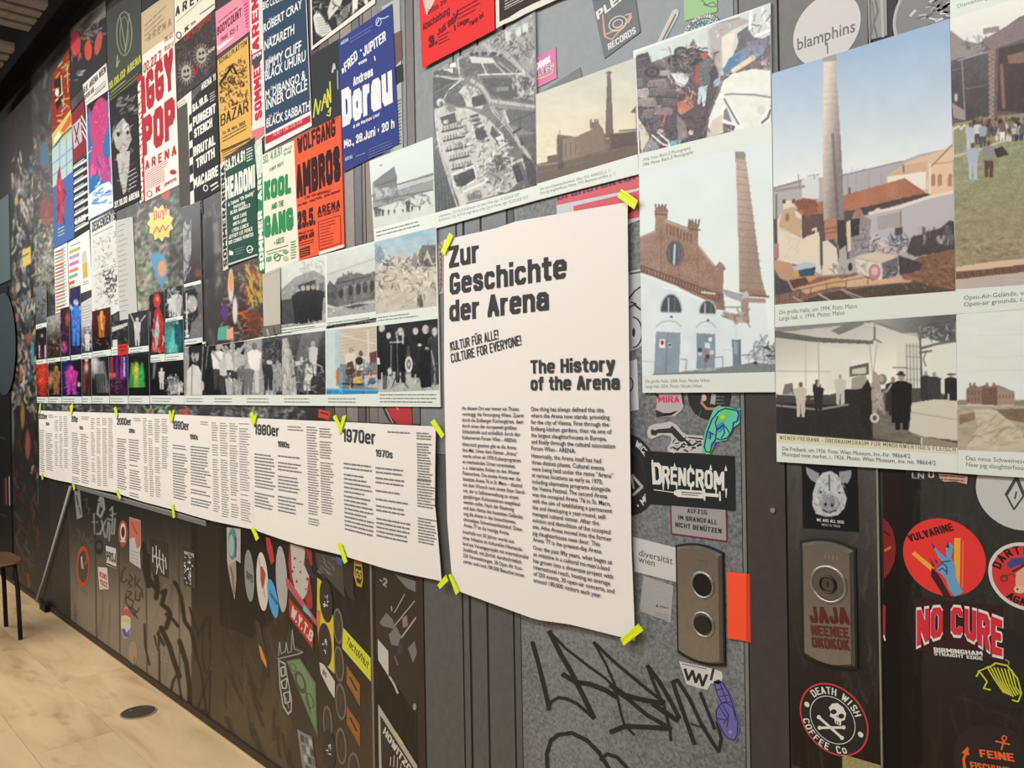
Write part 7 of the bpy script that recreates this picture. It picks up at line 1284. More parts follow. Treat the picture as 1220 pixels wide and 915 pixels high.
R=Ras([(955.5,554.5),(1020.8,557),(1022.8,633.5),(957,628.5)],1.5,(32,38,42),90);R.poly([(960,556),(976,564),(974,576),(966,572),(961,564)],(150,154,160));R.poly([(1014,560),(1000,562),(999,574),(1010,576),(1014,568)],(150,154,160));R.poly([(973,572),(980,563),(990,561),(998,566),(1004,580),(1009,594),(1006,606),(998,614),(984,616),(972,612),(968,602),(968,588)],PG);R.ell(988,600,12,11,(150,154,160));R.ell(983.5,601,1.7,2,(50,54,60));R.ell(991.5,602,1.7,2,(50,54,60));R.line([(981,608),(988,611),(996,608)],1.8,(60,64,70));R.line([(988,566),(988,584)],1.4,(60,64,70));R.strokes(970,570,1006,614,70,(.8,1.3),5,[(110,114,120),(210,212,214)],.7);R.ell(978,586,1.5,1,(40,42,48));R.ell(1000,587,1.5,1,(40,42,48));R.fin(5);s.raster(R,'picture')
s.T('WE ARE ALL DOO',973,620.8,1005.5,3.4,(206,208,208),.03,y1=624);s.T('MEAT IS TIGER',979,626.3,1001,2.6,(176,178,180),.02,y1=628.5);s.done()
C,r,pt=circ(1123.6,663.8,46.5)
s=K('round red sticker with a blue clawed hand and two yellow bars',pt,.0022,(228,58,54));YB=(238,166,60)
s.T('VULVARINE',1084,646,1137,9,(66,28,34),.06,y1=632,fitH=1)
s.poly([(1137,641),(1144.5,641),(1143.5,700),(1136,692)],YB);s.line([(1147.5,645),(1146.5,700)],1.6,(236,120,70));s.poly([(1086,660),(1090,657),(1113,676),(1110,681)],YB)
s.poly([(1110,676),(1118,684),(1128,702),(1134,712),(1124,710),(1114,694),(1109,686)],(62,32,44));BL=(104,158,198);BD=(44,56,84)
s.poly([(1119,672),(1126,667),(1134,666),(1138,674),(1139,688),(1147,706),(1138,711),(1131,703),(1127,690),(1122,684),(1116,680)],BL)
for q in([(1134,670),(1122,660),(1112,650),(1110,647),(1118,664),(1126,672)],[(1133,668),(1136,650),(1130,646),(1127,652),(1128,668)]):s.poly(q,BL)
s.poly([(1110,646),(1114,652),(1112,654)],BD);s.poly([(1130,645),(1127,652),(1131,653)],BD);s.poly([(1107,664),(1112,672),(1114,674),(1111,676)],BD);s.poly([(1113,666),(1117,668),(1116,672)],BD)
for q in([(1117,675),(1123,671),(1128,675)],[(1118,680),(1123,677),(1128,682)],[(1120,670),(1132,668)],[(1128,675),(1128,684)]):s.line(q,1.1,BD)
s.done(let='lettering')
s=K('dark red partial disc, a painted reflection beside the pale door edge',[(1052,617),(1058,622),(1064,632),(1067.5,650),(1066,668),(1060,682),(1053,690)],.0022,(128,36,38),name='sticker');s.line([(1054,656),(1061,652)],3,(190,110,50));s.line([(1053,633),(1060,638)],1.8,(60,20,24));s.done()  # reflection painted as a flat red piece
s=K('narrow red and white painted reflection beside the pale door edge',[(1052,720),(1055,722),(1054.5,764),(1052,760)],.0023,(170,40,54));s.line([(1053,757),(1054.5,763)],1.6,WT);s.done()  # another reflection, painted as a thin red piece
s=K('black hardcore band sticker with big arched red letters',[(1087.5,711.5),(1193.5,722),(1197,788),(1090,775)],.0026,(52,26,30));
def arched(s,t,x0,x1,yb,yt,col,bold,pad):
    V,Fc=heavy(t,bold);V=V.copy();V[:,0]-=V[:,0].min();V[:,0]/=V[:,0].max();o=s.y();out=[]
    for u,v,e in V:
        x=x0+(x1-x0)*u;b=yb(u)+pad;tt=yt(u)-pad;y=b+(tt-b)*v;X,Z=P(x,y,o);out.append((X,-o-e*LAYER,Z))
    s.k+=9;mb=MB();mb.v=out;mb.f=Fc;mb.c=[tuple(col)+(0,)]*len(Fc);s.lines.append(mb)
yb=lambda u:770-14*math.sin(math.pi*min(1,u*1.15))+(12 if u>.5 else 0)*(u-.5)*2+0*u;yt=lambda u:727-9*math.sin(math.pi*u)+12*u
arched(s,'NO CURE',1091.5,1195.5,lambda u:yb(u)+2,lambda u:yt(u)-1.5,(226,222,220),.078,1.6);arched(s,'NO CURE',1092.3,1194,yb,yt,(214,44,62),.058,0)
s.T('BIRMINGHAM',1113,776.5,1171,5.2,WT,.05,y1=781.5);s.T('STRAIGHT EDGE',1113,780.5,1171,3.8,WT,.04,y1=786.5);s.done()
C,r,pt=circ(1215.5,584,48.5)
s=K('large round pale grey sticker with a dark outlined diamond',pt,.0022,(196,197,192));DG=(70,74,72)
for a,b,w in(((1211,569),(1198.5,590),4),((1199,590),(1208,607),2.2),((1208,607),(1220,590),2.2),((1211,569),(1220,590),4)):s.line([a,b],w,DG)
s.line([(1211,586),(1209,594)],2,DG);s.done()
C,r,pt=circ(1222.5,687,41)
s=K('round white-rimmed red sticker with a pale creature holding a dart, at the right edge',pt,.0024,(214,208,204));disc(s,C,r*.9,(210,58,56));warc(s,'DARTERS',C,r*.66,172,40,r*.24,BLK,.05);warc(s,'AGAINST',C,r*.86,232,320,r*.22,BLK,.05,True)
s.poly([(1199,672),(1206,665),(1222,664),(1240,668),(1240,676),(1212,673),(1204,678)],(60,74,140));s.poly([(1210,683),(1222,674),(1245,678),(1244,700),(1226,708),(1210,700)],(226,168,146));s.ell(1215,702,7,5,(232,184,164));s.ell(1212,702,1,1.4,BLK);s.line([(1206,681),(1225,671)],2.4,(56,50,56));s.line([(1193,688),(1204,684),(1210,686)],2.2,(150,60,56));s.ring(1196,689,4,3.4,1.6,(110,50,52));s.done(let='lettering')
C,r,pt=circ(1196.5,796,47)
s=K('round black sticker with yellow-green marker scribble',pt,.0024,(36,34,33));YG2=(200,206,60)
sc=[(1163,806),(1167,800),(1176,812),(1172,820),(1180,822)];s.line(sc,1.8,YG2);s.line([(1165,800),(1177,795),(1185,792)],1.6,YG2)
for i in range(8):s.line([(1176+i*4.2,794+i*.6),(1184+i*3.8,808+i*1.6),(1196+i*2.8,830-abs(i-4)*1.2)],1.7,YG2)
s.line([(1177,796),(1186,790),(1200,793),(1212,808),(1217,826),(1213,836),(1206,834)],1.8,YG2);s.line([(1198,786),(1202,788),(1202,792)],1.4,(150,160,60));s.done()
C,r,pt=circ(1193,917,53)
s=K('round black sticker with orange lettering under an orange anchor',pt,.0024,(38,34,33));OG=(236,104,52)
s.ring(1196.5,879.5,2.6,2.8,1.4,OG);s.line([(1196,883),(1193,893)],2,OG);s.line([(1186,883),(1203,887)],1.8,OG);s.T('FEINE',1168,902,1209,9,OG,.05,y1=907.5);s.T('FISCHHNE',1157,916.5,1204,9,OG,.05,y1=924);s.line([(1150,920),(1148,905),(1153,892)],3.2,OG);s.poly([(1145.5,897),(1153,889),(1155,900)],OG);s.done()
s=K('torn dark sticker with a bit of pinkish print under the board edge',[(1085,560),(1155,565),(1153.5,580),(1086,571)],.0023,(56,52,50));s.T('LN',1086.5,569.5,1101,7,(170,166,160),.02);s.T('U',1106,569,1113,7,(190,188,182),.03);s.poly([(1118,564),(1153,567.5),(1152,577),(1138,573.5),(1125,574),(1120,571)],(196,158,144));s.greek(1120,566,1150,2,4,2,(120,84,76),3,.1);s.done()
s=K('rough yellowish square patch at the bottom edge below the coffee sticker',[(1003.5,898.5),(1049,912),(1049,950),(1004,935)],.0048,(160,146,100),grain=.3);s.done()
C,r,pt=circ(984,35.5,42.5)
s=K('large round pale sticker with one thin lowercase word',pt,.0030,(196,193,190));s.T('blamphins',950,60,1019,14,(84,86,88),.012,y1=37.5,fitH=1);s.T('the',976,44,983.5,4,(110,110,112),.0,y1=42);s.line([(985.5,51),(986,64)],1.6,(84,86,88));s.done(let='lettering')
C,r,pt=circ(1117,12,53)
s=K('round silver-grey relief emblem sticker cut off by the top edge',pt,.0030,(168,166,166));disc(s,C,r*.93,(112,111,112));
rn=random.Random(5)
for i in range(70):a=rn.uniform(0,6.28);q=rn.uniform(0,.85)*r;x,y=proj(C[0]+q*math.cos(a),C[1]+q*math.sin(a));t=rn.uniform(-.9,.2);s.k=12;s.line([(x,y),(x+9*math.cos(t),y+9*math.sin(t))],rn.uniform(1.2,3),rn.choice([(196,194,192),(176,174,174),(80,80,82),(206,204,202)]))
s.done()
s=K('vertical pale grey ornament strip between the two round stickers at the top',[(1033,-10),(1056,-14),(1057,42),(1035,48)],.0028,(132,132,130));s.line([(1035,-8),(1037,48)],1.6,(176,176,172));s.line([(1050,-8),(1052,44)],2.4,(170,170,166));s.line([(1043,0),(1046,14),(1041,28),(1045,44)],2.2,(84,86,88));s.line([(1039,2),(1041,20),(1039,40)],1.6,(100,102,104));s.done()
# ---- galvanised zone
C,r,pt=circ(744,565,50)
s=K('round black sticker with a white angular W sign, half under the big poster',pt,.0020,(42,44,47));wring(s,C,r*.62,r*.64,(58,60,62));s.line([(752,567),(755,582)],2.4,(196,196,194));s.line([(753,566),(765,580),(754,590)],3.2,(176,176,174));warc(s,'WICZY •',C,r*.78,62,20,r*.16,(206,206,202),.03);warc(s,'• MALL',C,r*.9,-64,-22,r*.16,(206,206,202),.03,True);s.done(let='lettering')
s=K('black rectangular sticker with spiky white letters over a syringe',[(768,537),(875,543.5),(876.3,608.5),(769.5,600)],.0030,(34,39,40));s.T('D',777.5,577,789.5,26,WT,.045,y1=577.5);s.T('RENCROM',789,576,863,21,WT,.045,y1=584.5)
for x,y,d in((776,550,1),(789,576,8),(795,577,6),(805,578,5),(822,580,6),(836,581,5),(852,583,9),(864,584,9)):s.poly([(x,y-2),(x+2.4,y-2),(x+1.6,y+d),(x+.6,y+d)],WT)
for x,y in((777,551),(864,557),(846,556),(803,554),(822,556)):s.poly([(x-1,y+4),(x+2.6,y+4),(x+.6,y-3)],WT)
s.line([(779,583.5),(805,587)],.9,WT);s.poly([(803,585),(808,583),(838,585),(838,594),(808,592),(803,589)],WT);s.line([(812,586.5),(836,588)],1.2,(60,60,60));s.line([(812,589),(832,590.5)],1.0,(80,80,80));s.line([(839,583),(839.5,596)],2,WT);s.poly([(839,587),(856,588.5),(856,592.5),(839,591)],WT);s.line([(857.5,586),(858,596.5)],2,WT);s.done()
s=K('grey fire notice with maroon frame and three German lines',[(798,590),(865.5,596),(866.8,645.7),(799.5,636.5)],.0026,(158,157,157));MR=(120,44,58)
for a,b in(((798.8,595),(800,636)),((800,635.8),(866,645)),((866,644.8),(865,600))):s.line([a,b],1.7,MR)
s.T('AUFZUG',819,611,842.5,5.4,(52,52,54),.035,y1=613.2,track=.12);s.T('IM BRANDFALL',808,619,854.5,5.4,(52,52,54),.035,y1=625,track=.1);s.T('NICHT BENÜTZEN',804.5,627.5,859.5,5.6,(52,52,54),.035,y1=635.8,track=.1);s.done()
s=K('white rectangular sticker with two rows of thin lowercase lettering',[(753.5,639.5),(807,653),(806,693.5),(756,681)],.0024,(204,204,203));s.T('diversität',761,662,801.5,8,(72,74,76),.004,y1=672.5,fitH=1);s.T('wien',760.5,669.5,780,8,(72,74,76),.004,y1=675,fitH=1);s.done(let='lettering')
s=K('plain light grey tilted sticker with tiny marks, left of the lift call plate',[(766.5,686),(802.5,698),(799,742),(761.5,727.5)],.0022,(164,164,163),grain=.12);s.poly([(781,723),(783,719.5),(784.5,723.5)],(70,70,72));s.greek(786,721.5,796,1,3,2,(90,90,92),3,.05);s.greek(780,729,797,3,3,.8,(110,110,112),4,.1);s.done()
s=K('teal and green hand sticker with black outline pointing down',None,.0036,(112,196,176),ell=None)if 0 else None
th=[(856,484),(868,485),(878,488),(882,486),(882,502),(880,505),(873,510),(871,517),(866,524),(858,526),(852,527),(850,534),(846,540),(842,541.5),(836,538),(837,528),(840,514),(846,498),(850,488)]
s=K('teal and green cartoon hand sticker pointing down over the black sticker',th,.0036,(104,196,176));TE=(24,70,72)
s.poly([(852,500),(858,492),(866,486),(873,488),(866,500),(858,510)],(104,200,110));s.poly([(854,506),(862,502),(864,508),(858,516),(853,512)],(70,140,200));s.poly([(843,514),(850,516),(846,524),(842,522)],(76,150,206));s.poly([(847,527),(853,524),(850,534),(846,538)],(90,130,210));s.poly([(879,488),(882,488),(882,502),(880,502)],(70,110,200));s.poly([(840,536),(848,534),(846,541),(842,541)],(140,206,90));s.ell(861,497,3,2.5,(176,214,90))
for q,w in(([(846,539),(841,538),(839,532),(842,516),(848,500),(856,490),(864,486.5),(878,489)],1.5),([(878,489),(880,494),(878,502),(873,504)],1.5),([(874,503),(872,514),(866,522),(858,524),(852,522)],1.3),([(846,538),(848,530),(852,524),(854,512),(862,506)],1.4),([(862,506),(867,512),(870,518)],1.1),([(862,508),(863,516),(859,522)],1.1),([(854,512),(852,504),(855,496)],1.1),([(843,514),(851,518)],1.1),([(846,514),(846,524)],.9)):s.line(q,w,TE)
s.done()
kn=[(771,515),(773,508),(780,505),(790,504),(798,502),(806,506),(812,514),(818,518),(838,519),(838,540),(796,539),(795,534),(800,526),(799,520),(790,518),(784,520),(777,523),(772,521)]
s=K('white-edged black and white sticker of an armoured arm raised over a figure',kn,.0028,(190,190,188));s.poly([(775,514),(777,511),(780,513),(783,511.5),(798,510),(801,507),(806,512),(814,521),(825,530),(820,532),(808,525),(800,516),(784,516),(781,519),(776,518)],(52,52,54))
rn=random.Random(8)
for i in range(34):x,y=rn.uniform(798,834),rn.uniform(524,537);t=rn.uniform(-1,1);s.k=10;s.line([(x,y),(x+5*math.cos(t),y+5*math.sin(t))],rn.uniform(.8,2.2),rn.choice([(44,44,46),(60,60,62),(210,210,208)]))
s.line([(820,521),(838,523)],1.4,(50,50,52));s.done()
s=K('round sticker with pink letters on a pale mouth, under the hall board',[(781,467),(815,467),(815,484),(811,490),(804,496),(782,497),(781,488),(783,480)],.0024,(184,176,176));s.poly([(781,488),(790,492),(804,492),(808,489),(800,495),(782,497)],(56,48,54));s.poly([(779,467),(785,470),(784,476)],(50,46,50));s.poly([(811,467),(815,467),(815,485),(813,480)],(60,52,56));s.T('MIRA',784,479.5,809.5,7.5,(206,70,110),.05);s.done()
C,r,pt=circ(844.5,470,30.5)
s=K('round black vinyl-like sticker with a pale orange figure, under the hall board',pt,.0024,(44,48,50));s.line([(838,470),(836,480),(842,487),(852,487),(858,484)],3,(190,130,100));s.ell(839,474,2.6,4,(206,180,170));s.poly([(848,468),(853,470),(852,482),(846,481)],(160,168,168));s.greek(853,472,863,3,4,1.4,(120,128,128),3,.2);s.line([(835,489),(833,495)],1.2,(90,110,104));s.done()
s=K('white sticker with loose black initials and an exclamation mark, below the call plate',[(809,788),(832,793),(851,797),(860,801),(861,808),(858,815),(847,814),(843,822),(830,819),(818,815)],.0026,(206,206,203))
for q in([(816,797),(820,810),(825,799),(829,813)],[(829,813),(833,803),(837,817),(842,804)]):s.line(q,3.4,(36,36,38))
s.line([(850,797),(847,810)],3,(36,36,38));s.line([(813,791),(842,797)],1.2,(120,120,118));s.done()
ph_=[(850,812),(856,809.5),(862,813),(868,822),(873,835),(879,852),(881,866),(879,880),(876,885.5),(869,883),(862,876),(858,868),(853,858),(851.5,848),(855,840),(856,832),(851,820)]
s=K('violet-blue fist-and-fingers hand sticker with dark outline, low on the grey sheet',ph_,.0026,(104,102,170));PD=(34,26,70)
for q,w in(([(851,814),(855,811),(861,814),(868,825),(873,840),(879,860),(878,876),(875,882),(868,880),(862,874),(859,867),(854,858),(853,848),(857,840),(864,836)],1.2),([(851,814),(855,828),(860,838),(872,836)],1),([(857,812),(862,826),(866,836)],1),([(854,822),(862,820)],.9),([(857,830),(868,828)],.9),([(857,842),(866,856),(862,862)],1.0),([(861,840),(868,852),(866,866)],1.0),([(855,856),(866,858)],.9),([(864,836),(874,844),(876,858)],.9)):s.line(q,w,PD)
s.ell(870,872,2.2,2.2,(150,140,200));s.done()
# orange folded strip
s=K('bright orange-red folded paper strip at the edge of the grey sheet',[(865.5,681.5),(889,683.5),(889,764),(867,760.5)],.0056,(252,88,50),name='orange_strip',cat='paper strip',mat=M_PAPER);s.done()
m=MB();a=[P(889,683.5,.0056),P(893.5,683.7,.003),P(894.5,766,.003),P(889,764,.0056)];m.face([(a[3][0],-.0056,a[3][1]),(a[2][0],-.0034,a[2][1]),(a[1][0],-.0034,a[1][1]),(a[0][0],-.0056,a[0][1])],(226,72,44,0));m.build('folded_edge',M_PAPER,s.o)
# top middle
s=K('dark tilted rectangular sticker with a drawn turntable',[(703,-12),(753,-28),(763,38),(720,70)],.0034,(62,68,72));s.T('PLEB',712,24,746,11,(206,206,200),.05,y1=-4);s.T('RECORDS',725,60,758,8,(206,206,200),.04,y1=39)
for q in([(718,17),(721,44),(729,47)],[(718,18),(720,42),(744,30),(752,16)],[(729,47),(753,20)]):s.line(q,2,(190,130,110))
s.ring(736,28,11,8,1.2,(196,192,186),rot=-30);s.ring(736,28,6,4.2,1.1,(196,192,186),rot=-30);s.line([(745,18),(752,16),(749,27)],1.6,(206,150,126));s.done()
s=K('magenta square sticker with bubbly white graffiti letters',[(637.8,70),(662,56),(663.3,93),(638.5,105.5)],.0034,(196,84,146));s.T('DONK',638.5,84,656,8,(240,240,236),.07,y1=74);s.T('LUGS',640,92,659,8,(240,240,236),.07,y1=83);s.line([(640,94),(648,92),(658,87),(660,76)],1.4,(226,170,90));s.T('LUGS',640.3,91.5,658.6,7,(70,50,66),.02,y1=82.6);s.done()
s=K('dark sliver of a sticker above the sepia board',[(638,114),(691,80),(693.5,92),(640,113)],.0030,(82,88,90));s.done()
s=K('striped bar sticker in blue, white and orange slanting upward',[(780,56),(801,13),(805,10.5),(808.5,13),(808,19),(788,56)],.0028,(176,186,184));s.line([(783,56),(803,15)],2,(206,170,140));s.line([(785,57),(805,17)],2,(66,66,80));s.line([(787.5,56),(807,18)],1.2,(150,180,200));s.done()
s=K('bright green square sticker with a dark scrawl at the top edge',[(814.5,-10),(854,-16),(854.5,14),(815.5,25)],.0030,(130,176,108));s.line([(836,0),(842,6),(850,2),(854,8),(846,8),(838,5)],1.6,(70,104,62));s.done()
C,r,pt=circ(836,46,29)
s=K('round teal sticker with dark lettered rim behind the scrap photo',pt,.0032,(62,70,72));disc(s,C,r*.78,(120,176,176));warc(s,'BLACK MERCHANDISE',C,r*.82,168,22,r*.15,(212,214,208),.03);warc(s,'SOMMER',C,r*.48,150,30,r*.24,(56,66,68),.04);s.done(let='lettering')
s=K('red and grey banner slip with dark lettering behind the big poster top',[(663,240.5),(761,206),(762,262),(665,300)],.0030,(196,200,202));s.poly([(663,235),(761.2,208),(761.5,224),(663.5,244.5)],(206,76,88));s.poly([(683,245.5),(761.6,227),(761.8,259),(735,264),(700,268),(684,256)],(206,76,88));s.T('Brandfaktur',664,239,760,8,(66,40,48),.06,y1=213);s.T('UWI',748,254,761,7,(66,40,48),.06,y1=250);s.done()
s=K('white slip with bold black curved comic lines behind the big poster',[(748,324),(763,320),(764.5,412),(749,420)],.0022,(188,192,194));s.line([(749,356),(756,347),(764,341)],1.8,(48,50,52));s.ring(754,396,11,18,1.8,(48,50,52),a0=-90,a1=90);s.ell(755,396,1.8,5.5,(48,50,52));s.line([(755,362),(763,369)],2.4,(48,50,52));s.line([(750,326),(764,324)],2,(80,82,84));s.line([(750,366),(758,362),(752,360)],1.6,(48,50,52));s.done()
s=K('narrow white slip with half an emblem right of the big poster',[(749.5,430),(759,428),(761,488),(751,490)],.0024,(198,202,204));s.ring(749.5,458,4.6,8,1.6,(56,58,60),a0=-90,a1=90);s.done()
s=K('grey and pink graffiti print sliver left of the big poster top',[(521.5,290),(531,285),(531,348),(522.5,352)],.0030,(176,160,156),mat=M_PHOTO)
for i in range(9):s.k=10;s.line([(523+i*.4,290+i*6),(527,294+i*5.6),(524,299+i*6)],1,(84,60,66))
s.done()
# strip between board and sheets
s=K('red and black round-edged poster showing between board and 1970er sheet',[(457,484.6),(490,484.8),(490,506),(464,505)],.0030,(186,60,64));s.line([(458,485),(463,497),(470,505)],5,(60,52,54));s.line([(459.5,487),(463,494),(468,504)],1.4,(190,150,150));s.poly([(472,486),(475,489),(473,485)],WT);s.done()
s=K('small red name tag sticker showing between board and 1980er sheet',[(380,487),(394,491),(392,500),(379,497)],.0030,(206,78,66));s.line([(382,491),(391,494)],2,(130,40,40));s.done()
# ---- lower left and middle stickers
s=K('upright grey paper sticker near the top of the dark doors',[(88.5,585),(95,584),(98.3,616),(91.5,619)],.0030,(136,136,132));s.line([(91,590),(93,602)],2,(70,70,70));s.line([(94,604),(96,612)],2,(80,80,80));s.done()
s=K('tall red oval ring sticker with a black and white figure',None,.0030,(178,46,42),ell=(99,675,8,24.5,0));s.ell(99,675,6,19,(40,36,36),rot=0);s.line([(102,656),(104,668),(98,676)],2,(150,50,46));s.poly([(96,664),(98,662),(99,676),(101,678),(97,677)],(170,170,164));s.done()
s=K('small white and black block letter sticker',[(126,650),(138,653.5),(138.5,677.5),(127,673)],.0030,(200,200,194));s.T('PROJ',127,667.5,138,11,BLK,.06,y1=671);s.line([(127.5,671.5),(138,676)],1.8,BLK);s.done()
s=K('small white sticker with two rows of red block text',[(116.5,675.5),(127.5,676.5),(129.5,702),(118.5,702.5)],.0030,(204,202,194));s.T('KUKI',118.5,687,127,6.5,(178,50,52),.06);s.T('YUCC',119,696,128,6.5,(178,50,52),.06);s.greek(119.5,698.5,128,1,3,1,(120,120,116),3);s.done()
s=K('oval red and white open mouth sticker',None,.0030,(168,66,54),ell=(146.5,636,5.6,16,0));s.ell(146.5,634,3.4,11,(206,200,186));s.ell(146.5,634,2.2,6.5,(60,30,32));s.line([(144,645),(149,645)],2.2,(206,200,186));s.done()
s=K('tall torn poster, faded red above and white below',[(154,616),(167.5,620),(168,650),(166.5,658),(167.5,677.5),(154.5,669)],.0030,(186,186,184));s.poly([(154.2,616.5),(167.3,620.5),(167.8,650),(163,654),(160,640),(154.4,642)],(186,104,90));s.line([(157,622),(163,636)],1.4,(150,60,56));s.greek(156,655,165,4,4,1.4,(140,140,138),3,.1);s.done()
s=K('black square sticker with dripping pale lettering on the lower doors',[(178.5,641.5),(199.5,648),(200.5,689.5),(179.5,681)],.0030,BLK)
for q in([(182,652),(182,670)],[(186,650),(187,676)],[(190,655),(190,672)],[(194,660),(195,684)],[(182,662),(196,668)],[(189,672),(186,684)],[(190,672),(193,682)],[(197,664),(198,678)],[(184,664),(186,660)]):s.line(q,1.1,(190,190,184))
s.done()
s=K('black and white monster crowd sticker',[(217.5,652),(232,657),(233,701.5),(219,697)],.0030,BLK);rn=random.Random(12)
for i in range(40):x,y=rn.uniform(219.5,231),rn.uniform(662,696);s.k=10;s.line([(x,y),(x+rn.uniform(-2,2),y+rn.uniform(-4,4)+.1)],rn.uniform(1,2),rn.choice([(206,206,200),(180,180,176),(50,50,50)]))
s.T('NASTYS',219.5,660,231,4,(190,190,184),.03);s.done()
s=K('small oval sticker in red, yellow, white and blue',None,.0030,(200,200,190),ell=(150,742,5.8,18.5,0));s.poly([(144.8,734),(146,727),(150,724),(154,727),(155.5,736),(150,733)],(190,74,56));s.poly([(144.5,740),(147,736),(155.5,737),(155.6,744),(150,742)],(196,190,110));s.poly([(145,750),(148,748),(151,754),(155,748),(153,758),(150,760),(147,757)],(66,76,130));s.done()
s=K('faded beige oval patch on the lower planks',None,.0030,(150,128,104),ell=(158.5,778,5.2,14.5,0),grain=.1);s.ell(160,785,1.2,3,(110,80,70));s.done()
s=K('tall teal and white face poster sliver under the 1990er sheet',[(270,628),(286.5,630),(286.5,671),(281,667),(281.5,690),(279.5,714.5),(275,696),(270.5,668)],.0030,(170,168,160));s.ell(277,648,5.5,19,(84,124,130));s.ell(275.5,650,3.5,13,(150,170,170));s.poly([(271,674),(281,668),(281,690),(279,712),(274.5,694)],(150,138,124));s.line([(275,676),(278,690)],1.4,(70,64,60));s.line([(277,690),(279.5,708)],1.6,(130,90,70));s.line([(280.5,640),(281,664)],1.2,(50,54,56));s.done()
s=K('grey oval sticker with dark diagonal lettering',None,.0030,(130,136,136),ell=(297,686,5.6,31,-3));s.T('TRAPPED',292.6,688,301,9,(44,46,48),.05,y1=695);s.done()
s=K('white oval sticker with a dark red heart',None,.0032,(204,198,186),ell=(312.5,693,6.8,35,-3));s.poly([(310,677),(312,674),(314,678),(316.5,684),(315,696),(312.5,702),(310.5,692)],(168,62,56));s.line([(308.5,665),(315.5,712)],.7,(150,60,56));s.done()
s=K('bright blue oval sticker with dark cursive word',None,.0034,(64,150,200),ell=(325,713,5.4,23.5,-10));s.T('Cascade',320.5,707,330,6,(24,50,76),.03,y1=722);s.done()
s=K('pale grey speckled oval sticker',None,.0031,(166,164,158),ell=(335.5,690,6.6,39.5,-3),grain=.25);s.done()
s=K('red spray-paint splash sticker sliver under the 1980er sheet',[(316.5,640),(321,641),(324.5,652),(327,668),(323,673),(318.5,656)],.0029,(178,48,50));s.done()
s=K('large white and red paint-splashed skull-like sticker',[(345,647),(362,652),(371,656),(372.5,672),(368,680),(372,708),(372.5,724),(368,726),(362,712),(356,708),(346,690),(343.5,672)],.0030,(150,40,46));s.poly([(346,648),(362,653),(366,668),(368,686),(366,706),(360,716),(352,704),(348,686)],(182,178,170),.15);s.poly([(364,655),(368,668),(374,684),(378,688),(374,690),(367,684),(362,672)],(40,38,40));rn=random.Random(4)
for i in range(12):s.ell(rn.uniform(347,368),rn.uniform(660,712),rn.uniform(.5,1.4),rn.uniform(.8,2),(140,40,50))
s.done()
s=K('slanting pink and blue stripe sticker under the splashed skull',[(340.5,688),(344,690),(376.5,738),(377,746),(341,698)],.0033,(176,76,90));s.poly([(362,720),(368,728),(372,736),(366,732),(361,727)],(110,170,180));s.done()
s=K('red-on-black sticker with distressed white lettering, slanting down',[(343.5,702),(374,741),(373.5,776),(344.5,733)],.0031,(40,28,28));s.poly([(344,712),(372.5,746),(372.5,773),(345,735)],(176,36,40));s.T('W.Y.T.B',346,733,371,14,(206,190,184),.05,y1=766);s.done()
s=K('black skyline-shaped sticker with grey outlined towers',[(331,780),(334,764),(341,764),(345,742),(351,768),(363,776),(357,783),(332,787)],.0030,(38,36,36));s.line([(332,781),(333,765),(335,779),(340,776),(341,765),(343,778),(347,776),(348.3,750),(350.5,773),(361,777)],1.0,(150,148,142));s.line([(331,785),(352,780),(361,777)],1.6,(140,138,132));s.done()
s=K('green banknote-style sticker hanging slantwise',[(341,787),(357.5,784),(376.5,814),(378.7,879.5)],.0032,(78,102,68));s.poly([(343,788.5),(356.5,786),(374.5,815),(376.3,870)],(104,134,92));s.ell(358,813,6,14,(56,72,54),rot=-18);s.ell(358,812,3.4,9,(104,130,96),rot=-18);s.ring(369,835,4,9,1.3,(60,80,56),rot=-15);s.ring(349,795,3,5,1.2,(60,80,56),rot=-30);s.line([(351,803),(354,816)],2,(62,82,58));s.line([(364,822),(370,850)],1.6,(62,82,58));s.done()
s=K('black long-oval sticker outlined in white left of the banknote',[(331.5,786),(340,790),(343,808),(348,834),(347.5,848),(343,852),(337,842),(333,818)],.0031,(176,174,168));s.poly([(332.7,788),(339.5,792),(342.5,810),(346.7,834),(346.4,846),(343,849),(338,840),(334.2,818)],(44,42,42))
for q in([(334.5,796),(339,794),(340,804),(335.5,806)],[(335,812),(342,808),(341,820),(336.5,820)],[(338,826),(345,824),(345.5,836),(340,838)]):s.line(q+[q[0]],1.3,(186,184,178))
s.line([(340,830),(344,843)],1,(150,150,146));s.done()
s=K('tall yellow backing sheet with orange edge behind the black ovals',[(378,688),(382.5,692),(392,716),(397,737),(398.5,803),(386,790),(380,770),(377.5,740)],.0030,(206,186,50));s.poly([(378,726),(382,728),(380.5,770),(378,750)],(196,110,50));s.done()
for i,(cx,cy,lab)in enumerate(((388.5,716,'upper black oval sticker with white ink splash on the yellow backing'),(387.5,768,'lower black oval sticker with white ink splash on the yellow backing'),(392,893,'black oval sticker with white splash near the bottom edge of the timber'))):
    s=K(lab,None,.0034,(36,32,30),ell=(cx,cy,7.6,26 if i<2 else 24,-5));rn=random.Random(30+i)
    for k in range(14):t=rn.uniform(0,6.28);q=rn.uniform(3,10);s.k=10;s.line([(cx,cy+2),(cx+q*.36*math.cos(t),cy+2+q*1.1*math.sin(t))],rn.uniform(.8,1.5),(206,204,198))
    s.done()
s=K('torn white sticker with a few black letters below the yellow backing',[(380.5,789),(386,792),(399,812),(398.5,832),(392,822),(382,802)],.0033,(196,194,186));s.T('BO',384,802,388.5,6,BLK,.04,y1=808);s.done()
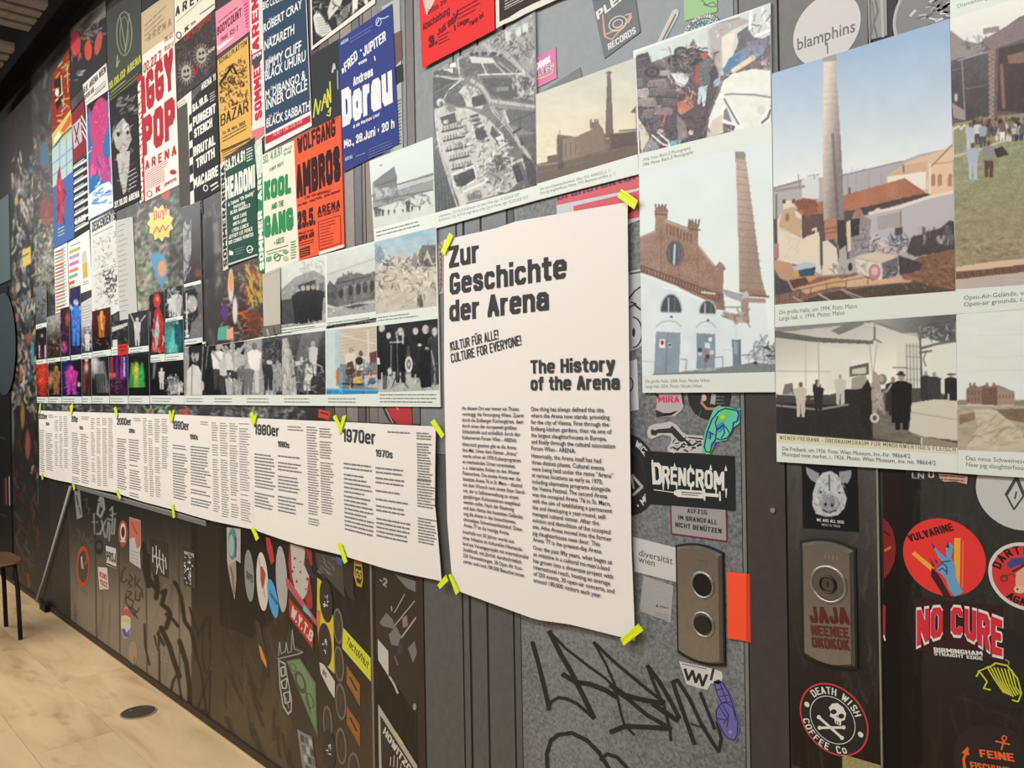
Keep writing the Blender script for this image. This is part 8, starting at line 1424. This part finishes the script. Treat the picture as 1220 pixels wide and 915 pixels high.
for i,(cx,cy,rx,ry)in enumerate(((403,746,6,21.5),(404,791,6,21.5),(406,836,6.4,22),(406.5,889,6.4,22),(390.5,861,5.6,20.5),(422,918,7,22))):
    lab=('faint grey oval ring sticker left of the yellow tag','faint grey oval ring sticker left of the upper orange sticker','faint grey oval ring sticker left of the lower orange sticker','faint grey oval ring sticker low down, fourth in its column','faint yellowish oval ring sticker below the banknote','faint grey oval ring sticker cut off by the bottom edge')[i]
    s=K(lab,None,.0029,(104,100,92),ell=(cx,cy,rx,ry,-4),group='oval ring stickers on the timber door');s.ell(cx-.3,cy,rx-1.6,ry-3,(52,46,40),rot=-4);s.line([(cx-1,cy-8),(cx+1,cy),(cx-1,cy+8)],1.6,(70,62,54));s.done()
s=K('bright yellow marker-tagged label slanting on the timber',[(409,748),(441.5,784),(441.8,812),(407.5,772)],.0034,(206,206,50));s.T('Tactol|Hut'.replace('|','/'),412.5,766.5,438,9.5,(40,40,34),.022,y1=797);s.done()
for i,y in enumerate((793,841)):
    s=K(('upper','lower')[i]+' orange-brown rectangular sticker below the yellow label',[(413,y),(429,y+23),(429,y+49),(413,y+20)],.0032,(156,98,42),group='orange-brown stickers');s.line([(417,y+14),(425,y+30)],2.4,(60,40,26));s.line([(414.5,y+4),(427.8,y+24),(427.8,y+44),(414.5,y+18),(414.5,y+4)],.7,(120,74,34));s.done()
s=K('narrow dark poster with an orange slash on the brown planks',[(304,738),(309,741),(320,790),(320,806),(308,775)],.0030,(42,36,32));s.poly([(308,768),(311,771),(317.5,789),(317.5,796),(311,784)],(206,130,50));s.done()
s=K('grid-patterned sticker of small grey photos at the bottom',[(354,869),(371.5,878),(377.5,925),(361,918)],.0032,(130,130,126));
for i in range(4):
    for j in range(3):x=357.5+j*5+i*2;y=875+i*12+j*2.4;s.k=10;s.poly([(x,y),(x+4,y+1.8),(x+5,y+10),(x+1.2,y+8)],((60,60,62),(96,96,96),(176,174,170))[(i+j)%3])
s.poly([(354.5,870),(371,878.5),(371.5,882),(355,873)],(110,130,150));s.done()
s=K('black letter sticker with yellow outline cut off under the 1970er sheet',[(422,667),(431,669),(432.5,690),(431,700),(425,698),(421.5,685)],.0031,(176,150,56));s.poly([(423,674),(430.5,675),(431.3,690),(429.5,696),(425.5,694),(422.8,684)],(44,40,34));s.T('GS',423.5,688,430.5,11,(190,160,60),.04,y1=691);s.poly([(422,667),(431,669),(430,673),(423,672)],(150,50,50));s.done()
s=K('grey smudged poster corner with a blue dash under the 1970er sheet',[(376,658),(400,664),(408,668),(409,690),(411,712),(400,700),(378,676)],.0028,(64,62,60));s.poly([(400,663),(408,666),(408,674),(401,671)],(56,90,150));rn=random.Random(3)
for i in range(16):x,y=rn.uniform(378,398),rn.uniform(662,684);s.k=10;s.line([(x,y),(x+4,y+rn.uniform(2,8))],1,(116,114,110))
s.poly([(409,668),(421,672),(421,704),(424,716),(416,712),(409,696)],(40,38,36));s.done()
# dark concert poster in the narrow timber strip
s=K('large dark poster of grey figures on girders in the narrow timber strip',[(447,673),(497,690),(497.3,852),(492,846),(448,778)],.0030,(40,36,34));s.poly([(470,684),(496,693),(496,706),(484,700)],(110,112,112))
for a,b,w in(((494,716),(468,748),1.4),((497,734),(478,760),2),((482,708),(470,730),1.2)):s.line([a,b],w,(150,150,146))
for q in([(452,742),(460,730),(468,738),(472,750),(464,748),(456,746)],[(463,756),(472,746),(478,758),(474,770),(466,768)],[(486,772),(494,764),(497,778),(492,790)]):s.poly(q,(112,110,110))
s.poly([(479,736),(485,733),(486,746),(480,748)],(140,112,104));s.ell(477,773,4,7,(58,50,62));s.line([(470,782),(474,792)],2,(96,94,96));s.line([(466,722),(467,728)],1.4,(150,148,144));s.T('#2',452,695,461,10,(140,140,138),.04,y1=700);s.line([(464,806),(470,816),(474,826)],2.4,(176,174,168));s.ell(494,842,2,4,(150,146,138));s.done()
s=K('small blank white square label on the dark girder poster',[(450,761.5),(462.5,776),(463,806),(450.5,786)],.0036,(190,188,180));s.done()
s=K('dark poster with white border and bold slanted lettering at the bottom edge',[(450.5,839),(497,912),(498,990),(452,940)],.0032,(176,170,160));s.poly([(453,852),(496,920),(496.5,990),(455,930)],(36,32,29));s.poly([(469.5,870),(472,872),(481,886),(479,887)],(200,200,70));s.T('HOWITZOM',456,873,494,10,(200,194,182),.055,y1=932)
for x,y,h in((465,912,10),(469,914,14),(473,918,16),(477,924,14),(481,930,12)):s.line([(x,y),(x+.6,y-h)],1,(190,184,172))
s.done()

# ------------------------------------------------------------------ lift call plates
def rounded(pts):return pts
def plate(label,x0,y0,x1,y1,dx):
    """pixel box of the upright plate body: top-left and bottom-right; bowed top and bottom edges"""
    a=P(x0,y0);b=P(x1,y1);X0,X1,Z1,Z0=a[0],b[0],a[1],b[1];w=X1-X0
    def outline(i,n=12):
        t=[(X0+i+(w-2*i)*k/n,Z1-i-.012+.016*math.sin(math.pi*(.12+.76*k/n)))for k in range(n+1)]
        return t+[(X1-i-(w-2*i)*k/n,Z0+i+.012-.016*math.sin(math.pi*(.12+.76*k/n)))for k in range(n+1)]
    m=MB();m.prism(outline(-.004),-.006,-.001,(38,37,36,.05));e=m.build('call_plate',M_FLAT);setp(e,label,'lift button')
    m=MB();o0=outline(0);o1=outline(.005);k=len(o0)
    m.v+=[(p[0],-.0062,p[1])for p in o0]+[(p[0],-.013,p[1])for p in o1]
    A=sum(o1[i][0]*o1[(i+1)%k][1]-o1[(i+1)%k][0]*o1[i][1]for i in range(k));f=tuple(range(k,2*k));m.f.append(f if A>0 else f[::-1]);m.c.append((150,145,138,.06))
    for i in range(k):
        j=(i+1)%k;q=(i,j,k+j,k+i);m.f.append(q if A>0 else q[::-1]);m.c.append((150,146,140,.1))
    m.build('metal_cover',M_METAL,e);return e,(X0,X1,Z0,Z1)
def wdisc(m,c,r,y,col,n=36):
    m.face([(c[0]+r*math.cos(2*math.pi*i/n),y,c[1]+r*math.sin(2*math.pi*i/n))for i in range(n)],col)
def wtorus(m,c,r,rr,y,col,n=40,k=8):
    b=len(m.v)
    for i in range(n):
        a=2*math.pi*i/n
        for j in range(k):
            t=2*math.pi*j/k;R_=r+rr*math.cos(t);m.v.append((c[0]+R_*math.cos(a),y+rr*math.sin(t),c[1]+R_*math.sin(a)))
    for i in range(n):
        for j in range(k):m.f.append((b+i*k+j,b+((i+1)%n)*k+j,b+((i+1)%n)*k+(j+1)%k,b+i*k+(j+1)%k)[::-1]);m.c.append(col)
e,q=plate('brushed metal lift call plate with a dark hole above a round push button',808.5,648,864,793,0)
w=q[1]-q[0];c1=P(837,697,.013);c2=P(838,744,.013)
m=MB();wdisc(m,c1,w*.215,-.0133,(22,20,20,0));m.build('hole',M_FLAT,e);m=MB();wtorus(m,c1,w*.235,.003,-.0132,(170,166,160,0));m.build('hole_rim',M_METAL,e,smooth=True)
m=MB();wtorus(m,c2,w*.225,.0028,-.0134,(176,172,166,0));m.build('button_rim',M_METAL,e,smooth=True)
m=MB();m.prism([(c2[0]+w*.175*math.cos(2*math.pi*i/36),c2[1]+w*.175*math.sin(2*math.pi*i/36))for i in range(36)],-.0175,-.0131,(66,60,56,.1));m.build('push_button',M_METAL,e)
m=MB();a=P(829.5,664.5,.0134);b=P(843,671.5,.0134);m.prism([a,(b[0],a[1]),b,(a[0],b[1])],-.0138,-.0131,(150,145,140,0));lp=m.build('maker_label',M_METAL,e);m=MB();n=0
for i in range(4):x=a[0]+(b[0]-a[0])*(.12+.22*i);m.box((x,-.0141,b[1]+.003),(x+(b[0]-a[0])*.13,-.0139,a[1]-.003),(86,82,80,0))
m.build('marks',M_FLAT,lp)['kind']='stuff'
e2,q=plate('brushed metal lift plate with a key lock above dark red block lettering',957.5,643,1021,797,0)
w=q[1]-q[0];c=P(987,696,.013);m=MB();wtorus(m,c,w*.33,.003,-.0135,(176,172,166,0));m.build('lock_rim',M_METAL,e2,smooth=True)
m=MB();m.prism([(c[0]+w*.30*math.cos(2*math.pi*i/36),c[1]+w*.30*math.sin(2*math.pi*i/36))for i in range(36)],-.0145,-.0131,(128,124,118,.1));lk=m.build('lock_plate',M_METAL,e2)
m=MB();wtorus(m,c,w*.15,.0022,-.0150,(60,56,54,0));m.prism([(c[0]+w*.12*math.cos(2*math.pi*i/24),c[1]+w*.12*math.sin(2*math.pi*i/24))for i in range(24)],-.0165,-.0146,(110,106,100,0));m.build('key_cylinder',M_METAL,lk,smooth=False)
m=MB();m.box((c[0]-.0012,-.0168,c[1]-.004),(c[0]+.0012,-.0164,c[1]+.005),(20,18,18,0));m.build('keyhole',M_FLAT,lk)
m=MB();a=P(981,659,.0134);b=P(1000,671,.0134);n=4
for i in range(4):x=a[0]+(b[0]-a[0])*(.05+.25*i);m.box((x,-.0136,b[1]+.004),(x+(b[0]-a[0])*.14,-.0131,a[1]-.002),(170,166,160,0))
m.build('maker_label',M_METAL,e2)['kind']='stuff'
class _L(Sheet):
    def __init__(s,o,off):s.mat=M_FLAT;s.off=off;s.k=1;s.curve=None;s.step=.00004;s.art=MB();s.let=MB();s.lines=[];s.n=0;s.o=o
s=_L(e2,.0134);s.T('JAJA',965.5,742,1012.5,19,(92,36,38),.07,y1=744);s.T('NEENEE',967,757,1012,12.5,(96,42,42),.06,y1=761);s.T('OKOKOK',968,771.5,1012.5,12.5,(96,42,42),.06,y1=775.5);s.done()
# screw in the frame strip
m=MB();c=P(921,608,.004);m.prism([(c[0]+.005*math.cos(2*math.pi*i/12),c[1]+.005*math.sin(2*math.pi*i/12))for i in range(12)],-.0065,-.003,(206,204,200,0));m.build('screw',M_METAL,wall)
# ------------------------------------------------------------------ floor outlet
c=PF(164.8,849.3);r=.078
m=MB();n=48
def fring(m,r0,z0,r1,z1,col):
    b=len(m.v);m.v+=[(c[0]+r0*math.cos(2*math.pi*i/n),c[1]+r0*math.sin(2*math.pi*i/n),z0)for i in range(n)]+[(c[0]+r1*math.cos(2*math.pi*i/n),c[1]+r1*math.sin(2*math.pi*i/n),z1)for i in range(n)]
    for i in range(n):j=(i+1)%n;m.f.append((b+i,b+j,b+n+j,b+n+i));m.c.append(col)
fring(m,r,.0006,r*.995,.0055,(196,190,178,0));fring(m,r*.995,.0055,r*.93,.0055,(206,200,190,0));fring(m,r*.93,.0055,r*.92,.003,(120,114,104,0));m.v.append((0,0,0));m.v.pop()
o=m.build('floor_outlet',M_METAL,smooth=False);setp(o,'round metal floor outlet cover set in the oak planks','floor outlet')
m=MB();m.face([(c[0]+r*.925*math.cos(2*math.pi*i/n),c[1]+r*.925*math.sin(2*math.pi*i/n),.0034)for i in range(n)],(104,94,80,.15));m.build('lid',M_METAL,o)
m=MB();m.face([(c[0]-.045+.006*math.cos(2*math.pi*i/12),c[1]-.02+.006*math.sin(2*math.pi*i/12),.0044)for i in range(12)],(220,214,200,0));m.build('latch',M_METAL,o)
# ------------------------------------------------------------------ black chair with a thin wooden seat at the left edge
fx,fy=PF(24.5,762);fx-=.0;
root=bpy.data.objects.new('side_chair',None);COL.objects.link(root);root.location=(fx-.2,fy-.2,0);root['_o']=[fx-.2,fy-.2,0.0];setp(root,'black-legged chair with thin wooden seat at the left edge of the room','chair')
sx0,sx1,sy0,sy1,zs=fx-.43,fx+.03,fy-.44,fy+.03,.462
m=MB();pts=[];N=32
for i in range(N):
    a=2*math.pi*i/N;ca,sa=math.cos(a),math.sin(a);e_=.45
    pts.append(((sx0+sx1)/2+(sx1-sx0)/2*math.copysign(abs(ca)**e_,ca),(sy0+sy1)/2+(sy1-sy0)/2*math.copysign(abs(sa)**e_,sa)))
b=len(m.v);m.v+=[(x,y,zs)for x,y in pts]+[(x,y,zs+.014)for x,y in pts];m.f.append(tuple(range(N,2*N)));m.c.append((92,66,44,.2));m.f.append(tuple(range(N-1,-1,-1)));m.c.append((92,66,44,.2))
for i in range(N):j=(i+1)%N;m.f.append((i,j,N+j,N+i));m.c.append((150,112,78,.15))
m.build('seat',M_FLAT,root)
LG=(26,25,24,.05)
for x,y,dx,dy in((fx,fy,.025,.02),(fx-.38,fy,-.0,.02),(fx,fy-.38,.02,-.02),(fx-.38,fy-.38,0,-.02)):
    m=MB();m.tube([(x,y,.001),(x-dx*.4,y-dy*.4,.30),(x-dx,y-dy,.45),(x-dx-.03,y-dy-.03,.461)],.0125,LG,10);m.build('leg',M_METAL if 0 else M_FLAT,root,smooth=True)
m=MB();m.tube([(fx-.03,fy-.03,.452),(fx-.36,fy-.03,.452),(fx-.36,fy-.36,.452),(fx-.03,fy-.36,.452),(fx-.03,fy-.03,.452)],.009,LG,8);m.build('seat_frame',M_FLAT,root)
m=MB()
for x in(sx0+.05,sx1-.06):m.tube([(x,sy0+.02,.46),(x,sy0-.02,.62),(x,sy0-.05,.84)],.011,LG,8)
m.build('back_frame',M_FLAT,root,smooth=True);m=MB();m.box((sx0+.03,sy0-.062,.66),(sx1-.04,sy0-.045,.86),(60,46,34,.1));m.build('backrest',M_FLAT,root)
# ------------------------------------------------------------------ black door and glass sign further along the wall
dx1=P(13,480)[0];dx0=dx1-1.25
m=MB();m.box((dx0,-.010,.036),(dx1,-.0016,2.32),(16,18,20,.1));d=struct('door_1',m,M_FLAT,origin=(dx1,0,0))
for i in range(3):m=MB();m.box((dx0+.1,-.014,.5+i*.62),(dx1-.12,-.0102,.52+i*.62),(40,44,46,0));m.build('panel_bead',M_FLAT,d)
m=MB();m.box((dx0,-.012,2.36),(P(13.5,300)[0],-.0016,3.02),(82,98,98,.1));m.build('transom_panel',M_PHOTO,wall)
s=K('narrow white and red notice on the black door',[(4,570),(12.5,566),(13,604),(4,603)],.0105,(46,40,40));s.line([(7,570),(7.5,600)],1.6,(150,60,60));s.line([(11,568),(11.5,602)],1.2,(170,160,156));s.done()
C,r,pt=circ(4,410,62)
s=K('grey translucent round disc hanging on the black door',pt,.016,(62,72,74));s.done()
# ------------------------------------------------------------------ ceiling lamps (out of the frame) over the wall; far-left one added to even the light
for i,x in enumerate((-8.6,-6.6,-4.6,-2.6,-0.6,1.4)):
    if x>XR-.9:x=XR-.95
    m=MB();m.box((x-.87,-2.15,3.50),(x+.87,-1.95,3.598),(40,40,42,0));o=m.build('linear_lamp',M_FLAT);setp(o,('added unseen black lamp bar at the far left end of the ceiling row','black lamp bar second from the far left of the ceiling row','black lamp bar over the taped sheets, left of two','black lamp bar over the taped sheets, right of two','black lamp bar above the chimney photo board','black lamp bar at the near right end of the ceiling row')[i],'lamp',group='ceiling lamp bars above the wall')
